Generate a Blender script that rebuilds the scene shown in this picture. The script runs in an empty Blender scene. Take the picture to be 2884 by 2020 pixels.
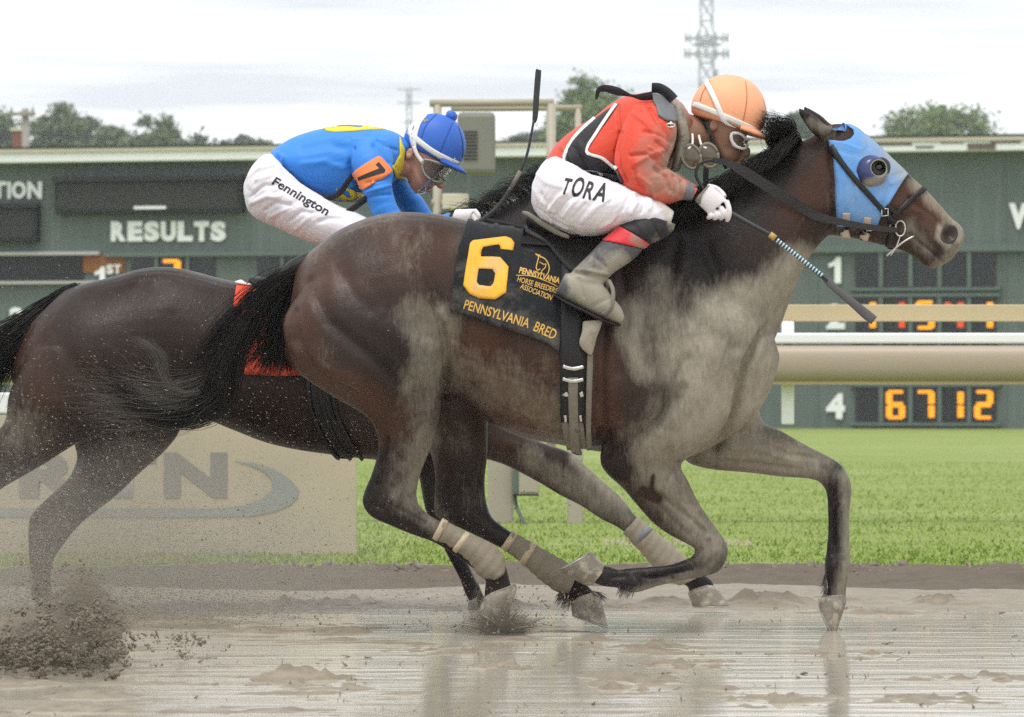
import bpy, bmesh, math, random
import numpy as np
from mathutils import Vector, Matrix
from mathutils.bvhtree import BVHTree

random.seed(7); rng = np.random.default_rng(7)
S = bpy.context.scene
C = S.collection

# ------------------------------------------------------------------ camera
CAM_Y, CAM_Z, FPX, HOR, CX = -18.0, 0.85, 14400.0, 1100.0, 1442.0
cd = bpy.data.cameras.new('camera'); cam = bpy.data.objects.new('camera', cd); C.objects.link(cam)
cam.location = (0, CAM_Y, CAM_Z); cam.rotation_euler = (math.radians(90), 0, 0)
cd.sensor_fit = 'HORIZONTAL'; cd.sensor_width = 36.0
cd.lens = 36.0 * FPX / 2884.0
cd.shift_y = (HOR - 1010.0) / 2884.0
cd.clip_start = 0.5; cd.clip_end = 3000
cd.dof.use_dof = True; cd.dof.focus_distance = 18.0; cd.dof.aperture_fstop = 11.0
S.camera = cam

# ------------------------------------------------------------------ world: bright overcast
W = bpy.data.worlds.new('World'); S.world = W; W.use_nodes = True
nt = W.node_tree; nt.nodes.clear()
def wn(t, **k):
    n = nt.nodes.new(t)
    for a, b in k.items(): setattr(n, a, b)
    return n
SUN_EL, SUN_AZ = math.radians(72), math.radians(200)     # azimuth clockwise from +Y: behind the camera, a little left
sky = wn('ShaderNodeTexSky', sky_type='NISHITA', sun_disc=False)
sky.sun_elevation = SUN_EL; sky.sun_rotation = SUN_AZ
b1 = wn('ShaderNodeBackground'); b1.inputs[1].default_value = 0.10
nt.links.new(sky.outputs[0], b1.inputs[0])
tc = wn('ShaderNodeTexCoord'); sep = wn('ShaderNodeSeparateXYZ')
nt.links.new(tc.outputs['Generated'], sep.inputs[0])
zc = wn('ShaderNodeMath', operation='MAXIMUM'); zc.inputs[1].default_value = 0.03
nt.links.new(sep.outputs['Z'], zc.inputs[0])
cmb = wn('ShaderNodeCombineXYZ')
for ax in 'XY':
    dv = wn('ShaderNodeMath', operation='DIVIDE')
    nt.links.new(sep.outputs[ax], dv.inputs[0]); nt.links.new(zc.outputs[0], dv.inputs[1])
    nt.links.new(dv.outputs[0], cmb.inputs[ax])
nz = wn('ShaderNodeTexNoise'); nz.inputs['Scale'].default_value = 0.33
nz.inputs['Detail'].default_value = 5; nz.inputs['Roughness'].default_value = 0.55
nt.links.new(cmb.outputs[0], nz.inputs['Vector'])
rp = wn('ShaderNodeValToRGB')
rp.color_ramp.elements[0].position = 0.38; rp.color_ramp.elements[0].color = (0.66, 0.70, 0.735, 1)
rp.color_ramp.elements[1].position = 0.62; rp.color_ramp.elements[1].color = (1.10, 1.11, 1.12, 1)
nt.links.new(nz.outputs[0], rp.inputs[0])
b2 = wn('ShaderNodeBackground'); b2.inputs[1].default_value = 1.0
nt.links.new(rp.outputs[0], b2.inputs[0])
mx = wn('ShaderNodeMixShader'); mx.inputs[0].default_value = 0.94
nt.links.new(b1.outputs[0], mx.inputs[1]); nt.links.new(b2.outputs[0], mx.inputs[2])
wo = wn('ShaderNodeOutputWorld'); nt.links.new(mx.outputs[0], wo.inputs[0])

sl = bpy.data.lights.new('sun', 'SUN'); sl.energy = 1.5; sl.angle = math.radians(22); sl.color = (1, 0.97, 0.93)
so = bpy.data.objects.new('sun', sl); C.objects.link(so)
sd = Vector((math.sin(SUN_AZ) * math.cos(SUN_EL), math.cos(SUN_AZ) * math.cos(SUN_EL), math.sin(SUN_EL)))
so.rotation_euler = sd.to_track_quat('Z', 'Y').to_euler()
so.location = (0, 0, 30)

S.view_settings.view_transform = 'Standard'; S.view_settings.look = 'None'
S.view_settings.exposure = 0.46; S.view_settings.gamma = 1.0
S.view_settings.use_curve_mapping = False
S.cycles.use_denoising = False
S.cycles.sample_clamp_indirect = 4.0
S.cycles.max_bounces = 6; S.cycles.diffuse_bounces = 3; S.cycles.glossy_bounces = 3
S.cycles.transparent_max_bounces = 12; S.cycles.transmission_bounces = 6
S.cycles.caustics_reflective = False; S.cycles.caustics_refractive = False
# ------------------------------------------------------------------ helpers
def P(px, py, Y=0.0):
    """a point of the photograph, put at its real depth Y (metres behind the near horse's mid plane)"""
    d = Y - CAM_Y
    return Vector(((px - CX) * d / FPX, Y, CAM_Z + (HOR - py) * d / FPX))

def empty(name, loc=(0, 0, 0)):
    o = bpy.data.objects.new(name, None); C.objects.link(o); o.location = loc; o.empty_display_size = 0.1
    return o
def tag(o, label=None, cat=None, group=None, kind=None):
    if label: o['label'] = label
    if cat: o['category'] = cat
    if group: o['group'] = group
    if kind: o['kind'] = kind
    return o
def obj(name, me, mat=None, parent=None, smooth=True):
    o = bpy.data.objects.new(name, me); C.objects.link(o)
    if mat is not None and len(me.materials) == 0: me.materials.append(mat)
    if parent is not None:
        o.parent = parent
        o.matrix_parent_inverse = Matrix.Translation(-parent.location)
    if smooth and len(me.polygons):
        me.polygons.foreach_set('use_smooth', np.ones(len(me.polygons), dtype=bool))
    return o
def pydata(v, f, name='m'):
    me = bpy.data.meshes.new(name)
    me.from_pydata([tuple(p) for p in v], [], [tuple(q) for q in f]); me.update()
    return me
def merge(parts):
    V, F, n = [], [], 0
    for v, f in parts:
        V += list(v); F += [tuple(i + n for i in q) for q in f]; n += len(v)
    return V, F

def cat_rom(A, sub):
    A = np.asarray(A, float); n = len(A); out = []
    for i in range(n - 1):
        p0, p1, p2, p3 = A[max(i - 1, 0)], A[i], A[i + 1], A[min(i + 2, n - 1)]
        for k in range(sub):
            t = k / sub; t2, t3 = t * t, t * t * t
            out.append(0.5 * ((2 * p1) + (-p0 + p2) * t + (2 * p0 - 5 * p1 + 4 * p2 - p3) * t2 + (-p0 + 3 * p1 - 3 * p2 + p3) * t3))
    out.append(A[-1]); return np.array(out)

def loft(st, n=28, sub=4, e=1.0):
    """st rows: ax ay bx by (pixels of the two outline points) Y half_width [pear]; rings are ellipses across"""
    R = []
    for s in st:
        Y = s[4]; a = P(s[0], s[1], Y); b = P(s[2], s[3], Y)
        R.append([a.x, a.z, b.x, b.z, Y, s[5], s[6] if len(s) > 6 else 0.0])
    R = cat_rom(R, sub); V = []; F = []
    t = np.linspace(0, 2 * np.pi, n, endpoint=False); ct, sn = np.cos(t), np.sin(t)
    if e != 1.0:
        ct = np.sign(ct) * np.abs(ct) ** e; sn = np.sign(sn) * np.abs(sn) ** e
    for r in R:
        cx, cz, ux, uz = (r[0] + r[2]) / 2, (r[1] + r[3]) / 2, (r[0] - r[2]) / 2, (r[1] - r[3]) / 2
        hw = max(r[5], 0.002)
        for k in range(n):
            V.append((cx + ux * ct[k], r[4] + hw * sn[k] * (1 - r[6] * ct[k]), cz + uz * ct[k]))
    m = len(R)
    for i in range(m - 1):
        for k in range(n):
            a = i * n + k; b = i * n + (k + 1) % n
            F.append((a, b, b + n, a + n))
    F.append(tuple(range(n))[::-1]); F.append(tuple(range((m - 1) * n, m * n)))
    return V, F

def tube(pts, rad, n=10, sub=4, cap=True, flat=None):
    """tube along world points; rad scalar or list; flat=(scale) squashes across the second axis"""
    pts = np.array([tuple(p) for p in pts], float)
    if np.isscalar(rad): rad = [rad] * len(pts)
    A = cat_rom(np.column_stack([pts, rad]), sub) if sub > 1 else np.column_stack([pts, rad])
    V, F = [], []; up = None
    for i in range(len(A)):
        d = A[min(i + 1, len(A) - 1), :3] - A[max(i - 1, 0), :3]; d /= (np.linalg.norm(d) + 1e-9)
        if up is None:
            up = np.array([0, 1, 0.0]) if abs(d[1]) < 0.9 else np.array([1.0, 0, 0])
        up = up - d * up.dot(d); up /= (np.linalg.norm(up) + 1e-9)
        s = np.cross(d, up)
        for k in range(n):
            a = 2 * math.pi * k / n
            V.append(tuple(A[i, :3] + A[i, 3] * (math.cos(a) * up * (flat or 1.0) + math.sin(a) * s)))
    m = len(A)
    for i in range(m - 1):
        for k in range(n):
            a = i * n + k; b = i * n + (k + 1) % n
            F.append((a, b, b + n, a + n))
    if cap: F.append(tuple(range(n))[::-1]); F.append(tuple(range((m - 1) * n, m * n)))
    return V, F

def box(x0, x1, y0, y1, z0, z1):
    V = [(x, y, z) for z in (z0, z1) for y in (y0, y1) for x in (x0, x1)]
    return V, [(0, 2, 3, 1), (4, 5, 7, 6), (0, 1, 5, 4), (2, 6, 7, 3), (0, 4, 6, 2), (1, 3, 7, 5)]
def bev(me, w, seg=2):
    bm = bmesh.new(); bm.from_mesh(me)
    bmesh.ops.bevel(bm, geom=list(bm.edges), offset=w, segments=seg, affect='EDGES', profile=0.5)
    bm.to_mesh(me); bm.free(); me.update(); return me
def boxm(x0, x1, y0, y1, z0, z1, b=0.0, name='m'):
    me = pydata(*box(x0, x1, y0, y1, z0, z1), name)
    if b: bev(me, b)
    return me
def ellipsoid(c, r, nu=20, nv=14, rot=None):
    V, F = [], []
    for j in range(nv + 1):
        a = math.pi * j / nv
        for i in range(nu):
            b = 2 * math.pi * i / nu
            V.append(Vector((r[0] * math.sin(a) * math.cos(b), r[1] * math.sin(a) * math.sin(b), r[2] * math.cos(a))))
    for j in range(nv):
        for i in range(nu):
            a = j * nu + i; b = j * nu + (i + 1) % nu
            F.append((a, a + nu, b + nu, b))
    M = rot if rot is not None else Matrix.Identity(3)
    return [tuple(M @ v + Vector(c)) for v in V], F

def remesh(parts, voxel, smooth=6, name='body', fac=0.5):
    V, F = merge(parts)
    me = pydata(V, F, name); o = bpy.data.objects.new('tmp', me); C.objects.link(o)
    r = o.modifiers.new('r', 'REMESH'); r.mode = 'VOXEL'; r.voxel_size = voxel; r.adaptivity = 0
    if smooth:
        s = o.modifiers.new('s', 'SMOOTH'); s.factor = fac; s.iterations = smooth
    dg = bpy.context.evaluated_depsgraph_get()
    out = bpy.data.meshes.new_from_object(o.evaluated_get(dg)); out.name = name
    bpy.data.objects.remove(o); bpy.data.meshes.remove(me)
    return out
def get_co(me):
    a = np.empty(len(me.vertices) * 3); me.vertices.foreach_get('co', a); return a.reshape(-1, 3)
def get_no(me):
    a = np.empty(len(me.vertices) * 3); me.vertices.foreach_get('normal', a); return a.reshape(-1, 3)
def set_co(me, co):
    me.vertices.foreach_set('co', co.ravel()); me.update()
def pl_dist(co, pts, Y):
    """distance in the side view (x, z) from each vertex to a pixel polyline at depth Y, in pixels of the photo"""
    q = np.array([[P(*p, Y).x, P(*p, Y).z] for p in pts]); X = co[:, [0, 2]]
    if len(q) == 1: d = np.linalg.norm(X - q[0], axis=1)
    else:
        d = np.full(len(X), 1e9)
        for a, b in zip(q[:-1], q[1:]):
            ab = b - a; t = np.clip(((X - a) @ ab) / (ab @ ab + 1e-12), 0, 1)
            d = np.minimum(d, np.linalg.norm(X - (a + t[:, None] * ab), axis=1))
    return d * FPX / (Y - CAM_Y)
def sculpt(me, strokes, Y=0.0, ymax=None, sides='near', smooth=0):
    """strokes: (polyline pixels, width px, amplitude m [, ylo, yhi]) - ridges (+) and grooves (-) along the normal"""
    co = get_co(me); no = get_no(me); tot = np.zeros(len(co))
    for s in strokes:
        pts, w, amp = s[0], s[1], s[2]
        d = pl_dist(co, pts, Y); g = amp * np.exp(-(d / w) ** 2)
        if len(s) > 3: g = g * ((co[:, 1] > s[3]) & (co[:, 1] < s[4]))
        tot += g
    f = np.clip(np.abs(no[:, 1]) * 1.6, 0, 1)
    if sides == 'near': f = f * (no[:, 1] < 0.1)
    co = co + no * (tot * f)[:, None]
    set_co(me, co)
def paint(me, name, blobs, Y=0.0, base=0.0, sides='both', jit=None):
    """float attribute from soft blobs: (polyline px, radius px, value)"""
    co = get_co(me); no = get_no(me); v = np.full(len(co), base)
    for s in blobs:
        pts, w, val = s[0], s[1], s[2]
        d = pl_dist(co, pts, Y); k = np.exp(-(d / (w * 1.08)) ** 2.4)
        if len(s) > 3: k = k * ((co[:, 1] > s[3]) & (co[:, 1] < s[4]))
        v = v * (1 - k) + val * k
    a = me.attributes.get(name) or me.attributes.new(name, 'FLOAT', 'POINT')
    a.data.foreach_set('value', v.astype(np.float32)); return v
def bvh_of(me):
    co = [v.co.copy() for v in me.vertices]
    return BVHTree.FromPolygons(co, [tuple(p.vertices) for p in me.polygons])
def drape_pt(bvh, x, z, off, side=-1, ylim=None):
    h = bvh.ray_cast(Vector((x, side * 6, z)), Vector((0, -side, 0)))
    if h[0] is None or (ylim is not None and side * h[0].y < side * ylim and False):
        h = bvh.find_nearest(Vector((x, side * 0.05, z)))
    p, n = h[0], h[1]
    if n.y * side < 0: n = -n
    return p + n * off
def drape_mesh(V2, F, bvh, off, thick, side=-1, Yg=-0.2, px=True, relax=0):
    """flat pixel-space polygon mesh laid on a surface as a thin closed shell"""
    n = len(V2); out = []; inn = []
    for (a, b) in V2:
        if px: q = P(a, b, Yg); x, z = q.x, q.z
        else: x, z = a, b
        h = bvh.ray_cast(Vector((x, Yg + side * 4, z)), Vector((0, -side, 0)))
        if h[0] is None: h = bvh.find_nearest(Vector((x, Yg, z)))
        p, nn = h[0], h[1]
        if nn.y * side < -0.2: nn = -nn
        out.append(p + nn * (off + thick)); inn.append(p + nn * (off - 0.0015))
    ed = {}
    for f in F:
        for i in range(len(f)):
            e = (f[i], f[(i + 1) % len(f)])
            ed[e] = 1
    FF = [tuple(f) for f in F] + [tuple(i + n for i in f[::-1]) for f in F]
    for (a, b) in ed:
        if (b, a) not in ed: FF.append((b, a, a + n, b + n))
    return out + inn, FF
def strip2(pts, w, n=None, m=3, sub=6):
    """flat ribbon mesh in pixel space along a polyline"""
    ww = w if not np.isscalar(w) else [w] * len(pts)
    A = cat_rom([list(p) + [q] for p, q in zip(pts, ww)], sub); V = []; F = []
    for i in range(len(A)):
        d = A[min(i + 1, len(A) - 1), :2] - A[max(i - 1, 0), :2]; d /= np.linalg.norm(d) + 1e-9
        nrm = np.array([-d[1], d[0]])
        for k in range(m + 1): V.append(tuple(A[i, :2] + nrm * A[i, 2] * (k / m - 0.5)))
    for i in range(len(A) - 1):
        for k in range(m):
            a = i * (m + 1) + k
            F.append((a, a + 1, a + m + 2, a + m + 1))
    return V, F
def poly2(pts, size, holes=()):
    """triangulated, evenly subdivided flat polygon in pixel space"""
    bm = bmesh.new(); es = []
    for loop in [pts] + list(holes):
        vs = [bm.verts.new((p[0], p[1], 0)) for p in loop]
        es += [bm.edges.new((vs[i], vs[(i + 1) % len(vs)])) for i in range(len(vs))]
    bmesh.ops.triangle_fill(bm, edges=es, use_beauty=True)
    for _ in range(7):
        le = [e for e in bm.edges if e.calc_length() > size]
        if not le: break
        bmesh.ops.subdivide_edges(bm, edges=le, cuts=1)
        bmesh.ops.triangulate(bm, faces=[f for f in bm.faces if len(f.verts) > 3])
    bmesh.ops.beautify_fill(bm, faces=list(bm.faces), edges=[e for e in bm.edges if not e.is_boundary])
    for f in bm.faces:
        f.normal_update()
        if f.normal.z > 0: f.normal_flip()
    bm.verts.index_update()
    V = [(v.co.x, v.co.y) for v in bm.verts]; F = [tuple(v.index for v in f.verts) for f in bm.faces]
    bm.free(); return V, F
def text_mesh(s, bold=0.0, extrude=0.0, res=4, shear=0.0, spacing=1.0):
    cu = bpy.data.curves.new('t', 'FONT'); cu.body = s; cu.offset = bold; cu.extrude = extrude
    cu.resolution_u = res; cu.shear = shear; cu.space_character = spacing; cu.fill_mode = 'BOTH' if extrude else 'FRONT'
    o = bpy.data.objects.new('t', cu); C.objects.link(o)
    dg = bpy.context.evaluated_depsgraph_get(); me = bpy.data.meshes.new_from_object(o.evaluated_get(dg))
    bpy.data.objects.remove(o); bpy.data.curves.remove(cu); return me
def text2(s, p0, p1, height, bold=0.0, size=12, squeeze=None, shear=0.0, warp=None):
    """text laid out in pixel space with its baseline from p0 to p1 and given cap height; returns flat mesh"""
    me = text_mesh(s, bold, shear=shear); co = get_co(me)
    mn, mxx = co[:, 0].min(), co[:, 0].max(); h = co[:, 1].max()
    bm = bmesh.new(); bm.from_mesh(me)
    bmesh.ops.triangulate(bm, faces=list(bm.faces))
    L = math.hypot(p1[0] - p0[0], p1[1] - p0[1]); ux, uy = (p1[0] - p0[0]) / L, (p1[1] - p0[1]) / L
    for v in bm.verts:
        a = (v.co.x - mn) / (mxx - mn) * L; b = v.co.y / h * height
        x, y = p0[0] + ux * a + uy * b, p0[1] + uy * a - ux * b
        if warp: x, y = warp(x, y)
        v.co = (x, y, 0)
    for _ in range(4):
        le = [e for e in bm.edges if e.calc_length() > size]
        if not le: break
        bmesh.ops.subdivide_edges(bm, edges=le, cuts=1)
        bmesh.ops.triangulate(bm, faces=[f for f in bm.faces if len(f.verts) > 3])
    bmesh.ops.remove_doubles(bm, verts=list(bm.verts), dist=0.05)
    for f in bm.faces:
        f.normal_update()
        if f.normal.z > 0: f.normal_flip()
    bm.verts.index_update()
    V = [(v.co.x, v.co.y) for v in bm.verts]; F = [tuple(v.index for v in f.verts) for f in bm.faces]
    bm.free(); bpy.data.meshes.remove(me); return V, F
def strands(curves, r0, r1=0.15, sides=3):
    """curves (n, k, 3): tapering hairs as one mesh"""
    A = np.asarray(curves); n, k, _ = A.shape
    d = np.gradient(A, axis=1); d /= np.linalg.norm(d, axis=2, keepdims=True) + 1e-9
    ref = np.tile(np.array([0.13, 1.0, 0.21]), (n, k, 1)); s = np.cross(d, ref); s /= np.linalg.norm(s, axis=2, keepdims=True) + 1e-9
    u = np.cross(s, d); r0 = np.broadcast_to(np.asarray(r0, float), (n,))
    taper = np.interp(np.linspace(0, 1, k), [0, 0.6, 1], [1, 0.85, r1])
    V = []
    for j in range(sides):
        a = 2 * np.pi * j / sides
        V.append(A + (math.cos(a) * s + math.sin(a) * u) * (r0[:, None] * taper[None])[..., None])
    V = np.stack(V, axis=2).reshape(-1, 3)
    i, q, j = np.meshgrid(np.arange(n), np.arange(k - 1), np.arange(sides), indexing='ij')
    a = (i * k + q) * sides + j; b = (i * k + q) * sides + (j + 1) % sides
    F = np.stack([a, b, b + sides, a + sides], axis=-1).reshape(-1, 4)
    me = bpy.data.meshes.new('hair'); me.vertices.add(len(V)); me.vertices.foreach_set('co', V.ravel())
    me.loops.add(F.size); me.loops.foreach_set('vertex_index', F.ravel().astype(np.int32))
    me.polygons.add(len(F)); me.polygons.foreach_set('loop_start', np.arange(0, F.size, 4, dtype=np.int32))
    me.update(calc_edges=True); me.validate(); return me

# ------------------------------------------------------------------ materials
MATS = {}
class NB:
    def __init__(s, name):
        s.m = bpy.data.materials.new(name); s.m.use_nodes = True; s.t = s.m.node_tree
        s.b = s.t.nodes['Principled BSDF']; s.o = s.t.nodes['Material Output']; MATS[name] = s.m
    def n(s, t, ins=None, **k):
        x = s.t.nodes.new(t)
        for a, b in k.items(): setattr(x, a, b)
        for a, b in (ins or {}).items(): s.set(x, a, b)
        return x
    def set(s, x, a, b):
        i = x.inputs[a]
        if isinstance(b, bpy.types.NodeSocket): s.t.links.new(b, i)
        else: i.default_value = (tuple(b) + (1,)) if (isinstance(b, (tuple, list)) and len(b) == 3 and i.type == 'RGBA') else b
    def P(s, **k):
        for a, b in k.items(): s.set(s.b, a.replace('_', ' '), b)
    def coord(s, kind='Object', scale=(1, 1, 1)):
        c = s.n('ShaderNodeTexCoord'); m = s.n('ShaderNodeMapping', {'Vector': c.outputs[kind], 'Scale': Vector(scale)}); return m.outputs[0]
    def noise(s, scale, detail=4, rough=0.55, vec=None, dist=0.0):
        x = s.n('ShaderNodeTexNoise', {'Scale': scale, 'Detail': detail, 'Roughness': rough, 'Distortion': dist})
        s.set(x, 'Vector', vec if vec is not None else s.coord()); return x.outputs[0]
    def ramp(s, f, stops):
        r = s.n('ShaderNodeValToRGB', {0: f}); e = r.color_ramp.elements
        while len(e) < len(stops): e.new(0.5)
        for q, (p, c) in zip(e, stops): q.position = p; q.color = (tuple(c) + (1,)) if isinstance(c, (tuple, list)) else (c, c, c, 1)
        return r.outputs[0]
    def mix(s, f, a, b, mode='MIX'):
        m = s.n('ShaderNodeMix', data_type='RGBA', blend_type=mode); s.set(m, 0, f); s.set(m, 6, a); s.set(m, 7, b); return m.outputs[2]
    def math(s, op, a, b=0.0, c=None, clamp=False):
        m = s.n('ShaderNodeMath', operation=op, use_clamp=clamp); s.set(m, 0, a); s.set(m, 1, b)
        if c is not None: s.set(m, 2, c)
        return m.outputs[0]
    def attr(s, name):
        return s.n('ShaderNodeAttribute', attribute_name=name).outputs['Fac']
    def bump(s, h, strength=0.3, dist=0.01):
        x = s.n('ShaderNodeBump', {'Height': h, 'Strength': strength, 'Distance': dist}); s.set(s.b, 'Normal', x.outputs[0]); return x.outputs[0]
MUD = (0.375, 0.337, 0.262)
def crinkle(me, amp, f1, f2, ang, seed, thr=.0):
    """ridged cloth wrinkles running along one direction of the side view"""
    co = get_co(me); no = get_no(me); ca, sa = math.cos(ang), math.sin(ang); u, v = co[:, 0] * ca + co[:, 2] * sa + co[:, 1] * .6, -co[:, 0] * sa + co[:, 2] * ca + co[:, 1] * .3
    n = fbm(u * f1 + 40, v * f2 + 40, seed, 4); m = np.clip(fbm(u * 5 + 20, v * 5 + 20, seed + 50, 2) * 3 + .6 - thr, 0, 1)
    set_co(me, co + no * (amp * (1 - np.abs(n) * 5.5) * m)[:, None])
def simple(name, col, rough=0.5, spec=0.5, metal=0.0, var=0.15, vs=30.0, bump=0.0, bs=80.0, mud=0.0, muds=14.0, coat=0.0):
    b = NB(name); f = b.noise(vs, 4)
    c = b.mix(f, tuple(x * (1 - var) for x in col), tuple(min(1, x * (1 + var)) for x in col))
    r = b.math('ADD', b.math('MULTIPLY', f, 0.2), rough - 0.1)
    if mud:
        k = b.ramp(b.noise(muds, 6, 0.65), [(1 - mud - 0.06, 0.0), (1 - mud + 0.06, 1.0)])
        c = b.mix(k, c, MUD); r = b.math('MAXIMUM', r, b.math('MULTIPLY', k, 0.6))
    b.P(Base_Color=c, Roughness=r, Metallic=metal, Specular_IOR_Level=spec)
    if coat: b.P(Coat_Weight=coat, Coat_Roughness=0.2)
    if bump: b.bump(b.noise(bs, 5), bump, 0.004)
    return b.m
# ------------------------------------------------------------------ ground
def vnoise(x, y, seed):
    """smooth value noise on arrays"""
    g = np.random.default_rng(seed).random((256, 256)); xi = np.floor(x).astype(int); yi = np.floor(y).astype(int)
    fx, fy = x - xi, y - yi; fx = fx * fx * (3 - 2 * fx); fy = fy * fy * (3 - 2 * fy)
    a, b, c, d = g[xi % 256, yi % 256], g[(xi + 1) % 256, yi % 256], g[xi % 256, (yi + 1) % 256], g[(xi + 1) % 256, (yi + 1) % 256]
    return (a * (1 - fx) + b * fx) * (1 - fy) + (c * (1 - fx) + d * fx) * fy
def fbm(x, y, seed, oct=5, gain=0.55):
    s, a, t = 0, 1.0, 0
    for i in range(oct): s = s + a * vnoise(x * 2 ** i, y * 2 ** i, seed + i); t += a; a *= gain
    return s / t - 0.5
def gridmesh(xs, ys, Z):
    X, Y = np.meshgrid(xs, ys, indexing='ij'); V = np.stack([X, Y, Z], -1).reshape(-1, 3); n, m = len(xs), len(ys)
    i, j = np.meshgrid(np.arange(n - 1), np.arange(m - 1), indexing='ij'); a = i * m + j
    F = np.stack([a, a + m, a + m + 1, a + 1], -1).reshape(-1, 4)
    me = bpy.data.meshes.new('g'); me.vertices.add(len(V)); me.vertices.foreach_set('co', V.ravel())
    me.loops.add(F.size); me.loops.foreach_set('vertex_index', F.ravel().astype(np.int32))
    me.polygons.add(len(F)); me.polygons.foreach_set('loop_start', np.arange(0, F.size, 4, dtype=np.int32))
    me.update(calc_edges=True); return me
b = NB('track_mud')
mv = b.coord(scale=(0.6, 1, 1))
n1, n2, n3 = b.noise(3.0, 6, .6, mv), b.noise(22, 6, .65, mv), b.noise(110, 4, .6, mv)
c = b.mix(n1, (0.185, 0.150, 0.102), (0.315, 0.262, 0.186)); c = b.mix(b.ramp(n2, [(.42, .0), (.75, .75)]), c, (0.105, 0.082, 0.058))
geo = b.n('ShaderNodeNewGeometry'); sz = b.n('ShaderNodeSeparateXYZ', {0: geo.outputs['Position']})
hi = b.ramp(b.math('ADD', b.math('MULTIPLY', sz.outputs[2], 14.0), b.math('MULTIPLY', n2, .4)), [(.45, 0.0), (.95, .7)])
c = b.mix(hi, c, (0.115, 0.092, 0.066))
b.P(Base_Color=c, Roughness=b.math('ADD', .34, b.math('MULTIPLY', n2, .42)), Specular_IOR_Level=.5)
b.bump(b.math('ADD', b.math('MULTIPLY', n2, .8), b.math('MULTIPLY', n3, .4)), .7, .012); MUDM = b.m
b = NB('muddy_water')
wv = b.coord(scale=(0.22, 1, 1)); r1, r2 = b.noise(11, 3, .5, wv), b.noise(5, 3, .5, wv)
b.P(Base_Color=b.mix(r2, (0.42, 0.37, 0.295), (0.52, 0.47, 0.39)), Roughness=.10, Specular_IOR_Level=.8, IOR=1.55)
b.bump(b.math('ADD', b.math('MULTIPLY', r1, .6), r2), .30, .012); WATERM = b.m
b = NB('turf')
g1, g2, g3 = b.noise(0.35, 5, .6), b.noise(4, 5, .65, b.coord(scale=(.45, 1, 1))), b.noise(60, 4, .6, b.coord(scale=(.5, 1, 1)))
c = b.mix(g2, (0.19, 0.25, 0.048), (0.34, 0.41, 0.115)); c = b.mix(b.ramp(g1, [(.42, 0.0), (.68, .8)]), c, (0.40, 0.44, 0.17)); c = b.mix(b.ramp(b.noise(.9, 5, .65, b.coord(scale=(.4, 1, 1))), [(.45, 0.0), (.7, .5)]), c, (0.15, 0.21, 0.03)); c = b.mix(b.math('MULTIPLY', g3, .45), c, (0.12, 0.17, 0.03))
b.P(Base_Color=c, Roughness=.75, Specular_IOR_Level=.2); b.bump(g3, .8, .03); TURF = b.m

xs, ys = np.concatenate([np.arange(-4.2, -2.5, .06), np.arange(-2.5, 2.5, .015), np.arange(2.5, 4.21, .06)]), np.arange(-6.0, 6.61, .017)
X, Y = np.meshgrid(xs, ys, indexing='ij')
# nearly flat, wet and rolled; water stands in the shallow hollows, thrown clods lie on it
Z = .0065 * fbm(X * .5 + 3, Y * .8, 21, 4) + .0050 * fbm(X * 1.6, Y * 4.0, 31, 5) + .0052 * np.abs(fbm(X * 6, Y * 8, 41, 3)) * 2 + .0044 * fbm(X * 2.6, Y * 4.5, 45, 4) - .0018
rough = .55 + 2.4 * np.abs(fbm(X * 11, Y * 11, 46, 3))
wet = np.clip((X + 1.3) / 1.2, 0, 1) * np.clip((2.0 - Y) / .5, 0, 1)         # standing water lies mostly right of the middle
Z += .0030 - .0058 * wet - .0022 * np.clip((1.0 - Y) / 2, 0, 1) * (1 - wet) + .006 * np.clip((Y - 2.0) / .6, 0, 1)
cl = np.clip(fbm(X * 1.7, Y * 3.4, 51, 5) - .19, 0, 1); Z += cl * .15 * rough * np.clip((4 - Y) / 2, 0.25, 1)      # thrown clods
rg = np.exp(-((Y - 2.25 - .25 * fbm(X * 1.2, X * 0 + 2, 61, 3)) / .22) ** 2); Z += rg * rough * (.003 + .24 * np.clip(fbm(X * 3.0, Y * 5, 71, 5) - .03, 0, 1)) * np.clip((X + .6) / 1.5, .35, 1)
for i, (x, y) in enumerate([(-2.15, -3.5), (-1.45, -2.6), (.28, -3.4), (.02, -2.2), (.55, -2.2), (1.4, -2.9), (1.1, -1.6), (-.6, -3.0), (.72, -4.0), (1.15, -3.9), (-1.55, .8), (-.85, 2.3), (-.62, 2.4), (.45, -1.2), (1.75, -2.2), (.36, -2.9), (-.2, -1.3)]):
    d2 = ((X - x) / .15) ** 2 + ((Y - y) / .26) ** 2; Z += np.exp(-d2) * np.clip(.10 * (fbm(X * 19, Y * 14, 80 + i, 4) + .02), 0, 1) * rough
Z += np.clip((Y - 4.6) / 1.6, 0, 1) * .02
tag(obj('track', gridmesh(xs, ys, Z), MUDM), kind='structure')
tag(obj('ground', pydata([(-400, -60, -.10), (400, -60, -.10), (400, 900, -.10), (-400, 900, -.10)], [(0, 1, 2, 3)]), MUDM), kind='structure')
tag(obj('puddle_water', gridmesh(np.linspace(-4.2, 4.2, 8), np.linspace(-6.6, 3.4, 8), np.zeros((8, 8)) + .0), WATERM), 'thin muddy standing water lying in the hollows of the track', 'water', kind='structure')
gy = np.concatenate([np.arange(4.9, 12, .07), np.linspace(12.2, 60, 60), np.linspace(70, 900, 20)])
gx = np.concatenate([np.linspace(-400, -12, 14), np.arange(-6, 6.01, .07), np.linspace(12, 400, 14)])
X, Y = np.meshgrid(gx, gy, indexing='ij')
edge = 5.55 + .9 * fbm(X * .9, X * 0 + 5, 91, 5) + .05 * X
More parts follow.
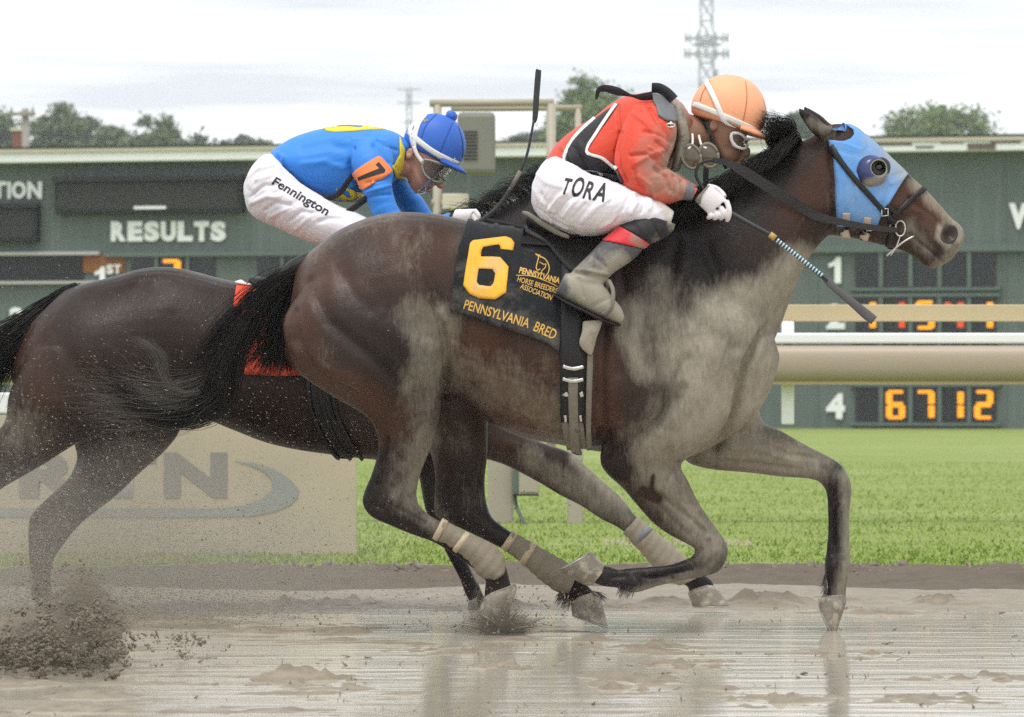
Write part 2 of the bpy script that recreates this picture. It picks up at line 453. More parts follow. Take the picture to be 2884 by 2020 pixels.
Z = np.clip((Y - edge) / .35, -1, 1) * .055 + .02 * fbm(X * 1.5, Y * 1.5, 95, 3) * (Y < 30) - .02
tag(obj('grass_infield', gridmesh(gx, gy, Z), TURF), kind='structure')

# strip of dark churned soil along the grass edge
SX, SYv = np.arange(-4.2, 4.21, .03), np.arange(3.3, 6.2, .035); XX, YY = np.meshgrid(SX, SYv, indexing='ij')
sz0 = .9 * fbm(XX * .9, XX * 0 + 5, 91, 5) + .05 * XX; lo_, hi_ = 4.0 + 1.5 * fbm(XX * 1.1, XX * 0 + 9, 301, 5), 5.75 + sz0
SZ = np.clip(np.minimum((YY - lo_) / .35, (hi_ - YY) / .25), -1, 1) * .028 + .085 * fbm(XX * 4, YY * 7, 311, 5) * np.clip((YY - lo_) / .3, 0, 1) + .012
b = NB('dark_soil'); s1, s2 = b.noise(14, 6, .65), b.noise(70, 5, .65); b.P(Base_Color=b.mix(s1, (0.085, 0.066, 0.047), (0.17, 0.135, 0.098)), Roughness=.75, Specular_IOR_Level=.25); b.bump(b.math('ADD', s1, b.math('MULTIPLY', s2, .6)), .8, .02)
tag(obj('soil_bank', gridmesh(SX, SYv, SZ), b.m), kind='structure')
# grass blades along the near part of the infield
n = 130000; r = np.random.default_rng(5)
by = 5.0 + (r.random(n) ** 2.4) * 35; bx = (r.random(n) * 2 - 1) * (2.0 + (by + 18) * .075)
ed = 5.62 + .9 * fbm(bx * .9, bx * 0 + 5, 91, 5) + .05 * bx; ok = by > ed + r.normal(0, .06, n); bx, by, ed = bx[ok], by[ok], ed[ok]; n = len(bx)
bz = np.clip((by - (ed - .07)) / .35, -1, 1) * .055 - .03; h = r.uniform(.012, .034, n) * (1 + .6 * (r.random(n) > .95)); w = r.uniform(.004, .008, n)
a = r.random(n) * 3.14; dx, dy = np.cos(a) * w, np.sin(a) * w; lx, ly = r.normal(0, .018, n), r.normal(0, .018, n)
V = np.stack([np.stack([bx - dx, by - dy, bz], 1), np.stack([bx + dx, by + dy, bz], 1), np.stack([bx + lx, by + ly, bz + h], 1)], 1).reshape(-1, 3)
me = bpy.data.meshes.new('blades'); me.vertices.add(3 * n); me.vertices.foreach_set('co', V.ravel()); me.loops.add(3 * n); me.loops.foreach_set('vertex_index', np.arange(3 * n, dtype=np.int32))
me.polygons.add(n); me.polygons.foreach_set('loop_start', np.arange(0, 3 * n, 3, dtype=np.int32)); me.update(calc_edges=True)
b = NB('grass_blade'); oi = b.noise(9, 3); b.P(Base_Color=b.mix(oi, (0.155, 0.24, 0.034), (0.29, 0.385, 0.08)), Roughness=.6, Specular_IOR_Level=.25)
tag(obj('grass', me, b.m, smooth=False), 'short green grass along the infield edge beside the muddy track', 'grass', kind='stuff')

# ------------------------------------------------------------------ tote board building
def stained(name, col):
    b = NB(name); n1, n2 = b.noise(.8, 5, .6), b.noise(2.2, 6, .65, b.coord(scale=(3.0, 3.0, .18)))
    c = b.mix(n1, tuple(x * .82 for x in col), tuple(x * 1.2 for x in col)); c = b.mix(b.ramp(n2, [(.5, 0.0), (.75, .35)]), c, tuple(x * 1.9 for x in col)); b.P(Base_Color=c, Roughness=.6, Specular_IOR_Level=.3); return b.m
GREEN = stained('board_green', (0.112, 0.140, 0.130))
GREEN2 = simple('frame_green', (0.11, 0.145, 0.13), .5, .35, var=.15, vs=2)
WHITE = simple('white_paint', (0.83, 0.84, 0.85), .5, .4, var=.06, vs=3)
CREAM = simple('cream_trim', (0.62, 0.56, 0.46), .55, .4, var=.1, vs=3)
BLACK = simple('panel_black', (0.012, 0.013, 0.014), .45, .4, var=.3, vs=6)
PANE = simple('pane_black', (0.014, 0.016, 0.019), .22, .5, var=.3, vs=2)
BROWN = simple('brown_board', (0.25, 0.10, 0.035), .8, .2, var=.5, vs=1.4)  # uneven brown for the panel beside the opening
PEEL = simple('peeled_board', (0.16, 0.13, 0.11), .8, .2, var=.5, vs=4)
b = NB('lamp_orange'); b.P(Base_Color=(.1, .02, 0), Emission_Color=(1.0, 0.36, 0.008), Emission_Strength=1.5); LED = b.m
b = NB('lamp_red'); b.P(Base_Color=(.1, .02, 0), Emission_Color=(0.80, 0.085, 0.012), Emission_Strength=1.0); LEDR = b.m
dl, dr = 114.0, 108.0
TA = Vector(((0 - CX) * dl / FPX, CAM_Y + dl, 0)); TB = Vector(((2884 - CX) * dr / FPX, CAM_Y + dr, 0)); TE = (TB - TA).normalized(); TN = Vector((TE.y, -TE.x, 0))
def T(px, py):
    """(u along the board, height) of a pixel on the board's face"""
    k = (px - CX) / FPX; d = (TA.x * TE.y - (TA.y - CAM_Y) * TE.x) / (k * TE.y - TE.x)
    return (Vector((k * d, CAM_Y + d, 0)) - TA).dot(TE), CAM_Z + (HOR - py) * d / FPX
board = empty('tote_board', TA); board.rotation_euler = (0, 0, math.atan2(TE.y, TE.x))
tag(board, 'long dark green totalisator board with white roof fascia across the infield', 'tote board')
def tobj(name, me, mat, parent=None, smooth=False):
    o = bpy.data.objects.new(name, me); C.objects.link(o); me.materials.append(mat); o.parent = parent or board
    if smooth: me.polygons.foreach_set('use_smooth', np.ones(len(me.polygons), dtype=bool))
    return o
def tbox(name, px0, py0, px1, py1, out0, out1, mat, parent=None, b=0.0):
    u0, z1 = T(px0, py0); u1, z0 = T(px1, py1)
    return tobj(name, boxm(u0, u1, -out1, -out0, z0, z1, b), mat, parent)
_, ztop = T(1442, 404); _, zf = T(1442, 444); ul, ur = T(-2600, 0)[0], T(5200, 0)[0]
wall = tobj('wall', boxm(ul, ur, 0, 3.0, -.2, zf + .02), GREEN)
seams = [T(x, 0)[0] for x in (-1800, -1200, -600, -60, 150, 700, 1100, 1500, 1900, 2300, 2830, 3300, 3900, 4500)]
for u in seams: tobj('wall_batten', boxm(u - .03, u + .03, -.02, .01, .05, zf - .05), GREEN, wall)
roof = tobj('roof_fascia', boxm(ul - .3, ur + .3, -.45, 3.3, zf, ztop - .10, .02), WHITE)
tobj('roof_trim', boxm(ul - .35, ur + .35, -.50, 3.35, ztop - .10, ztop, .02), CREAM, roof)
tobj('roof_edge', boxm(ul - .36, ur + .36, -.52, 3.36, ztop + .003, ztop + .035), BLACK, roof)
for (x0, x1, f0, f1) in [(2470, 2580, .1, .38), (2590, 2640, .45, .7), (2735, 2815, .25, .9), (2800, 2884, .08, .30), (2660, 2725, .12, .25)]:
    u0, u1 = T(x0, 0)[0], T(x1, 0)[0]; h = ztop - .10 - zf
    me = pydata(*box(u0, u1, -.458, -.452, zf + h * (1 - f1), zf + h * (1 - f0))); tobj('peeled_patch', me, PEEL, roof)
# louvred message panels
def louvre(px0, py0, px1, py1):
    p = tbox('display_panel', px0, py0, px1, py1, .0, .28, BLACK, b=.02); u0, z1 = T(px0, py0); u1, z0 = T(px1, py1); n = 13
    parts = [box(u0 + .08, u1 - .08, -.31, -.285, z0 + .1 + (z1 - z0 - .26) * i / n, z0 + .135 + (z1 - z0 - .26) * i / n) for i in range(n)]
    tag(tobj('louvre_slats', pydata(*merge(parts)), simple('slat', (0.028, 0.027, 0.025), .5), p), kind='stuff')
    tobj('panel_hood', boxm(u0 - .05, u1 + .05, -.42, -.283, z1 - .12, z1 - .01), BLACK, p)
    return p
p1 = louvre(168, 500, 692, 600); louvre(-260, 575, 115, 682)
u0, z1 = T(392, 583); u1, z0 = T(482, 590); tobj('lamp_strip', boxm(u0, u1, -.36, -.312, z0, z1), WHITE, p1)
# letters
ONE = [(.62, 0), (.62, 1), (.42, 1), (.36, .90), (.22, .80), (.08, .76), (.08, .60), (.22, .63), (.34, .70), (.34, 0)]
def tletters(word, px0, px1, py0, py1, mat=WHITE, bold=.03, each=None):
    """raised letters, every letter a part of its own"""
    n = len(word); xs_ = each or [px0 + (px1 - px0) * i / n for i in range(n + 1)]
    for i, ch in enumerate(word):
        if ch == '1':
            n1_ = len(ONE); me = pydata([(x, y, 0) for x, y in ONE] + [(x, y, .04) for x, y in ONE], [tuple(range(n1_, 2 * n1_))[::-1], tuple(range(n1_))] + [(k, (k + 1) % n1_, n1_ + (k + 1) % n1_, n1_ + k) for k in range(n1_)])
        else: me = text_mesh(ch, bold, .02)
        co = get_co(me); mn, mxx = co.min(0), co.max(0)
        u0, zt = T(xs_[i], py0); u1, zb = T(xs_[i + 1], py1); gap = (u1 - u0) * .10
        co2 = np.empty_like(co); co2[:, 0] = u0 + gap / 2 + (co[:, 0] - mn[0]) / (mxx[0] - mn[0]) * (u1 - u0 - gap)
        co2[:, 2] = zb + (co[:, 1] - mn[1]) / (mxx[1] - mn[1]) * (zt - zb); co2[:, 1] = -.025 - (co[:, 2] - mn[2]) / (mxx[2] - mn[2]) * .05
        set_co(me, co2); tobj('letter', me, mat)
tletters('RESULTS', 313, 641, 624, 680, bold=.065)
tletters('TION', -24, 123, 512, 560, bold=.045, each=[-24, 24, 34, 78, 123])
tletters('W', 2838, 2936, 573, 645, bold=.06)
GREY_L = simple('ledge_grey', (0.45, 0.44, 0.41), .6)
# ledges
for (x0, x1, y0, y1, m) in [(-500, 285, 715, 718, GREY_L), (300, 1300, 713, 717, GREEN2), (1300, 3400, 699, 704, GREEN2), (-500, 300, 796, 799, GREY_L)]: tbox('ledge', x0, y0, x1, y1, .0, .16, m)
tbox('service_opening', -40, 722, 236, 793, .006, .05, BLACK); tbox('brown_panel', 237, 720, 352, 768, .004, .06, BROWN)
# digit rows
SEG = {'0': 'abcdef', '1': 'bc', '2': 'abged', '3': 'abgcd', '4': 'fgbc', '5': 'afgcd', '6': 'afgedc', '7': 'abc', '8': 'abcdefg', '9': 'abcdfg'}
def digit(ch, px0, py0, px1, py1, mat, parent):
    w, h = px1 - px0, py1 - py0; t = w * .32; rows = []
    S_ = SEG[ch]; x0, x1 = px0, px1; ym = (py0 + py1) / 2
    nrow = 17
    for i in range(nrow):
        y = py0 + h * (i + .5) / nrow; fr = (i + .5) / nrow; th = h / nrow * .36
        spans = []
        if (fr < .12 and 'a' in S_) or (fr > .88 and 'd' in S_) or (.44 < fr < .56 and 'g' in S_): spans.append((x0 + w * .12, x1 - w * .12))
        if .06 < fr < .46:
            if 'f' in S_: spans.append((x0, x0 + t))
            if 'b' in S_: spans.append((x1 - t, x1))
        if .54 < fr < .94:
            if 'e' in S_: spans.append((x0, x0 + t))
            if 'c' in S_: spans.append((x1 - t, x1))
        for a, bb in spans:
            u0, zt = T(a, y - th); u1, zb = T(bb, y + th); rows.append(box(u0, u1, -.10, -.075, zb, zt))
    tobj('digit', pydata(*merge(rows)), mat, parent)
PX = [2411, 2493, 2576, 2658, 2741]
rowsP = [(707, 808), (838, 937), (964, 1066), (1090, 1190)]
def cabinet(xs_, w, y0, y1, texts):
    """one row of lamp windows in a frame"""
    fr = empty('digit_row', (0, 0, 0)); fr.parent = board
    ux0, zt = T(xs_[0] - 14, y0 - 10); ux1, zb = T(xs_[-1] + w + 14, y1 + 10)
    for (a, c, e_, f) in [(ux0, ux1, zt - .07, zt), (ux0, ux1, zb, zb + .07)]: tobj('row_frame', boxm(a, c, -.14, .0, e_, f), GREEN2, fr)
    for i, x in enumerate(xs_):
        p = tbox('pane', x, y0, x + w, y1, .01, .05, PANE, fr)
        if i: tbox('mullion', x - (xs_[1] - xs_[0] - w) + 3, y0, x - 3, y1, .012, .13, GREEN2, fr)
        ch, m = texts[i]
        if ch != ' ': digit(ch, x + 4 + (w - 8) * .02, y0 + 9, x + w - 6, y1 - 9, m, fr)
blank = [(' ', None)] * 5
cabinet(PX, 64, *rowsP[0], blank)
cabinet(PX, 64, *rowsP[1], [('1', LED), ('1', LEDR), ('5', LED), ('4', LEDR), ('1', LED)])
cabinet(PX, 64, *rowsP[2], blank)
cabinet(PX, 64, *rowsP[3], [(' ', None), ('6', LED), ('7', LED), ('1', LED), ('2', LED)])
for ch, (y0, y1) in zip('1234', rowsP): tletters(ch, 2326, 2384, y0 + 18, y1 - 10, bold=.05, each=[2326 + (8 if ch == '1' else 0), 2384 - (12 if ch == '1' else 0)])
LX = [372, 452, 540]
cabinet(LX, 66, 722, 822, [(' ', None), ('7', LED), (' ', None)]); cabinet([726, 806, 890], 66, 722, 822, blank[:3])
tletters('1', 268, 300, 752, 812, bold=.05); tletters('ST', 302, 344, 745, 772, bold=.05); tletters('2', 28, 72, 866, 920, bold=.05)

# ------------------------------------------------------------------ track rail
TANP = simple('tan_beam', (0.38, 0.31, 0.235), .42, .45, var=.07, vs=3)
TANL = simple('tan_plank', (0.52, 0.42, 0.255), .5, .4, var=.08, vs=3)
POSTM = simple('cream_post', (0.38, 0.34, 0.28), .6, .3, var=.08, vs=6)
RY = 13.4
rail = empty('running_rail', P(1442, 1490, RY)); tag(rail, 'tan and white running rail with round beam beyond the muddy track', 'rail')
def rbox(name, px0, py0, px1, py1, Y0, Y1, mat, parent=None, b=.0, top=None):
    a, c = P(px0, py0, Y0), P(px1, py1, Y0)
    return obj(name, boxm(a.x, c.x, Y0, Y1, c.z, a.z, b), mat, parent or (top if top is not None else rail), smooth=False)
rbox('white_rail', -3000, 938, 6000, 968, RY, RY + .12, WHITE, b=.012)
a0, a1 = P(-3000, 1024, RY), P(6000, 1024, RY); prof = []
for t in np.linspace(0, 2 * math.pi, 28, endpoint=False):
    cs, sn = math.cos(t), math.sin(t); prof.append((RY + .05 + .11 * np.sign(cs) * abs(cs) ** .6, a0.z + .112 * np.sign(sn) * abs(sn) ** .75))
V = [(a0.x, y, z) for y, z in prof] + [(a1.x, y, z) for y, z in prof]; m_ = len(prof)
obj('beam', pydata(V, [(i, (i + 1) % m_, m_ + (i + 1) % m_, m_ + i) for i in range(m_)]), TANP, rail)
rbox('beam_lip', -3000, 1073, 6000, 1083, RY + .0, RY + .14, TANL)
rbox('top_plank', 1000, 858, 6000, 906, RY + .16, RY + .20, TANL, b=.006)
for x in (-980, 620, 2205, 3780): rbox('hanger_post', x - 4, 905, x + 32, 1196, RY + .13, RY + .155, WHITE if x else None, b=.01)
rbox('post', 1374, 1075, 1446, 1494, RY + .02, RY + .2, POSTM, b=.015); rbox('post', 1598, 1075, 1642, 1502, RY - .1, RY + .0, POSTM, b=.012); rbox('post', 3100, 1075, 3172, 1494, RY + .02, RY + .2, POSTM, b=.015); rbox('post', -320, 1075, -248, 1494, RY + .02, RY + .2, POSTM, b=.015)
jb = empty('junction_box', P(1484, 1490, RY - .05)); tag(jb, 'small tan electrical box with dark side on the rail post', 'box')
rbox('case', 1462, 1300, 1518, 1390, RY - .08, RY + .0, POSTM, jb, .01); rbox('case_side', 1446, 1302, 1461, 1391, RY - .06, RY + .0, GREEN2, jb, .004); rbox('case_base', 1444, 1392, 1518, 1397, RY - .085, RY + .005, BLACK, jb)
cb = obj('cable', pydata(*tube([P(1450, 1396, RY - .02), P(1456, 1430, RY - .05), P(1482, 1478, RY - .3), P(1530, 1516, RY - .9)], .012, 8)), simple('cable_grey', (0.08, 0.1, 0.09), .6), jb)
slab = obj('concrete_slab', boxm(P(1700, 0, 9.4).x, P(2120, 0, 9.4).x, 8.9, 9.9, .0, .038, .01), simple('slab_tan', (0.29, 0.265, 0.16), .8, .2, var=.2, vs=8, bump=.4, bs=40), smooth=False); tag(slab, 'low tan concrete slab lying in the infield grass', 'slab')

# ------------------------------------------------------------------ sponsor board at the track edge
SY = 7.5
SIGN = simple('sign_tan', (0.48, 0.41, 0.31), .6, .3, var=.10, vs=5, mud=.34, muds=26); SGREY = simple('sign_grey', (0.265, 0.245, 0.225), .6, .3, var=.08); SBLUE = simple('sign_blue_grey', (0.30, 0.31, 0.295), .6, .3, var=.08)
sg = empty('sponsor_board', P(400, 1580, SY)); tag(sg, 'tan sponsor board with grey lettering and swoosh at the track edge', 'sign')
def sbox(name, x0, y0, x1, y1, Y0, Y1, mat, b=0): return rbox(name, x0, y0, x1, y1, Y0, Y1, mat, sg, b)
sbox('board_face', -420, 1168, 1004, 1582, SY, SY + .06, SIGN, .008); sbox('top_rim', -420, 1106, 1004, 1166, SY - .005, SY + .07, WHITE, .01)
for x in (-300, 300, 900): sbox('board_leg', x - 20, 1150, x + 20, 1586, SY + .062, SY + .12, POSTM)
def flat(name, pts, Y, mat, parent, t=.004):
    V2, F2 = poly2(pts, 400); n = len(V2); V = [P(a, c, Y) for a, c in V2] + [P(a, c, Y) + Vector((0, t, 0)) for a, c in V2]
    return obj(name, pydata(V, list(F2) + [tuple(i + n for i in f[::-1]) for f in F2]), mat, parent, smooth=False)
def stext(ch, x0, y0, x1, y1, mat, bold=.05):
    me = text_mesh(ch, bold); co = get_co(me); mn, mxx = co.min(0), co.max(0); a, c = P(x0, y0, SY), P(x1, y1, SY); c2 = np.empty_like(co)
    c2[:, 0] = a.x + (co[:, 0] - mn[0]) / (mxx[0] - mn[0]) * (c.x - a.x); c2[:, 2] = c.z + (co[:, 1] - mn[1]) / (mxx[1] - mn[1]) * (a.z - c.z); c2[:, 1] = SY - .004
    set_co(me, c2); return obj('letter', me, mat, sg, smooth=False)
stext('R', 55, 1275, 240, 1403, SGREY); stext('T', 256, 1275, 440, 1403, SGREY); stext('N', 462, 1275, 640, 1403, SGREY)
up = [(655, 1299), (720, 1305), (775, 1325), (815, 1350), (842, 1380), (838, 1402), (815, 1424), (770, 1442), (705, 1454), (600, 1457), (300, 1457), (0, 1457), (-200, 1450), (-300, 1420), (-330, 1380)]
dn = [(-300, 1380), (-270, 1410), (-190, 1430), (0, 1432), (300, 1432), (600, 1433), (690, 1424), (740, 1405), (768, 1378), (765, 1350), (740, 1326), (700, 1310)]
flat('swoosh', up + dn, SY - .004, SBLUE, sg)

# ------------------------------------------------------------------ stand of pipes with a floodlight box behind the rail
PIPE = simple('pipe_tan', (0.40, 0.36, 0.28), .5, .4, var=.08); GBOX = simple('box_grey', (0.22, 0.215, 0.19), .6, .3, var=.1, vs=5)
LY = 25.0
st_ = empty('pipe_stand', P(1400, 1380, LY)); tag(st_, 'tan pipe stand with grey box behind the two riders', 'pipe stand')
def pipe(name, pts, r): return obj(name, pydata(*tube([P(a, c, LY + dy) for a, c, dy in pts], r, 12, 1)), PIPE, st_)
pipe('top_pipe', [(1210, 291, 0), (1560, 289, 0)], .032); pipe('top_pipe', [(1270, 306, .6), (1640, 304, .6)], .026); pipe('upright', [(1232, 296, 0), (1232, 1384, 0)], .036); pipe('upright', [(1552, 292, 0), (1552, 1384, 0)], .04); pipe('upright', [(1628, 306, .6), (1628, 1300, .6)], .028)
pipe('crossbar', [(1215, 571, 0), (1560, 572, 0)], .026); pipe('crossbar', [(1230, 600, .05), (1550, 602, .05)], .02)
a, c = P(1288, 316, LY - .2), P(1395, 490, LY - .2); gb = obj('light_box', boxm(a.x, c.x, LY - .25, LY + .1, c.z, a.z, .04), GBOX, st_, smooth=False)
for i in range(9): z = a.z - (a.z - c.z) * (.33 + .055 * i); obj('vent_slot', boxm(a.x + .05, a.x + .17, LY - .262, LY - .253, z, z + .008), BLACK, gb, smooth=False)
a, c = P(1246, 546, LY - .1), P(1320, 590, LY - .1); obj('control_box', boxm(a.x, c.x, LY - .15, LY - .03, c.z, a.z, .01), CREAM, st_, smooth=False)

# ------------------------------------------------------------------ far things: mast, pylon, pole, chimney, trees
MAST = simple('mast_hazed', (0.50, 0.52, 0.56), .6, .3, var=.05); ANT = simple('antenna_grey', (0.33, 0.35, 0.38), .6, .3)  # mast and pylon grey lightened: distance haze put into the colour
def bar(p, q, r): return tube([p, q], r, 5, 1)
def lattice(name, pxc, pytop, Y, wtop, wbot, zb=0.0, seg=14):
    d = Y - CAM_Y; x = (pxc - CX) * d / FPX; zt = CAM_Z + (HOR - pytop) * d / FPX; parts = []; r = .05 * d / 420
    for i in range(seg):
        f0, f1 = i / seg, (i + 1) / seg; z0, z1 = zb + (zt - zb) * f0, zb + (zt - zb) * f1; w0, w1 = (wbot + (wtop - wbot) * f0) / 2, (wbot + (wtop - wbot) * f1) / 2
        c0 = [Vector((x + sx * w0, Y + sy * w0, z0)) for sx, sy in ((-1, -1), (1, -1), (1, 1), (-1, 1))]; c1 = [Vector((x + sx * w1, Y + sy * w1, z1)) for sx, sy in ((-1, -1), (1, -1), (1, 1), (-1, 1))]
        for k in range(4): parts += [bar(c0[k], c1[k], r * 1.5), bar(c0[k], c1[(k + 1) % 4], r), bar(c0[(k + 1) % 4], c1[k], r), bar(c0[k], c0[(k + 1) % 4], r)]
    return pydata(*merge(parts)), x, zt
me, mx_, mz = lattice('m', 1990, -180, 400, .8, 2.0, seg=22)
mast = empty('radio_mast', (mx_, 400, 0)); tag(mast, 'pale steel lattice radio mast with antenna rings above the riders', 'mast'); obj('lattice_frame', me, MAST, mast, smooth=False)
for py in (108, 126, 152):
    z = CAM_Z + (HOR - py) * 418 / FPX; ring = []; R_ = (1.75, 1.2, 1.8)[(108, 126, 152).index(py)]
    for k in range(12): a0 = k * math.pi / 6; a1 = (k + 1) * math.pi / 6; ring.append(bar(Vector((mx_ + R_ * math.cos(a0), 400 + R_ * math.sin(a0), z)), Vector((mx_ + R_ * math.cos(a1), 400 + R_ * math.sin(a1), z)), .07))
    pl = obj('platform_ring', pydata(*merge(ring)), ANT, mast, smooth=False)
    if R_ > 1.5:
        for k in range(14): a0 = k * 2 * math.pi / 14 + .2; obj('antenna', boxm(mx_ + R_ * math.cos(a0) - .08, mx_ + R_ * math.cos(a0) + .08, 400 + R_ * math.sin(a0) - .08, 400 + R_ * math.sin(a0) + .08, z - .35, z + .45, .02), ANT if k % 2 else MAST, pl, smooth=False)
obj('cable_run', pydata(*tube([(mx_ + .75, 399, 0), (mx_ + .75, 399, 27)], .16, 6, 1)), ANT, mast)
me, x_, z_ = lattice('p', 1152, 248, 620, .5, 2.2, seg=12); py_ = empty('power_pylon', (x_, 620, 0)); tag(py_, 'faint far power pylon with three crossarms behind the blue cap', 'pylon'); obj('lattice_frame', me, MAST, py_, smooth=False)
for q in (252, 290, 345): z = CAM_Z + (HOR - q) * 638 / FPX; obj('crossarm', boxm(x_ - 1.5, x_ + 1.5, 619.9, 620.1, z - .1, z + .1), MAST, py_, smooth=False)
up_ = empty('utility_pole', P(70, 1180, 150)); up_.location.z = 0; tag(up_, 'weathered wooden utility pole with crossarm left above the board', 'pole'); WOOD = simple('grey_wood', (0.30, 0.27, 0.24), .8, .2, var=.2, vs=4)
a = P(72, 306, 150); obj('shaft', pydata(*tube([(a.x, 150, 0), (a.x, 150, a.z)], [.17, .12], 10, 1)), WOOD, up_); z = P(0, 322, 150).z; obj('crossarm', boxm(a.x - .55, a.x + .33, 149.8, 149.9, z - .06, z + .06), WOOD, up_, smooth=False)
for k in (-.45, .25): obj('insulator', pydata(*tube([(a.x + k, 149.85, z + .06), (a.x + k, 149.85, z + .22)], .05, 8, 1)), ANT, up_)
BRICK = simple('brick_red', (0.22, 0.10, 0.075), .85, .2, var=.2, vs=10)
ch = empty('brick_chimney', P(52, 1180, 165)); ch.location.z = 0; tag(ch, 'red brick chimney showing beside the utility pole', 'chimney'); a, c = P(36, 370, 165), P(64, 410, 165); obj('stack', boxm(a.x, c.x, 164.7, 165, 0, a.z, .02), BRICK, ch, smooth=False); obj('cap', boxm(a.x - .05, c.x + .05, 164.65, 165.05, a.z + .002, a.z + .1), CREAM, ch, smooth=False)

LEAF = []
for i, (c0, c1) in enumerate([((0.085, 0.125, 0.055), (0.17, 0.22, 0.10)), ((0.10, 0.16, 0.05), (0.22, 0.29, 0.10)), ((0.06, 0.09, 0.05), (0.12, 0.16, 0.085))]):
    b = NB('leaf_%d' % i); f = b.noise(.5, 4); b.P(Base_Color=b.mix(f, c0, c1), Roughness=.7, Specular_IOR_Level=.2); LEAF.append(b.m)
BARK = simple('bark', (0.11, 0.095, 0.08), .9, .2, var=.3, vs=3)
def tree(px0, px1, ptop, Y, label, mat, seed, nleaf=16000):
    """crown top traced above the board's roof; the rest of the tree stands behind the board"""
    d = Y - CAM_Y; r = np.random.default_rng(seed); xc = ((px0 + px1) / 2 - CX) * d / FPX; zt = CAM_Z + (HOR - ptop) * d / FPX; zr = CAM_Z + (HOR - 412) * d / FPX
    wv = (px1 - px0) * d / FPX / 2; hc = max(2.2 * wv, 7.0); t_ = min(.95, max(.15, 1 - 2 * (zt - zr) / hc)); w = wv / math.sqrt(1 - t_ * t_) * 1.02; zc = zt - hc / 2
    t = empty('broadleaf_tree', (xc, Y, 0)); tag(t, label, 'tree', 'trees beyond the tote board')
    limbs = [tube([(xc, Y, -.1), (xc + .2, Y, zc * .6), (xc - .2, Y, zc + hc * .2)], [.42, .30, .10], 8)]; nc = 90; cl_ = []
    while len(cl_) < nc:
        q = r.uniform(-1, 1, 3); m = (q ** 2).sum()
        if .15 < m < 1: cl_.append((xc + q[0] * w * .88, Y + q[1] * w * .8, zc + q[2] * hc * .44 + r.normal(0, .3)))
    for q in cl_[:20]: limbs.append(tube([(xc, Y, zc * .6 + r.random() * hc * .25), ((xc + q[0]) / 2, (Y + q[1]) / 2, (zc + q[2]) / 2), q], [.14, .08, .02], 5, 2))
    obj('trunk', pydata(*merge(limbs)), BARK, t)
    n = nleaf; ci = r.integers(0, nc, n); cr = r.uniform(.5, 1.15, nc) * max(w, 2.0) * .15; q = r.normal(0, 1, (n, 3)); c = np.array(cl_)[ci] + q * cr[ci][:, None] * np.array([1.15, 1, .8]); s = r.uniform(.10, .24, n) * d / 400
    u = r.normal(0, 1, (n, 3)); u /= np.linalg.norm(u, axis=1, keepdims=True); v = np.cross(u, r.normal(0, 1, (n, 3))); v /= np.linalg.norm(v, axis=1, keepdims=True) + 1e-9
    V = np.stack([c - u * s[:, None], c + v * s[:, None] * .6, c + u * s[:, None], c - v * s[:, None] * .6], 1).reshape(-1, 3); me = bpy.data.meshes.new('crown'); me.vertices.add(4 * n); me.vertices.foreach_set('co', V.ravel())
    me.loops.add(4 * n); me.loops.foreach_set('vertex_index', np.arange(4 * n, dtype=np.int32)); me.polygons.add(n); me.polygons.foreach_set('loop_start', np.arange(0, 4 * n, 4, dtype=np.int32)); me.update(calc_edges=True)
    obj('crown', me, mat, t, smooth=False)
for i, a in enumerate([(-130, 60, 300, 400, 'dark green tree cut off by the left edge behind the chimney', 0), (70, 250, 296, 390, 'tall dark tree right of the utility pole', 0), (175, 300, 322, 430, 'round dark tree next to the tallest one on the left', 2), (272, 358, 338, 380, 'narrow upright green tree left of the rounded one', 0), (355, 535, 328, 360, 'broad rounded tree above the results panel', 0), (510, 620, 388, 430, 'low bushy tree just right of the rounded tree', 2), (595, 755, 370, 440, 'low spreading tree behind the blue rider', 2),
        (1530, 1800, 232, 330, 'bright green leafy tree behind the red rider and pipe stand', 1), (1430, 1540, 352, 450, 'small dark tree seen between the pipe uprights', 2), (2170, 2300, 306, 440, 'small dark tree between orange cap and horse ear', 2), (2480, 2790, 268, 360, 'light green rounded tree right of the horse head', 1)]):
    tree(a[0], a[1], a[2], a[3], a[4], LEAF[a[5]], 100 + i)
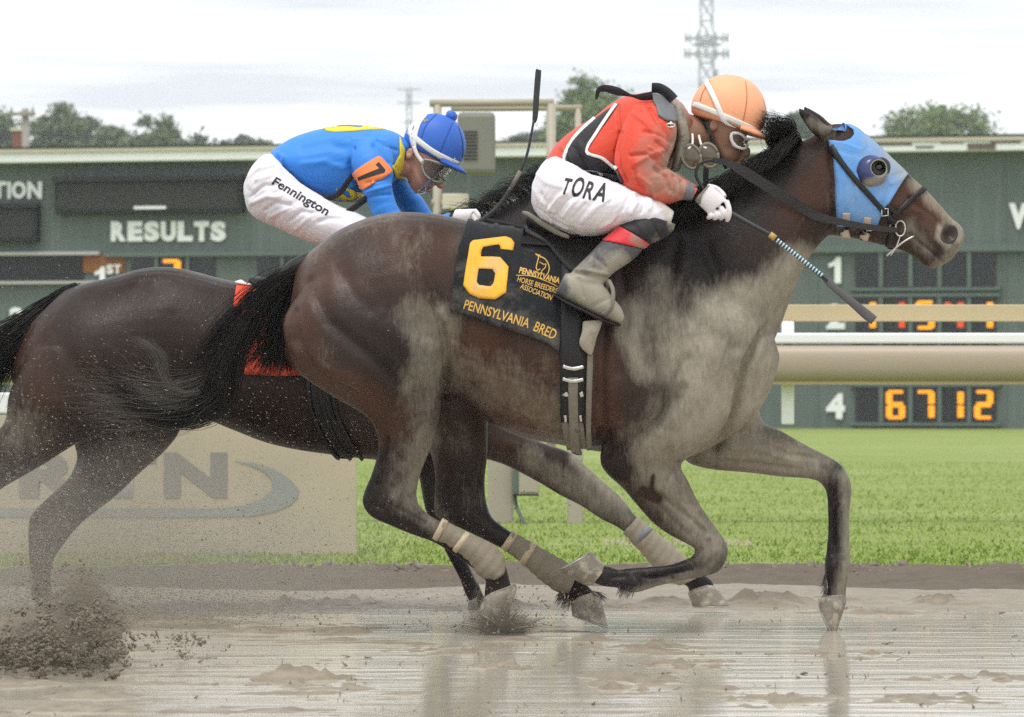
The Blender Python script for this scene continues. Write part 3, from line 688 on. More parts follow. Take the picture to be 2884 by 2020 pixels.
# ------------------------------------------------------------------ horse coat
def coat_mat(name, bright=1.0, mudcol=MUD):
    b = NB(name)
    mud, blk, red = b.attr('mud'), b.attr('black'), b.attr('red')
    big = b.noise(5.0, 4, 0.6); fine = b.noise(60.0, 4, 0.6, vec=b.coord(scale=(1, 1, 0.35)))
    hair = b.noise(260.0, 3, 0.6, vec=b.coord(scale=(0.35, 1, 1)))
    base = b.mix(big, (0.020 * bright, 0.0135 * bright, 0.011 * bright), (0.050 * bright, 0.030 * bright, 0.022 * bright))
    base = b.mix(red, base, (0.088 * bright, 0.038 * bright, 0.021 * bright))
    base = b.mix(b.math('MULTIPLY', fine, 0.20), base, (0.10 * bright, 0.066 * bright, 0.050 * bright))
    blk = b.math('MAXIMUM', blk, b.ramp(b.noise(3.2, 5, .6, vec=b.coord(scale=(.7, 1, 1.2))), [(.48, 0.0), (.70, .42)])); base = b.mix(blk, base, (0.014, 0.0125, 0.0125))
    # mud: the painted patches, broken up along the lie of the hair
    st = b.noise(16.0, 7, 0.68, vec=b.coord(scale=(1.6, 1, 0.75)), dist=0.4)
    hs = b.noise(42.0, 6, 0.7, vec=b.coord(scale=(2.6, 1, 0.55)), dist=0.8)
    k = b.math('ADD', b.math('ADD', mud, b.math('MULTIPLY', b.math('SUBTRACT', st, 0.5), 0.62)), b.math('MULTIPLY', b.math('SUBTRACT', hs, 0.5), 0.60))
    k = b.math('ADD', k, b.math('MULTIPLY', b.math('SUBTRACT', b.noise(4.5, 5, .6), .47), .55)); km = b.ramp(k, [(0.16, 0.0), (0.50, .42), (0.95, 1.0)])
    mc = b.mix(b.noise(30, 5), tuple(x * 0.72 for x in mudcol), tuple(x * 1.18 for x in mudcol))
    col = b.mix(b.math('MULTIPLY', km, 0.93), base, mc)
    # small dried and wet flecks everywhere
    vor = b.n('ShaderNodeTexVoronoi', {'Scale': 95.0, 'Vector': b.coord()}); fl = b.ramp(vor.outputs['Distance'], [(0.05, 1.0), (0.12, 0.0)])
    gate = b.ramp(b.noise(7.0, 3), [(0.52, 0.0), (0.62, 1.0)])
    col = b.mix(b.math('MULTIPLY', b.math('MULTIPLY', fl, gate), 0.55), col, (0.32, 0.28, 0.22))
    rr = b.math('ADD', b.math('ADD', 0.30, b.math('MULTIPLY', km, 0.34)), b.math('MULTIPLY', b.math('SUBTRACT', fine, 0.5), 0.25))
    b.P(Base_Color=col, Roughness=rr, Specular_IOR_Level=b.ramp(b.noise(2.6, 3, .5), [(.36, .06), (.68, .26)]), Sheen_Weight=0.0, Sheen_Roughness=0.4)
    hh = b.math('ADD', b.math('MULTIPLY', hair, 0.6), b.math('ADD', b.math('MULTIPLY', fine, 0.5), b.math('MULTIPLY', km, 0.5)))
    b.bump(hh, 0.5, 0.005)
    return b.m
COAT = coat_mat('near_coat', 1.0); COAT2 = coat_mat('far_coat', 0.72)
HAIR = simple('black_hair', (0.016, 0.013, 0.0115), 0.45, 0.3, var=0.7, vs=14)
HAIRM = simple('muddy_hair', (0.11, 0.10, 0.09), 0.5, 0.4, var=0.6, vs=6)
HOOF = simple('hoof_horn', (0.19, 0.165, 0.13), 0.55, var=0.3, vs=25, bump=0.5, bs=60, mud=0.45, muds=20)
SHOE = simple('shoe_metal', (0.35, 0.33, 0.30), 0.4, metal=0.7)
BAND = simple('bandage_tan', (0.235, 0.20, 0.15), 0.8, 0.2, var=0.25, vs=40, bump=0.6, bs=120)
TAPE = simple('tape_cream', (0.46, 0.38, 0.26), 0.6, 0.3, var=0.35, vs=60, mud=0.35, muds=40)
EYEM = simple('eye_dark', (0.012, 0.008, 0.006), 0.08, 0.7)

def hoof(parent, toe_top, heel_top, toe, heel, Y, hw, name='hoof', shoe=True):
    """hoof from the coronet (toe_top..heel_top) to the ground edge (toe..heel), all in pixels"""
    st = []
    for t in (-0.16, -0.05, 0.10, 0.4, 0.75, 1.0):
        a = [toe_top[i] + (toe[i] - toe_top[i]) * t for i in (0, 1)]; c = [heel_top[i] + (heel[i] - heel_top[i]) * t for i in (0, 1)]
        k = (0.80 + 0.24 * t) if t > 0 else 0.70
        if t < 0: m_ = [(a[i] + c[i]) / 2 for i in (0, 1)]; q_ = .74 if t < -.1 else .9; a = [m_[i] + (a[i] - m_[i]) * q_ for i in (0, 1)]; c = [m_[i] + (c[i] - m_[i]) * q_ for i in (0, 1)]
        st.append((a[0], a[1], c[0], c[1], Y, hw * k))
    V, F = loft(st, 22, 3)
    o = obj(name, pydata(V, F), HOOF, parent)
    if shoe:
        s2 = []
        for t in (1.0, 1.07):
            a = [toe_top[i] + (toe[i] - toe_top[i]) * t for i in (0, 1)]; c = [heel_top[i] + (heel[i] - heel_top[i]) * t for i in (0, 1)]
            s2.append((a[0], a[1], c[0], c[1], Y, hw * 1.05))
        obj('horseshoe', pydata(*loft(s2, 22, 1)), SHOE, o)
    return o

# ------------------------------------------------------------------ near horse (number 6)
trunk = [(836, 748, 800, 1000, 0, .07, .0), (880, 703, 850, 1060, 0, .18, .0), (960, 645, 955, 1110, 0, .255, .02), (1060, 606, 1080, 1135, 0, .285, .05),
         (1150, 597, 1190, 1112, 0, .285, .08), (1250, 607, 1290, 1122, 0, .235, .10), (1350, 628, 1380, 1192, 0, .25, .12), (1450, 646, 1470, 1232, 0, .29, .14),
         (1560, 650, 1570, 1252, 0, .29, .16), (1660, 632, 1670, 1270, 0, .275, .20), (1760, 604, 1780, 1286, 0, .25, .30), (1840, 590, 1870, 1294, 0, .235, .36),
         (1900, 592, 1950, 1284, 0, .235, .30), (1965, 610, 2040, 1240, 0, .205, .22), (2040, 670, 2110, 1190, 0, .18, .12), (2105, 770, 2165, 1110, 0, .15, .0), (2150, 870, 2196, 1010, 0, .09, 0)]
neck = [(1760, 625, 1960, 1150, 0, .15, .35), (1870, 592, 2110, 1085, 0, .165, .35), (1955, 562, 2182, 955, 0, .155, .32), (2040, 525, 2222, 858, 0, .135, .28),
        (2120, 480, 2258, 768, 0, .115, .22), (2200, 434, 2292, 708, 0, .10, .15), (2275, 388, 2335, 662, 0, .09, .05), (2345, 352, 2375, 640, 0, .082, .0)]
head = [(2290, 385, 2322, 660, 0, .075, 0), (2335, 352, 2352, 664, 0, .088, 0), (2392, 352, 2392, 669, 0, .096, -.02), (2444, 386, 2432, 678, 0, .098, -.06), (2500, 437, 2480, 690, 0, .084, -.02),
        (2558, 489, 2522, 701, 0, .066, .0), (2600, 527, 2552, 712, 0, .055, .0), (2640, 568, 2580, 728, 0, .050, .05), (2678, 612, 2600, 748, 0, .054, .05), (2708, 638, 2630, 757, 0, .054, .05), (2717, 665, 2662, 744, 0, .040, 0), (2711, 688, 2684, 728, 0, .02, 0)]
nh = -.145
hind_n = [(1120, 680, 900, 740, -.08, .09), (1180, 750, 846, 820, -.13, .125), (1236, 870, 796, 915, -.165, .135), (1262, 985, 835, 1040, -.172, .132), (1254, 1060, 935, 1115, -.168, .114), (1247, 1130, 1028, 1170, -.158, .087),
          (1233, 1198, 1060, 1218, nh, .068), (1208, 1275, 1064, 1272, nh, .052), (1186, 1332, 1046, 1336, nh, .042), (1174, 1384, 1026, 1384, nh, .040), (1180, 1420, 1021, 1420, nh, .041),
          (1200, 1443, 1046, 1456, nh, .039), (1222, 1458, 1102, 1482, nh, .033), (1252, 1474, 1160, 1506, nh, .028), (1300, 1500, 1235, 1535, nh, .026), (1385, 1545, 1330, 1600, nh, .027),
          (1415, 1572, 1366, 1634, nh, .034), (1428, 1604, 1366, 1650, nh, .033), (1438, 1645, 1364, 1672, nh, .030), (1446, 1680, 1362, 1700, nh, .030)]
fh = .145
hind_f = [(1300, 900, 1080, 960, .12, .12), (1375, 1080, 1160, 1120, fh, .11), (1374, 1190, 1190, 1210, fh, .08), (1373, 1280, 1216, 1290, fh, .058), (1366, 1346, 1226, 1350, fh, .046), (1368, 1400, 1222, 1410, fh, .042),
          (1382, 1450, 1230, 1455, fh, .041), (1408, 1476, 1290, 1486, fh, .034), (1440, 1498, 1370, 1524, fh, .029), (1500, 1532, 1450, 1568, fh, .026), (1575, 1575, 1535, 1630, fh, .027),
          (1612, 1598, 1562, 1660, fh, .034), (1634, 1624, 1584, 1670, fh, .033), (1660, 1654, 1596, 1684, fh, .030), (1680, 1674, 1606, 1694, fh, .031)]
nf = -.125
fore_n = [(2010, 730, 1860, 780, -.05, .05), (2060, 820, 1810, 870, -.095, .095), (2128, 920, 1775, 960, -.125, .125), (2088, 1075, 1722, 1120, -.142, .128), (2046, 1190, 1698, 1230, -.14, .112), (1962, 1272, 1690, 1300, -.13, .09), (1918, 1310, 1712, 1338, nf, .078), (1940, 1358, 1752, 1374, nf, .066), (1966, 1412, 1798, 1428, nf, .054),
          (1996, 1458, 1840, 1474, nf, .046), (2026, 1498, 1884, 1506, nf, .042), (2046, 1530, 1930, 1530, nf, .041), (2050, 1560, 1956, 1546, nf, .040), (2030, 1605, 1950, 1566, nf, .036), (1986, 1624, 1928, 1576, nf, .029),
          (1930, 1634, 1886, 1590, nf, .025), (1850, 1652, 1838, 1595, nf, .025), (1800, 1668, 1788, 1598, nf, .033), (1768, 1668, 1766, 1600, nf, .033), (1736, 1656, 1744, 1604, nf, .028), (1700, 1652, 1712, 1594, nf, .029), (1668, 1640, 1690, 1592, nf, .030)]
ff = .125
fore_f = [(2130, 1120, 1930, 1200, .10, .09), (2150, 1188, 1925, 1290, ff, .085), (2200, 1213, 1990, 1320, ff, .072), (2246, 1240, 2110, 1332, ff, .060), (2286, 1262, 2200, 1343, ff, .048), (2330, 1284, 2262, 1347, ff, .042),
          (2368, 1308, 2300, 1354, ff, .041), (2392, 1346, 2320, 1372, ff, .040), (2398, 1385, 2329, 1396, ff, .037), (2394, 1430, 2331, 1435, ff, .029), (2392, 1480, 2332, 1490, ff, .025), (2394, 1545, 2328, 1545, ff, .026),
          (2397, 1592, 2322, 1592, ff, .034), (2391, 1620, 2324, 1618, ff, .033), (2384, 1655, 2331, 1650, ff, .027), (2382, 1692, 2326, 1684, ff, .029)]
ear_n = [(2352, 366, 2312, 392, -.055, .022), (2322, 350, 2296, 384, -.07, .030), (2300, 330, 2276, 362, -.075, .026), (2270, 312, 2256, 332, -.078, .016), (2250, 302, 2246, 310, -.08, .004)]
ear_f = [(a, b, c, d, -e, f) for a, b, c, d, e, f in [(x[0] + 14, x[1] - 4, x[2] + 14, x[3] - 4, x[4], x[5]) for x in ear_n]]
hb = remesh([loft(trunk, 40), loft(neck, 32), loft(head, 32), loft(hind_n), loft(hind_f), loft(fore_n), loft(fore_f), loft(ear_n, 16), loft(ear_f, 16)], 0.0065, 5, 'horse_body')
# broad muscle masses first, then grooves and tendons
sculpt(hb, [
    ([(2040, 900), (1960, 1100)], 90, .016), ([(1790, 960), (1800, 1150)], 85, .014), ([(1960, 760), (2060, 700)], 110, .006),
    ([(1120, 820)], 130, .012), ([(900, 900), (980, 1010)], 90, .010), ([(1215, 985)], 48, .016), ([(1120, 690)], 38, .010),
    ([(2160, 1040)], 55, .010), ([(1960, 1220)], 60, .010), ([(1880, 1370)], 46, .008), ([(1130, 1180)], 55, .006),
    ([(1460, 900), (1600, 1050)], 130, .008), ([(2360, 590)], 70, .010), ([(2480, 560), (2560, 600)], 22, .006), ([(2120, 620)], 110, .004)])
G = [([(1228, 860), (1250, 920), (1265, 985), (1260, 1050), (1252, 1110)], 11, -.013), ([(2142, 940), (2098, 1024), (2080, 1090), (2062, 1172), (2016, 1268)], 12, -.017),
     ([(2275, 770), (2225, 850), (2160, 930)], 16, -.012), ([(1915, 1096), (1862, 1170), (1808, 1224), (1735, 1270)], 18, -.010), ([(1712, 850), (1690, 1000), (1690, 1150), (1705, 1270)], 20, -.011),
     ([(1925, 1010), (1880, 1110), (1850, 1200)], 14, -.007), ([(1985, 700), (2040, 840), (2068, 980)], 22, -.008), ([(1900, 690), (1870, 830), (1850, 960)], 26, -.007),
     ([(1855, 1392), (1920, 1440), (1985, 1496)], 7, -.006), ([(1905, 1340), (1965, 1440), (2010, 1500)], 7, -.005), ([(1820, 1360), (1870, 1440), (1930, 1500)], 7, -.004),
     ([(1905, 1302), (1930, 1312), (1958, 1300)], 7, -.006),
     ([(880, 800), (930, 905), (1045, 1000), (1130, 1080)], 20, -.008), ([(836, 880), (845, 960), (900, 1050), (1000, 1110)], 16, -.007), ([(1000, 1130), (1100, 1150), (1200, 1120)], 30, -.004),
     ([(1092, 1235), (1082, 1300), (1066, 1360)], 8, -.009), ([(1150, 1240), (1130, 1330), (1110, 1390)], 10, -.004), ([(1120, 1425), (1200, 1470)], 7, -.004), ([(1085, 1445), (1165, 1485), (1240, 1520)], 6, -.003),
     ([(1160, 700), (1210, 780), (1250, 860)], 16, -.006), ([(1010, 660), (1080, 640), (1180, 640)], 30, .004),
     ([(2330, 420), (2345, 520), (2345, 640)], 10, -.009), ([(2400, 660), (2470, 640), (2540, 640)], 12, -.005), ([(2560, 560), (2620, 610), (2650, 640)], 9, -.004),
     ([(2558, 660), (2600, 694), (2640, 728), (2658, 742)], 4, -.006), ([(2600, 640), (2640, 690)], 10, .004), ([(2620, 740)], 18, .004),
     ([(1940, 1640), (1850, 1620), (1790, 1615)], 6, -.003), ([(2355, 1440), (2356, 1560)], 6, -.004), ([(2300, 1290), (2220, 1280), (2150, 1250)], 9, -.005), ([(2010, 1560), (1985, 1590)], 12, -.003)]
for i in range(6):   # fine skin folds in front of the stifle
    o = i * 13
    G.append(([(1224 + o, 840 + o * .2), (1262 + o * .8, 900), (1278 + o * .5, 960 + o * .3)], 4.0, -.0030))
for i in range(5):
    G.append(([(1300 + 26 * i, 1010 + i * 12), (1400 + 26 * i, 1030 + i * 14), (1520 + 16 * i, 1035 + i * 18)], 6.0, -.0018))
G += [([(1968, 1545), (1940, 1566), (1890, 1580)], 7, -.004), ([(1940, 1600), (1860, 1618), (1800, 1626)], 7, -.006), ([(1790, 1640)], 16, .006), ([(1760, 1618), (1720, 1622)], 8, -.004),
      ([(2352, 1420), (2352, 1560)], 7, -.006), ([(2375, 1420), (2376, 1570)], 8, .004), ([(2352, 1600)], 20, .006), ([(2350, 1350)], 26, .006), ([(2330, 1320), (2345, 1370), (2350, 1400)], 8, -.005), ([(2010, 1560)], 26, .006), ([(1990, 1520), (1996, 1580)], 8, -.005),
      ([(1300, 1340), (1310, 1430)], 9, -.006), ([(1340, 1380), (1350, 1440)], 8, .005), ([(1110, 1400)], 30, .006), ([(1060, 1420), (1100, 1440)], 9, -.005), ([(1160, 1400), (1190, 1440)], 8, -.004), ([(1240, 1100), (1180, 1230), (1140, 1330)], 14, .005),
      ([(2020, 1300), (2140, 1310), (2250, 1325)], 10, -.005), ([(2060, 1260), (2170, 1265)], 14, .005), ([(1790, 660), (1830, 760), (1850, 860)], 40, .006), ([(1750, 760), (1760, 900), (1740, 1050)], 16, -.007), ([(1990, 1000), (1960, 1080), (1900, 1180)], 40, .008), ([(1950, 880), (2010, 960)], 24, -.005),
      ([(940, 720), (1000, 830), (1080, 900)], 26, -.005), ([(1080, 900), (1140, 960), (1180, 1040)], 30, .007), ([(860, 990), (930, 1050), (1010, 1080)], 26, .006), ([(1330, 680), (1500, 700)], 40, .003)]
G = [(g[0], g[1] * .92, g[2] * 1.9) for g in G]
for v in ([(1540, 1170), (1600, 1195), (1660, 1190), (1700, 1210)], [(1420, 1140), (1500, 1180), (1560, 1175)], [(1480, 1200), (1560, 1215)], [(1890, 1330), (1900, 1400), (1940, 1450), (1960, 1500)], [(2530, 590), (2570, 620), (2590, 650)], [(2560, 590), (2600, 600), (2630, 620)], [(1980, 1180), (1960, 1120), (1975, 1060)], [(1100, 1100), (1140, 1160), (1150, 1220)], [(2120, 1260), (2200, 1290), (2260, 1300)], [(2040, 960), (2010, 1040), (2020, 1100)], [(1180, 1180), (1150, 1250), (1130, 1330)], [(2260, 620), (2230, 680), (2180, 760)]): G.append((v, 4.2, .0032))
sculpt(hb, G)
# nostrils (both sides)
sculpt(hb, [([(2674, 660)], 21, -.030), ([(2655, 632), (2645, 650), (2646, 672), (2660, 690)], 6, .008), ([(2690, 632), (2704, 650), (2704, 672), (2694, 688)], 6, .007)], sides='both')
paint(hb, 'black', [([(2020, 640), (2120, 560), (2240, 430)], 60, .85), ([(1900, 640), (1990, 780)], 130, .92), ([(2010, 860), (2060, 960)], 50, .7),
    ([(1060, 1300), (1030, 1400), (1040, 1440)], 44, .9), ([(1040, 1440), (1200, 1500), (1420, 1640)], 60, .75), ([(1300, 1440), (1600, 1640)], 70, .8), ([(1300, 1340), (1330, 1440)], 55, .6),
    ([(2000, 1560), (1800, 1640), (1690, 1620)], 60, .92), ([(1990, 1480), (2040, 1560)], 40, .8), ([(2300, 1290), (2360, 1330), (2365, 1700)], 60, .92),
    ([(1930, 1010), (1890, 1100), (1860, 1190)], 36, .75), ([(1730, 1320), (1720, 1250)], 45, .6), ([(2250, 300), (2290, 350)], 26, .8), ([(2640, 700), (2700, 680)], 40, .35), ([(1000, 900), (1150, 1040)], 90, .62), ([(1000, 700), (1060, 780)], 60, .4), ([(1820, 720), (1850, 860)], 60, .8), ([(1880, 900)], 60, .5)])
paint(hb, 'red', [([(830, 900), (900, 1060), (1040, 1140)], 60, .85), ([(1120, 700), (1240, 720)], 70, .6), ([(1000, 760), (900, 800)], 110, .65), ([(1080, 640), (960, 690)], 70, .4), ([(2290, 470), (2240, 590)], 70, .5), ([(1690, 1000), (1700, 1180)], 45, .8), ([(1340, 1000), (1480, 1180), (1540, 1080)], 90, .7), ([(2560, 560), (2640, 620)], 50, .7), ([(1100, 1180)], 70, .6)])
paint(hb, 'mud', [([(1950, 980), (2000, 1130), (1880, 1280)], 110, .78), ([(2090, 900), (2140, 1000), (2120, 1130)], 90, .80), ([(2000, 880), (2150, 820), (2250, 730)], 46, .72), ([(2180, 880), (2255, 740)], 40, .75),
    ([(1880, 1330), (1940, 1450), (2000, 1530)], 70, .62), ([(2020, 1270), (2180, 1290), (2280, 1310)], 70, .66), ([(2385, 1340), (2396, 1440), (2392, 1600), (2370, 1690)], 22, .60), ([(1980, 1610), (1860, 1645), (1790, 1665)], 16, .55),
    ([(1232, 900), (1232, 1010), (1195, 1060)], 55, .62), ([(1160, 890), (1212, 1000)], 52, .48), ([(1150, 760), (1170, 690)], 45, .20), ([(1180, 1120), (1190, 1230), (1150, 1400)], 60, .26), ([(1205, 1240), (1172, 1370), (1240, 1490)], 34, .44),
    ([(1320, 1010), (1300, 1060)], 40, .30), ([(1400, 1080), (1540, 1130), (1600, 1230)], 90, .34), ([(1300, 1250), (1320, 1400)], 50, .22), ([(1780, 870), (1770, 960), (1800, 1050)], 34, .58), ([(1850, 800), (1870, 900)], 50, .52), ([(1750, 930)], 30, .5),
    ([(2580, 520), (2640, 580), (2700, 640)], 26, .66), ([(2645, 640), (2640, 670), (2665, 695)], 12, .75), ([(2700, 650), (2705, 690), (2690, 730)], 16, .72), ([(2690, 720), (2640, 752)], 26, .60), ([(2560, 640), (2600, 700)], 30, .45), ([(2280, 350), (2330, 375)], 20, .5), ([(1000, 640), (1100, 610)], 40, .25), ([(900, 720)], 50, .2),
    ([(1810, 1380), (1845, 1400)], 14, .0), ([(1835, 1340), (1830, 1385)], 6, .1), ([(1720, 1280), (1740, 1330)], 40, .1), ([(2390, 480), (2360, 600)], 60, .3)], base=0.03)
horse = empty('racehorse', (P(1450, 1780).x, 0, 0))
tag(horse, 'muddy dark bay racehorse galloping in front with blue blinker hood and leg bandages', 'horse', 'galloping racehorses')
hbo = obj('body', hb, COAT, horse)
HB = bvh_of(hb)
# nostril hollow, eye
NOSTRIL = simple('nostril_dark', (0.03, 0.016, 0.013), 0.5)
for sd_ in (-1, 1):
    V2, F2 = poly2([(2674 + 25 * math.cos(a) - 4 * math.sin(a), 660 + 27 * math.sin(a)) for a in np.linspace(0, 2 * math.pi, 18, endpoint=False)], 12)
    obj('nostril', pydata(*drape_mesh(V2, F2, HB, .0005, .0012, side=sd_, Yg=0.05 * sd_)), NOSTRIL, horse)
for sd_ in (-1, 1):
    c = HB.ray_cast(Vector((P(2474, 472, -.09).x, sd_ * 3, P(2474, 472, -.09).z)), Vector((0, -sd_, 0)))[0]
    obj('eye', pydata(*ellipsoid(c - Vector((0, sd_ * -.002, 0)), (.019, .016, .016))), EYEM, horse)
# hooves
hoof(horse, (1458, 1656), (1356, 1684), (1420, 1764), (1346, 1722), nh, .050)
hoof(horse, (1690, 1676), (1606, 1694), (1712, 1764), (1612, 1734), fh, .050)
hoof(horse, (1650, 1650), (1703, 1590), (1573, 1610), (1668, 1556), nf, .050)
hoof(horse, (2386, 1690), (2304, 1684), (2350, 1800), (2306, 1712), ff, .050)
# hind bandages with tape
def bandage(parent, st, tapes, mat=BAND, tmat=TAPE):
    V, F = loft(st, 24, 5); o = obj('leg_bandage', remesh([(V, F)], 0.005, 2, 'band'), mat, parent)
    me = o.data; co = get_co(me); no = get_no(me)
    a = P(st[0][0], st[0][1], st[0][4]); c = P(st[-1][0], st[-1][1], st[-1][4]); d = np.array((c - a).normalized())
    s = (co - np.array(a)) @ d + co[:, 1] * .25
    set_co(me, co + no * (0.0009 * np.sign(np.sin(s * 190)) * np.abs(np.sin(s * 190)) ** .5 + .0012 * np.sin(s * 61 + co[:, 2] * 90))[:, None])
    for k, w in tapes:
        i = int(k); f = k - i
        r0 = [x * (1 - f) + y * f for x, y in zip(st[i], st[i + 1])]; f2 = min(1, f + w)
        r1 = [x * (1 - f2) + y * f2 for x, y in zip(st[i], st[i + 1])]
        for r in (r0, r1): r[5] += .0012
        gx = lambda r: (r[0] + (r[0] - r[2]) * .025, r[1] + (r[1] - r[3]) * .025, r[2] - (r[0] - r[2]) * .025, r[3] - (r[1] - r[3]) * .025, r[4], r[5])
        obj('tape', pydata(*loft([gx(r0), gx(r1)], 24, 2)), tmat, o)
def fetlock(par, pts, Y, n=70, seed=0):
    """tuft of short muddy hair at the back of a fetlock"""
    r_ = np.random.default_rng(seed); cs = []
    for i in range(n):
        f = r_.random(); a = [pts[0][k] + (pts[1][k] - pts[0][k]) * f for k in (0, 1)]; e = [a[k] + (pts[2][k] - pts[0][k]) * r_.uniform(.5, 1.1) + r_.normal(0, 4) for k in (0, 1)]; y = Y + r_.normal(0, .018)
        cs.append(cat_rom([tuple(P(a[0], a[1], y)), tuple(P((a[0] + e[0]) / 2 + 2, (a[1] + e[1]) / 2, y + r_.normal(0, .004))), tuple(P(e[0], e[1], y + r_.normal(0, .01)))], 3))
    obj('fetlock_hair', strands(np.array(cs), .0013), HAIRM, par)
fetlock(horse, [(1345, 1640), (1365, 1690), (1330, 1690)], nh, seed=1); fetlock(horse, [(1575, 1665), (1606, 1690), (1560, 1700)], fh, seed=2); fetlock(horse, [(1625, 1660), (1690, 1668), (1660, 1690)], fh, 60, seed=5); fetlock(horse, [(1790, 1650), (1740, 1650), (1780, 1690)], nf, 50, seed=3); fetlock(horse, [(2324, 1610), (2330, 1660), (2308, 1650)], ff, 50, seed=4)
bandage(horse, [(1246, 1460, 1216, 1518, nh, .036), (1310, 1497, 1272, 1550, nh, .037), (1384, 1530, 1326, 1594, nh, .040), (1422, 1570, 1346, 1622, nh, .045), (1424, 1612, 1384, 1640, nh, .044)], [(0.0, .25), (1.0, .22)])
bandage(horse, [(1442, 1496, 1410, 1543, fh, .036), (1496, 1526, 1462, 1582, fh, .037), (1560, 1562, 1520, 1634, fh, .040), (1606, 1590, 1566, 1668, fh, .045), (1622, 1622, 1600, 1678, fh, .043)], [(0.0, .3), (1.0, .25)])

# ---- mane and tail: guide curves with scatter
def hair_from(guides, n, k=14, spread=0.02, fan=0.5, jitter=0.02, seed=1, endvar=0.25):
    """guides: list of world polylines; each hair is a random blend of two neighbouring guides"""
    r = np.random.default_rng(seed); Gd = np.array([cat_rom([tuple(p) for p in g], 6)[np.linspace(0, (len(g) - 1) * 6, k).astype(int)] for g in guides])
    out = np.zeros((n, k, 3)); m = len(Gd); s = np.linspace(0, 1, k)
    for i in range(n):
        a = r.random() * (m - 1) if m > 1 else 0.0; j = min(int(a), m - 2) if m > 1 else 0; f = a - j
        c = Gd[j] * (1 - f) + Gd[min(j + 1, m - 1)] * f
        L = 1 - endvar * r.random(); c = np.stack([np.interp(s * L, s, c[:, q]) for q in range(3)], axis=1)
        off = r.normal(0, 1, 3) * spread * np.array([1, 1, 1]); ph = r.random() * 6.28; fr = 1.5 + 3 * r.random()
        wob = np.sin(s * fr * 2 + ph)[:, None] * r.normal(0, 1, 3) * jitter * s[:, None]
        out[i] = c + off * (0.35 + fan * s[:, None] * 2) + wob
    return out
def Q(lst, Y): return [P(p[0], p[1], p[2] if len(p) > 2 else Y) for p in lst]
tail_g = [Q([(850, 742), (790, 770), (720, 815), (640, 890), (570, 980), (510, 1060), (515, 1090)], 0), Q([(850, 748), (800, 790), (740, 850), (680, 930), (600, 1010), (520, 1080), (560, 1110)], -.03),
          Q([(848, 756), (815, 810), (790, 880), (770, 950), (720, 1010), (690, 1050), (650, 1090)], .02), Q([(846, 760), (824, 830), (806, 900), (800, 970), (825, 1020), (850, 1050), (840, 1070)], .04)]
t1 = hair_from(tail_g, 1150, 14, .013, .62, .02, 3, .42)
sweep_g = [Q([(690, 900), (600, 1020), (560, 1120), (500, 1160), (420, 1150), (350, 1100), (310, 1040), (250, 970), (190, 945)], -.05),
           Q([(700, 900), (620, 1040), (620, 1130), (540, 1185), (450, 1190), (380, 1160), (330, 1100), (290, 1010), (205, 940)], -.06),
           Q([(720, 900), (680, 1040), (660, 1130), (580, 1180), (480, 1180), (390, 1140), (340, 1060), (300, 985), (230, 960)], -.02)]
t2 = hair_from(sweep_g, 430, 16, .015, .5, .016, 4, .6)
wisp_g = [Q([(560, 1100), (500, 1110), (460, 1060), (440, 1000), (400, 965), (350, 955), (335, 925)], -.06), Q([(560, 1110), (490, 1100), (455, 1040), (465, 1010), (420, 970), (380, 960), (340, 940)], -.06)]
t3 = hair_from(wisp_g, 130, 16, .010, .5, .012, 5, .4)
back_g = [Q([(620, 1100), (500, 1150), (380, 1150), (300, 1120), (240, 1110), (160, 1090)], -.03), Q([(640, 1110), (520, 1170), (400, 1170), (320, 1160), (260, 1180), (180, 1190)], -.03), Q([(560, 1050), (450, 1080), (340, 1060), (260, 1040), (190, 1020)], -.04)]
t4 = hair_from(back_g, 260, 14, .025, .9, .03, 6, .5)
tail = obj('tail', strands(t1, rng.uniform(.0005, .0015, len(t1))), HAIR, horse)
obj('tail_switch', strands(t2, rng.uniform(.0004, .0013, len(t2))), HAIR, tail)
obj('tail_wisp', strands(np.concatenate([t3[:, :14], t4], 0), .0007), HAIRM, tail)
obj('tail_dock', pydata(*tube(Q([(880, 735), (835, 755), (790, 790), (745, 850)], 0), [.035, .034, .026, .012], 12)), HAIR, tail)
# mane: along the crest, lying to the near side and blown up near the poll
mg = []
crest = cat_rom([(1810, 600, 0), (1900, 588, 0), (1980, 555, 0), (2060, 514, 0), (2130, 474, 0), (2200, 434, 0), (2262, 396, 0)], 5)
r = np.random.default_rng(11); curves = []; tail_fan = hair_from([Q([(848, 752), (800, 830), (770, 930), (735, 1010), (700, 1075)], .02), Q([(848, 756), (815, 850), (800, 950), (790, 1020), (775, 1080)], .03), Q([(846, 760), (826, 850), (822, 950), (845, 1020), (868, 1080)], .04)], 900, 12, .011, .5, .016, 8, .25); obj('tail_fan', strands(tail_fan, rng.uniform(.0005, .0014, len(tail_fan))), HAIR, tail)
for i in range(1500):
    u = r.random() * (len(crest) - 1); j = int(u); f = u - j; c = crest[j] * (1 - f) + crest[min(j + 1, len(crest) - 1)] * f
    sgn = -1 if r.random() < .8 else 1; L = r.uniform(55, 120) * (1 - .3 * u / len(crest))
    lift = r.uniform(0, 1) ** 2 * 60
    y0 = r.normal(0, .01); pts = [P(c[0], c[1] + 6, y0), P(c[0] - L * .25, c[1] - lift * .4 - 4, y0 + sgn * .035), P(c[0] - L * .6, c[1] + L * .35 - lift * .6, sgn * r.uniform(.08, .125)), P(c[0] - L * 1.0, c[1] + L * .95 - lift * .5, sgn * r.uniform(.11, .16))]
    curves.append(cat_rom([tuple(p) for p in pts], 3))
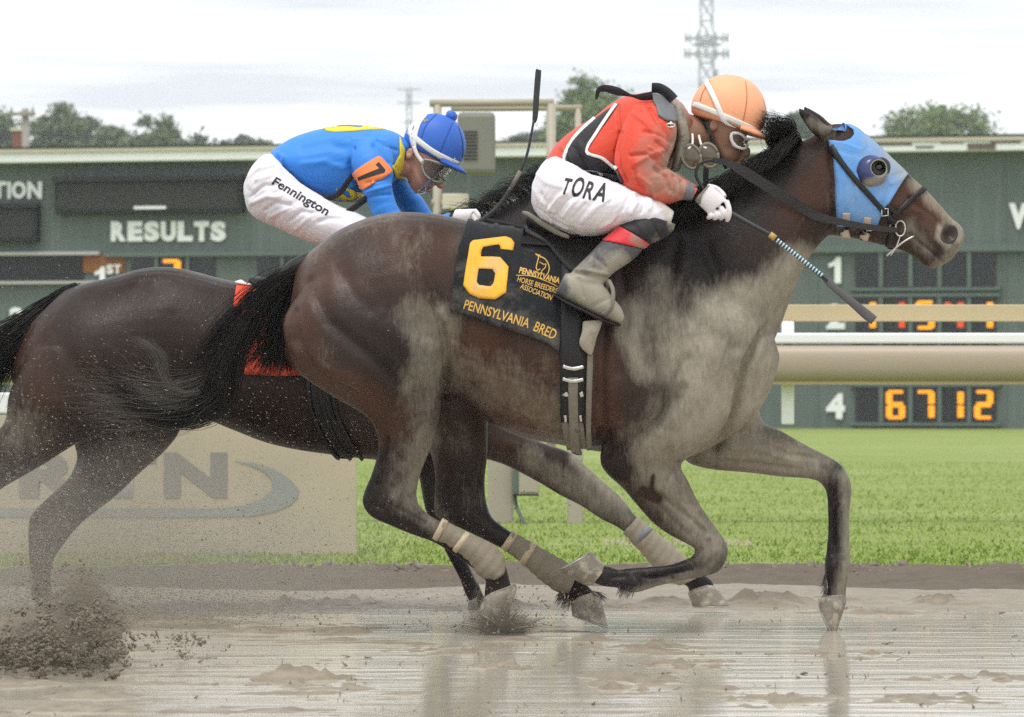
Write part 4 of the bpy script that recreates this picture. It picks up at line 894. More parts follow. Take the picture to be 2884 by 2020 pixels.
for i in range(420):   # blown tuft beside the rider's cap
    u = r.random(); x0, y0 = 2175 + 75 * u, 447 - 42 * u; L = r.uniform(.5, 1.0)
    ex, ey = 2135 + r.normal(0, 26) - 10 * u, 318 + r.normal(0, 18)
    yy = r.normal(-.02, .02)
    pts = [(x0, y0 + 8, yy * .3), (x0 - 10 + r.normal(0, 5), y0 - 46 * L, yy), (x0 - 34 * L + r.normal(0, 8), y0 - 80 * L, yy - .02), (x0 + (ex - x0) * L, y0 + (ey - y0) * L, yy - .03)]
    curves.append(cat_rom([tuple(P(*p)) for p in pts], 3))
obj('mane', strands(np.array(curves), rng.uniform(.0006, .0015, len(curves))), HAIR, horse)
# ------------------------------------------------------------------ far horse (number 7)
F0 = 1.7
def sh(st, dy): return [tuple(s[:4]) + (s[4] + dy,) + tuple(s[5:]) for s in st]
trunk2 = [(190, 812, 70, 930, 0, .07, 0), (240, 798, 30, 1060, 0, .17, 0), (320, 779, 110, 1180, 0, .25, .02), (400, 757, 270, 1200, 0, .28, .05), (480, 753, 430, 1190, 0, .285, .07), (560, 768, 560, 1178, 0, .275, .09), (640, 789, 640, 1205, 0, .28, .1), (740, 802, 740, 1244, 0, .29, .13),
          (840, 800, 830, 1266, 0, .285, .16), (940, 786, 940, 1282, 0, .27, .2), (1040, 764, 1050, 1295, 0, .25, .3), (1120, 745, 1150, 1300, 0, .235, .36), (1200, 745, 1250, 1285, 0, .23, .3), (1290, 790, 1340, 1230, 0, .21, .15), (1350, 880, 1390, 1150, 0, .15, 0), (1390, 960, 1410, 1060, 0, .08, 0)]
neck2 = [(1090, 760, 1250, 1200, 0, .15, .3), (1190, 715, 1350, 1080, 0, .16, .3), (1290, 655, 1430, 960, 0, .15, .28), (1390, 598, 1490, 860, 0, .13, .25), (1480, 548, 1560, 780, 0, .115, .2), (1570, 505, 1620, 715, 0, .10, .12), (1640, 478, 1680, 680, 0, .09, .05), (1700, 468, 1710, 690, 0, .08, 0)]
mp = lambda x, y: (1690 + (x - 2335) * .9, 470 + (y - 352) * .9)
head2 = [mp(s[0], s[1]) + mp(s[2], s[3]) + (0,) + tuple(s[5:]) for s in head]
ear2 = [mp(s[0], s[1]) + mp(s[2], s[3]) + tuple(s[4:]) for s in ear_n]; ear2b = [s[:4] + (-s[4], s[5]) for s in ear2]
hn2 = [(450, 1000, 90, 980, -.13, .13), (340, 1175, 28, 1100, -.145, .12), (222, 1245, 12, 1190, -.145, .09), (120, 1310, -40, 1235, -.145, .07), (20, 1368, -110, 1295, -.145, .055), (-60, 1420, -180, 1350, -.145, .045), (-140, 1445, -225, 1400, -.145, .041), (-200, 1500, -255, 1445, -.145, .032), (-280, 1600, -320, 1560, -.145, .028), (-300, 1650, -350, 1630, -.145, .033), (-290, 1690, -340, 1690, -.145, .03)]
hf2 = [(500, 1090, 200, 1130, .12, .12), (512, 1196, 206, 1238, .145, .11), (470, 1265, 216, 1290, .145, .085), (396, 1331, 192, 1346, .145, .065), (322, 1402, 142, 1394, .145, .05), (252, 1455, 95, 1440, .145, .045), (209, 1496, 80, 1472, .145, .042), (176, 1540, 79, 1530, .145, .034), (153, 1575, 83, 1588, .145, .028), (144, 1620, 90, 1632, .145, .027), (146, 1665, 86, 1672, .145, .034), (158, 1694, 100, 1698, .145, .03)]
fn2 = [(1330, 1090, 1060, 1150, -.11, .10), (1430, 1200, 1180, 1270, -.12, .09), (1530, 1246, 1380, 1296, -.12, .075), (1604, 1274, 1500, 1350, -.12, .058), (1664, 1324, 1575, 1394, -.12, .048), (1720, 1374, 1634, 1424, -.12, .042), (1756, 1408, 1692, 1462, -.12, .039), (1792, 1454, 1752, 1494, -.12, .029), (1860, 1517, 1806, 1550, -.12, .026), (1931, 1574, 1860, 1610, -.12, .028), (1975, 1612, 1905, 1640, -.12, .034), (2003, 1632, 1936, 1652, -.12, .031), (2014, 1655, 1938, 1672, -.12, .031)]
ff2 = [(1330, 1100, 1120, 1150, .10, .09), (1290, 1240, 1140, 1255, .12, .08), (1264, 1325, 1176, 1330, .12, .055), (1268, 1420, 1196, 1430, .12, .045), (1285, 1480, 1222, 1490, .12, .04), (1308, 1560, 1260, 1565, .12, .028), (1334, 1620, 1294, 1630, .12, .027), (1354, 1660, 1308, 1668, .12, .033), (1365, 1690, 1322, 1696, .12, .030)]
h2 = remesh([loft(sh(x, F0), k) for x, k in ((trunk2, 40), (neck2, 30), (head2, 30), (hn2, 26), (hf2, 26), (fn2, 26), (ff2, 26), (ear2, 14), (ear2b, 14))], .008, 5, 'far_body')
sculpt(h2, [([(480, 900)], 120, .012), ([(250, 960)], 90, .010), ([(400, 790), (470, 775)], 26, .006), ([(150, 900), (230, 1040), (330, 1150)], 22, -.008), ([(500, 900), (600, 1100)], 30, -.006), ([(700, 1000), (800, 1100)], 120, .006), ([(560, 1080), (520, 1190)], 16, -.012), ([(1480, 1290), (1600, 1370)], 12, -.004), ([(280, 860), (420, 830)], 40, -.004), ([(220, 1290), (180, 1380)], 14, -.006), ([(520, 800), (640, 830)], 40, .004)], Y=F0)
paint(h2, 'black', [([(140, 1420), (90, 1500), (120, 1700)], 90, .7), ([(1650, 1400), (1990, 1650)], 60, .85), ([(1240, 1300), (1340, 1700)], 80, .85), ([(1200, 740), (1640, 480)], 60, .9), ([(400, 1000), (700, 1150)], 130, .3)], Y=F0)
paint(h2, 'red', [([(90, 950), (140, 1100)], 70, .55), ([(300, 1000)], 110, .3), ([(1430, 1280)], 50, .4)], Y=F0)
paint(h2, 'mud', [([(1500, 1300), (1640, 1380), (1760, 1460)], 36, .5), ([(1620, 1290), (1750, 1420)], 20, .62), ([(200, 1350), (110, 1500), (120, 1650)], 60, .42), ([(300, 1280), (420, 1230)], 70, .3), ([(80, 1200)], 90, .28)], Y=F0, base=.07)
horse2 = empty('racehorse', P(800, 1720, F0)); horse2.location.z = 0
tag(horse2, 'very dark bay racehorse running on the far side with orange saddle cloth', 'horse', 'galloping racehorses')
obj('body', h2, COAT2, horse2); HB2 = bvh_of(h2)
hoof(horse2, (2016, 1650), (1936, 1670), (2054, 1706), (1950, 1708), F0 - .12, .052)
hoof(horse2, (1368, 1686), (1320, 1692), (1392, 1722), (1316, 1724), F0 + .12, .05)
hoof(horse2, (160, 1692), (98, 1698), (186, 1722), (104, 1724), F0 + .145, .05); hoof(horse2, (-288, 1688), (-342, 1690), (-262, 1722), (-336, 1724), F0 - .145, .05)
BANDT = simple('bandage_mud', (0.27, 0.235, 0.18), .8, .2, var=.2, vs=40, bump=.5, bs=120); TAPEB = simple('tape_grey', (0.20, 0.20, 0.205), .6, .3, var=.3, mud=.3, muds=30)
bandage(horse2, [(1796, 1452, 1754, 1500, F0 - .12, .037), (1822, 1478, 1776, 1524, F0 - .12, .037), (1876, 1522, 1812, 1564, F0 - .12, .037), (1935, 1572, 1850, 1606, F0 - .12, .040), (1990, 1616, 1912, 1650, F0 - .12, .044)], [(1.0, .3)], BANDT, TAPEB)
t5 = hair_from([Q([(215, 808, F0), (150, 840, F0), (80, 890, F0), (0, 930, F0 - .03), (-90, 980, F0 - .05), (-180, 1000, F0)], F0), Q([(210, 815, F0), (150, 870, F0), (80, 950, F0), (20, 1020, F0), (-20, 1090, F0), (-60, 1180, F0)], F0), Q([(205, 818, F0), (140, 860, F0), (60, 930, F0 - .06), (0, 990, F0 - .06), (-70, 1060, F0), (-130, 1100, F0)], F0)], 1200, 12, .02, .5, .014, 31)
obj('tail', strands(t5, .0017), HAIR, horse2)
r = np.random.default_rng(41); curves = []; crest2 = cat_rom([(1150, 735), (1250, 680), (1350, 620), (1440, 570), (1540, 515), (1630, 480)], 5)
for i in range(800):
    u = r.random() * (len(crest2) - 1); j = int(u); f = u - j; c = crest2[j] * (1 - f) + crest2[min(j + 1, len(crest2) - 1)] * f
    L = r.uniform(50, 120); lift = r.uniform(.2, 1) * 55; sg_ = -1 if r.random() < .6 else 1
    pts = [P(c[0], c[1] + 5, F0), P(c[0] - L * .3, c[1] - lift * .5, F0 + sg_ * .03), P(c[0] - L * .7, c[1] - lift * .4 + r.normal(0, 12), F0 + sg_ * .06), P(c[0] - L * 1.1, c[1] + r.normal(0, 25) + 10, F0 + sg_ * .09)]
    curves.append(cat_rom([tuple(p) for p in pts], 3))
obj('mane', strands(np.array(curves), .0011), HAIR, horse2)
for sd_ in (-1, 1):
    e = P(*mp(2474, 472), F0); c = HB2.ray_cast(Vector((e.x, F0 + sd_ * 2, e.z)), Vector((0, -sd_, 0)))[0]
    if c: obj('eye', pydata(*ellipsoid(c - Vector((0, sd_ * .012, 0)), (.021, .020, .018))), EYEM, horse2)
# its orange saddle cloth, towel, girth
ORC = simple('orange_cloth', (0.72, 0.085, 0.04), .7, .25, var=.08, vs=10)
V2, F2 = poly2([(662, 797), (700, 800), (760, 806), (860, 806), (960, 792), (955, 1000), (900, 1058), (780, 1060), (640, 1050), (648, 960), (655, 880)], 28)
sc2 = obj('saddle_cloth', pydata(*drape_mesh(V2, F2, HB2, .006, .004, Yg=F0 - .2)), ORC); tag(sc2, 'bright orange saddle cloth on the far dark horse, half hidden by tail', 'saddle cloth', 'saddle cloths')
V2, F2 = poly2([(662, 790), (720, 798), (800, 806), (860, 806), (860, 822), (760, 818), (690, 808)], 24)
obj('towel', pydata(*drape_mesh(V2, F2, HB2, .012, .006, Yg=F0 - .1)), WHITE, sc2)
BLK = simple('black_leather', (0.014, 0.0135, 0.0135), .5, .28, var=.3, vs=20, mud=.22, muds=22)
V2, F2 = strip2([(905, 1000), (905, 1130), (945, 1230), (985, 1288)], 62, m=5); gth2 = obj('girth', pydata(*drape_mesh(V2, F2, HB2, .006, .006, Yg=F0 - .25)), BLK); tag(gth2, 'black muddy girth strap round the far dark horse belly', 'girth', 'girths')
for o_ in (-34, 0, 34):
    V2, F2 = strip2([(905 + o_, 1000), (905 + o_, 1130), (945 + o_, 1230), (985 + o_, 1286)], 9, m=2); obj('girth_edge', pydata(*drape_mesh(V2, F2, HB2, .013, .006, Yg=F0 - .25)), BLK, gth2)
# ------------------------------------------------------------------ tack on the near horse
def cloth_mat(name, col, rough=.7, spec=.25, var=.1, mudcol=MUD, weave=0.25, sheen=.1, lo=.35, hi=.72):
    b = NB(name); mud = b.attr('mud'); st = b.noise(20, 6, .65); sp = b.noise(90, 5, .65)
    k = b.math('ADD', b.math('ADD', mud, b.math('MULTIPLY', b.math('SUBTRACT', st, .5), .7)), b.math('MULTIPLY', b.math('SUBTRACT', sp, .5), .4))
    km = b.ramp(k, [(lo, 0.0), (hi, 1.0)])
    c = b.mix(b.noise(9, 4), tuple(x * (1 - var) for x in col), tuple(min(1, x * (1 + var)) for x in col)); c = b.mix(b.math('MULTIPLY', km, .85), c, mudcol)
    b.P(Base_Color=c, Roughness=rough, Specular_IOR_Level=spec, Sheen_Weight=sheen); b.bump(b.math('ADD', b.noise(240, 3), b.math('MULTIPLY', km, .5)), weave, .003); return b.m
def folds(me, st, k=1.6, **kw): sculpt(me, [(a[0], a[1], a[2] * k) for a in st], **kw)
def Zm(z, ox, oy, s): return [(ox + x / s, oy + y / s) for x, y in z]
z5 = lambda *p: Zm(p, 1200, 550, 2.68)
z3 = lambda *p: Zm(p, 1450, 150, 2.68)
z4 = lambda *p: Zm(p, 2000, 250, 2.597)
z2 = lambda *p: Zm(p, 640, 250, 3.216)
BCLOTH = cloth_mat('black_cloth', (0.013, 0.014, 0.016), .8, .14, .25, lo=.42, hi=.95, mudcol=(0.16, 0.15, 0.13)); GOLD = cloth_mat('gold_cloth', (0.80, 0.42, 0.035), .6, .3, .12, lo=.55, hi=1.1); GOLDT = simple('gold_thread', (0.62, 0.37, 0.085), .6, .3, var=.25, vs=50)
outl = z5((310, 165), (290, 280), (240, 400), (210, 650), (172, 870), (260, 895), (380, 935), (580, 1005), (800, 1075), (920, 1125), (1000, 1190), (1010, 1000), (1040, 640), (1060, 300), (940, 262), (830, 235), (680, 190), (560, 150), (430, 140))
V2, F2 = poly2(outl, 16); me = pydata(*drape_mesh(V2, F2, HB, .010, .004, Yg=-.24))
co = get_co(me); fold = lambda c: .006 * np.sin(c[:, 0] * 34 + c[:, 2] * 14) * np.clip((1.36 - c[:, 2]) * 4, 0, 1) + .004 * np.sin(c[:, 0] * 15 - c[:, 2] * 40 + 1)
co[:, 1] -= np.clip(fold(co), -.002, 1); set_co(me, co); crinkle(me, .0022, 9, 22, .9, 600, .2)
paint(me, 'mud', [([(1290, 850), (1400, 880), (1560, 960)], 40, .62), ([(1400, 830), (1440, 840)], 40, .5), ([(1320, 640), (1340, 620)], 30, .35), ([(1470, 690)], 40, .4), ([(1300, 760)], 40, .5)], base=.32)
sc = obj('saddle_cloth', me, BCLOTH); tag(sc, 'black saddle cloth with gold number six on the near horse', 'saddle cloth', 'saddle cloths')
CB = bvh_of(me)
six = z5((330, 360), (352, 336), (600, 306), (642, 322), (666, 356), (656, 412), (560, 402), (560, 378), (546, 366), (432, 386), (416, 410), (412, 460), (562, 466), (622, 540), (602, 735), (522, 786), (400, 776), (330, 746), (280, 680), (290, 600))
hole = z5((396, 552), (500, 556), (524, 592), (512, 660), (490, 690), (402, 680), (382, 655))
V2, F2 = poly2(six, 12, [hole]); me = pydata(*drape_mesh(V2, F2, CB, .001, .0015, Yg=-.27)); crinkle(me, .0012, 30, 9, .3, 610); paint(me, 'mud', [([(1390, 750), (1350, 800)], 34, .8)], base=.36); obj('number_six', me, GOLD, sc)
def ctext(s, a, bq, h, bold=.0, name='lettering', mat=GOLDT, tgt=None, par=None, Yg=-.27, off=.0008, th=.001, shear=0.0, side=-1):
    V2, F2 = text2(s, a, bq, h, bold, 9, shear=shear); return obj(name, pydata(*drape_mesh(V2, F2, tgt or CB, off, th, side=side, Yg=Yg)), mat, par or sc, smooth=False)
ctext('PENNSYLVANIA', *z5((280, 855), (770, 1005)), 27, .012); ctext('BRED', *z5((806, 1022), (965, 1092)), 28, .012)
ctext('PENNSYLVANIA', *z5((700, 585), (1005, 668)), 17, .03); ctext('HORSE BREEDERS', *z5((686, 650), (985, 742)), 15, .005); ctext('ASSOCIATION', *z5((708, 703), (942, 796)), 15, .005)
for ln, w in [(z5((680, 605), (800, 612), (920, 655), (995, 692)), 2.0), (z5((832, 440), (850, 462), (842, 500), (832, 545), (842, 566), (862, 556)), 3), (z5((850, 455), (900, 480), (928, 530), (926, 575), (905, 610)), 3), (z5((826, 438), (838, 448), (858, 450), (868, 470)), 3), (z5((870, 510), (890, 522), (905, 518), (900, 545), (884, 560), (872, 575), (880, 600)), 2.5), (z5((858, 505), (866, 508)), 3)]:
    V2, F2 = strip2(ln, w, m=1, sub=4); obj('emblem_line', pydata(*drape_mesh(V2, F2, CB, .0008, .001, Yg=-.27)), GOLDT, sc)
# girth and fittings
STRAP = simple('muddy_strap', (0.20, 0.18, 0.145), .75, .3, var=.3, vs=30, bump=.4); STEEL = simple('steel', (0.55, 0.54, 0.50), .35, .5, metal=.8, var=.2, mud=.25, muds=40)
LEA = simple('dark_leather', (0.016, 0.015, 0.014), .45, .3, var=.3, vs=20, mud=.2, muds=24)
gir = empty('girth', P(1620, 1270, -.2)); tag(gir, 'black elastic girth with metal buckles under the number six rider', 'girth', 'girths')
def dstrip(name, pts, w, mat, par, off=.006, th=.005, Yg=-.26, m=4, bv=HB, sub=6, side=-1):
    V2, F2 = strip2(pts, w, m=m, sub=sub); return obj(name, pydata(*drape_mesh(V2, F2, bv, off, th, side=side, Yg=Yg)), mat, par)
dstrip('elastic', [(1615, 660), (1612, 800), (1610, 920), (1610, 1040), (1612, 1180)], 66, BLK, gir, .014, .006)
dstrip('billet', [(1612, 1060), (1614, 1140), (1622, 1230), (1632, 1268)], 26, STRAP, gir, .021, .004); dstrip('lower_strap', [(1610, 1165), (1620, 1220), (1632, 1258)], 58, STRAP, gir, .010, .005)
dstrip('edge_strap', [(1658, 1000), (1656, 1120), (1658, 1200), (1664, 1256)], 13, STRAP, gir, .012, .007, m=2)
for y in (1035, 1067): dstrip('buckle', [(1584, y - 4), (1612, y + 3), (1640, y - 2)], 9, STEEL, gir, .022, .006, m=2)
for x in (1592, 1634): dstrip('keeper', [(x, 1098), (x + 4, 1110)], 10, STEEL, gir, .022, .005, m=2); dstrip('hook', [(x, 1160), (x + 3, 1176)], 7, STEEL, gir, .022, .004, m=2)
# saddle
sdl = empty('racing_saddle', P(1600, 640, 0)); tag(sdl, 'small black racing saddle under the red jacketed rider', 'saddle', 'racing saddles')
V2, F2 = poly2([(1470, 640), (1540, 640), (1660, 622), (1740, 600), (1770, 640), (1740, 720), (1690, 780), (1640, 800), (1590, 760), (1540, 700), (1480, 668)], 20)
obj('flap', pydata(*drape_mesh(V2, F2, HB, .022, .005, Yg=-.24)), LEA, sdl); obj('flap', pydata(*drape_mesh(V2, F2, HB, .022, .005, side=1, Yg=.24)), LEA, sdl)
obj('seat', remesh([loft([(1478, 600, 1480, 630, 0, .09, 0), (1520, 612, 1520, 660, 0, .13, .2), (1600, 630, 1600, 690, 0, .14, .3), (1700, 612, 1700, 680, 0, .12, .3), (1750, 590, 1750, 640, 0, .07, .2)], 24)], .006, 3, 'seat'), LEA, sdl)
obj('cantle_rim', pydata(*tube([P(1474, 600, -.02), P(1490, 606, -.10), P(1530, 632, -.17), P(1570, 655, -.21), P(1602, 668, -.245)], [.008, .010, .011, .010, .007], 10, flat=.6)), STRAP, sdl)
dstrip('stirrup_leather', [(1690, 700), (1704, 760), (1712, 800)], 16, LEA, sdl, .03, .004); dstrip('stirrup_leather', [(1690, 700), (1704, 760), (1712, 800)], 16, LEA, sdl, .03, .004, side=1, Yg=.26)
IRONY = -.335
for s_ in (1, -1):
    yy = IRONY * s_; iron = tube([P(1716, 792, yy), P(1727, 822, yy - .05 * s_), P(1722, 868, yy - .055 * s_), P(1700, 884, yy - .01 * s_), P(1696, 866, yy + .05 * s_), P(1706, 815, yy + .045 * s_), P(1716, 792, yy)], .0075, 8)
    obj('stirrup_iron', pydata(*iron), STRAP, sdl)
FLAPM = cloth_mat('muddy_flap', (0.13, 0.12, 0.10), .7); me = remesh([loft([(1640, 905, 1700, 900, -.315, .014), (1638, 935, 1692, 925, -.32, .018), (1630, 965, 1682, 950, -.32, .014), (1640, 985, 1676, 975, -.315, .012), (1662, 1002, 1668, 1000, -.31, .006)], 18)], .005, 2, 'flapm'); paint(me, 'mud', [], base=.75); obj('hanging_flap', me, FLAPM, sdl)
# blinker hood
HOODM = cloth_mat('hood_blue', (0.12, 0.315, 0.66), .75, .2, .16, lo=.28, hi=.95, mudcol=(0.33, 0.33, 0.30)); hood = empty('blinker_hood', P(2400, 670, 0)); tag(hood, 'blue blinker hood with eye cup on the near horse head', 'hood')
ho = z4((868, 372), (930, 388), (985, 385), (1030, 368), (1056, 335), (1052, 300), (1000, 262), (940, 232), (1000, 250), (1080, 285), (1150, 338), (1220, 400), (1330, 505), (1452, 622), (1400, 690), (1330, 800), (1262, 905), (1225, 985), (1165, 1000), (1060, 1000), (940, 1000), (932, 860), (926, 690), (912, 520), (890, 430))
for sd_ in (-1, 1):
    V2, F2 = poly2(ho, 9); me = pydata(*drape_mesh(V2, F2, HB, .0035, .003, side=sd_, Yg=.09 * sd_)); co = get_co(me)
    co[:, 1] += sd_ * .0012 * np.sin(co[:, 0] * 90); set_co(me, co); folds(me, [(z4((1100, 460), (1000, 420), (900, 390)), 4, .003), (z4((1080, 500), (980, 470), (915, 450)), 4, -.003), (z4((1110, 440), (1080, 380), (1060, 320)), 4, .003), (z4((1150, 440), (1150, 380), (1120, 320)), 4, -.003), (z4((1040, 520), (1035, 700), (1040, 880)), 4, -.003), (z4((1060, 640), (1050, 800)), 5, .002), (z4((960, 500), (975, 700), (985, 880)), 5, .002), (z4((1300, 720), (1280, 800), (1230, 900)), 5, -.003), (z4((1260, 720), (1220, 800), (1190, 880)), 5, .003), (z4((1330, 640), (1400, 620), (1440, 615)), 4, -.002), (z4((1310, 700), (1350, 690), (1400, 660)), 4, .002), (z4((1250, 460), (1300, 500)), 4, .002)], 1.2, sides='both'); crinkle(me, .0012, 14, 40, .6, 400)
    paint(me, 'mud', [([(2500, 430), (2540, 490)], 46, .9), ([(2440, 390), (2470, 410)], 24, .6), ([(2480, 530)], 40, .5), ([(2430, 620), (2460, 640)], 40, .5), ([(2400, 560)], 40, .45)], base=.30); obj('hood_half', me, HOODM, hood)
HBh = bvh_of(hood.children[0].data) if hood.children else HB
CUPR = simple('cup_rim', (0.22, 0.22, 0.17), .6, mud=.5)
cc = P(2456, 482, -.1); ccy = HB.ray_cast(Vector((cc.x, -3, cc.z)), Vector((0, 1, 0)))[0].y
Vc = []; Fc = []; na, m_ = 32, 8; hx, hz, hr, R1 = .022, .010, .029, .056   # bowl with an opening towards the front
for i in range(na):
    a = 2 * math.pi * i / na
    for k in range(m_):
        s_ = k / (m_ - 1); x = (1 - s_) * R1 * math.cos(a) + s_ * (hx + hr * math.cos(a)); z = (1 - s_) * R1 * math.sin(a) + s_ * (hz + hr * math.sin(a)); yb_ = HB.ray_cast(Vector((cc.x + x, -3, cc.z + z)), Vector((0, 1, 0)))[0]
        yb_ = yb_.y if yb_ else ccy; Vc.append((cc.x + x, yb_ - .004 - .030 * math.sin(s_ * math.pi * .55), cc.z + z))
for i in range(na):
    for k in range(m_ - 1): q = i * m_ + k; q2 = ((i + 1) % na) * m_ + k; Fc.append((q, q + 1, q2 + 1, q2))
cm = pydata(Vc, Fc); paint(cm, 'mud', [([(2500, 500), (2480, 520), (2450, 526)], 24, 1.0), ([(2500, 450)], 16, .8)], Y=-.1, base=.1); CUPA = cloth_mat('cup_navy', (0.022, 0.034, 0.125), .28, .6, .15, mudcol=(0.27, 0.24, 0.18), weave=.1, sheen=0)
co_ = obj('eye_cup', cm, CUPA, hood); sm = co_.modifiers.new('s', 'SOLIDIFY'); sm.thickness = .003; sm.offset = 0
obj('cup_rim', pydata(*tube([Vc[i * m_] for i in range(0, na, 2)] + [Vc[0]], .0035, 8)), CUPR, hood); obj('cup_edge', pydata(*tube([Vc[i * m_ + m_ - 1] for i in range(0, na, 2)] + [Vc[m_ - 1]], .002, 8)), CUPR, hood)
PCH = simple('tab_beige', (0.52, 0.43, 0.34), .7, .2, var=.2, mud=.3, muds=30)
for pts in (z4((998, 905), (995, 975)), z4((985, 1030), (1010, 1085)), z4((1152, 937), (1148, 985)), z4((1150, 1045), (1128, 1115))): dstrip('fastening_tab', pts, 21, PCH, hood, .008, .002, Yg=-.09, m=2)
V2, F2 = poly2([(2480 + 27 * math.cos(a), 472 + 27 * math.sin(a)) for a in np.linspace(0, 2 * math.pi, 20, endpoint=False)], 8)
obj('eye_opening', pydata(*drape_mesh(V2, F2, HB, .005, .004, Yg=-.1)), simple('eye_skin', (0.022, 0.018, 0.016), .55, mud=.25, muds=40), hood)
# eyelid surround
dstrip('eyelid', [(2455, 462), (2472, 456), (2490, 466), (2496, 480)], 7, simple('lid', (0.03, 0.025, 0.022), .5, mud=.3), hood, .004, .006, Yg=-.1, m=2)
# bridle
bri = empty('bridle', P(2450, 650, 0)); tag(bri, 'black leather racing bridle with ring bit and long rein', 'bridle')
for sd_ in (-1, 1):
    yg = .09 * sd_
    dstrip('cheekpiece', z4((890, 420), (960, 540), (1060, 670), (1160, 780), (1262, 888)), 15, LEA, bri, .008, .004, Yg=yg, m=2, side=sd_)
    dstrip('lower_cheekpiece', z4((1262, 888), (1310, 940), (1352, 975)), 14, LEA, bri, .008, .004, Yg=yg, m=2, side=sd_)
    dstrip('noseband', z4((1340, 935), (1400, 880), (1480, 800), (1578, 728)), 15, LEA, bri, .006, .004, Yg=yg, m=2, side=sd_)
    dstrip('nose_strap', z4((1290, 850), (1350, 900), (1375, 915)), 11, LEA, bri, .006, .004, Yg=yg, m=2, side=sd_)
    dstrip('chin_strap', z4((1345, 1000), (1330, 1080), (1310, 1160)), 17, LEA, bri, .006, .004, Yg=yg, m=2, side=sd_)
    cbit = P(*z4((1395, 1020))[0], yg); yb = HB.ray_cast(Vector((cbit.x, sd_ * 3, cbit.z)), Vector((0, -sd_, 0)))[0].y + sd_ * .008
    obj('bit_ring', pydata(*tube([(cbit.x + .0175 * math.cos(a), yb + sd_ * .002, cbit.z + .027 * math.sin(a)) for a in np.linspace(0, 2 * math.pi, 17)], .0032, 8, 2)), STEEL, bri)
    obj('bit_bar', pydata(*tube([P(*z4((1490, 1078))[0], yb), P(*z4((1400, 1130))[0], yb + sd_ * .006), P(*z4((1288, 1225))[0], yb)], .0032, 8)), STEEL, bri)
    obj('bit_bar', pydata(*tube([P(*z4((1390, 1075))[0], yb), P(*z4((1365, 1150))[0], yb + sd_ * .004), P(*z4((1320, 1220))[0], yb)], .0028, 8)), STEEL, bri)
    for q in (z4((1278, 905)), z4((1170, 1012)), z4((1340, 1020))):
        p = P(*q[0], yg); yq = HB.ray_cast(Vector((p.x, sd_ * 3, p.z)), Vector((0, -sd_, 0)))[0]
        if yq is None: continue
        yq = yq.y + sd_ * .014; s_ = .011; obj('buckle', pydata(*tube([(p.x - s_, yq, p.z + s_), (p.x + s_, yq, p.z + s_ * 1.2), (p.x + s_, yq, p.z - s_), (p.x - s_, yq, p.z - s_ * 1.2), (p.x - s_, yq, p.z + s_)], .0022, 6, 1)), STEEL, bri)
REIN = simple('rein_rubber', (0.022, 0.021, 0.021), .6, .4, var=.3, vs=40, bump=.6, bs=160, mud=.2, muds=40)
rp = z4((1370, 1035), (1200, 1018), (940, 972), (750, 918), (560, 800), (380, 690), (220, 590), (120, 540), (20, 524))
yy_ = [-.085, -.10, -.105, -.115, -.15, -.175, -.19, -.19, -.185]
def rein(pts, ys_, w, sgn=1):
    A = cat_rom([list(P(p[0], p[1], y * sgn)) + [q] for p, y, q in zip(pts, ys_, w)], 6); V = []; F = []
    for i in range(len(A)):
        d = A[min(i + 1, len(A) - 1), :3] - A[max(i - 1, 0), :3]; d /= np.linalg.norm(d); nrm = np.cross(d, [0, 1, 0]); nrm /= np.linalg.norm(nrm)
        for k, (a, t) in enumerate(((-1, -.002), (1, -.002), (1, .002), (-1, .002))): V.append(tuple(A[i, :3] + nrm * A[i, 3] * a + np.array([0, t, 0])))
    for i in range(len(A) - 1):
        for k in range(4): F.append((i * 4 + k, i * 4 + (k + 1) % 4, i * 4 + 4 + (k + 1) % 4, i * 4 + 4 + k))
    F += [(0, 1, 2, 3), tuple(len(V) - 4 + k for k in (3, 2, 1, 0))]
    return pydata(V, F)
obj('rein', rein(rp, yy_, [.009, .010, .012, .016, .018, .019, .017, .011, .010]), REIN, bri, smooth=False)
obj('rein', rein(rp + [(1990, 470), (1990, 530), (2010, 585)], yy_ + [-.17, -.15, -.12], [.009, .010, .012, .016, .018, .019, .017, .011, .010, .01, .01, .01], -1), REIN, bri, smooth=False)
obj('rein', pydata(*tube([P(2008, 451, -.185), P(1985, 455, -.19), P(1965, 470, -.19), P(1962, 500, -.19), P(1990, 545, -.2), P(2020, 590, -.22)], .0055, 8)), REIN, bri)
# ------------------------------------------------------------------ riders
SKIN = cloth_mat('skin', (0.30, 0.155, 0.095), .5, .4, .12, weave=.12, sheen=0, lo=.5, hi=1.0); SKIN2 = cloth_mat('skin_fair', (0.50, 0.265, 0.19), .5, .4, .12, weave=.12, sheen=0, lo=.5, hi=1.0)
REDJ = cloth_mat('red_silk', (0.66, 0.060, 0.026), .55, .35, .08, mudcol=(0.30, 0.215, 0.16)); BLUEJ = cloth_mat('blue_silk', (0.03, 0.22, 0.68), .55, .35, .08); BREECH = cloth_mat('white_breeches', (0.80, 0.77, 0.82), .55, .35, .03, mudcol=(0.42, 0.38, 0.31), lo=.45, hi=.95)
BOOTM = cloth_mat('boot_grey', (0.075, 0.075, 0.078), .5, .4, .2, mudcol=(0.34, 0.305, 0.235)); CUFFM = cloth_mat('red_cuff', (0.62, 0.035, 0.045), .5, .35, .1, mudcol=(0.33, 0.22, 0.17)); GART = cloth_mat('black_garter', (0.02, 0.02, 0.021), .6, .3, .2)
GLOVE = cloth_mat('white_glove', (0.74, 0.70, 0.71), .75, .2, .06, lo=.5, hi=1.0); ORH = cloth_mat('orange_cap', (0.88, 0.40, 0.215), .5, .35, .05, lo=.45, hi=.9); BLH = cloth_mat('blue_cap', (0.03, 0.13, 0.52), .5, .35, .06)
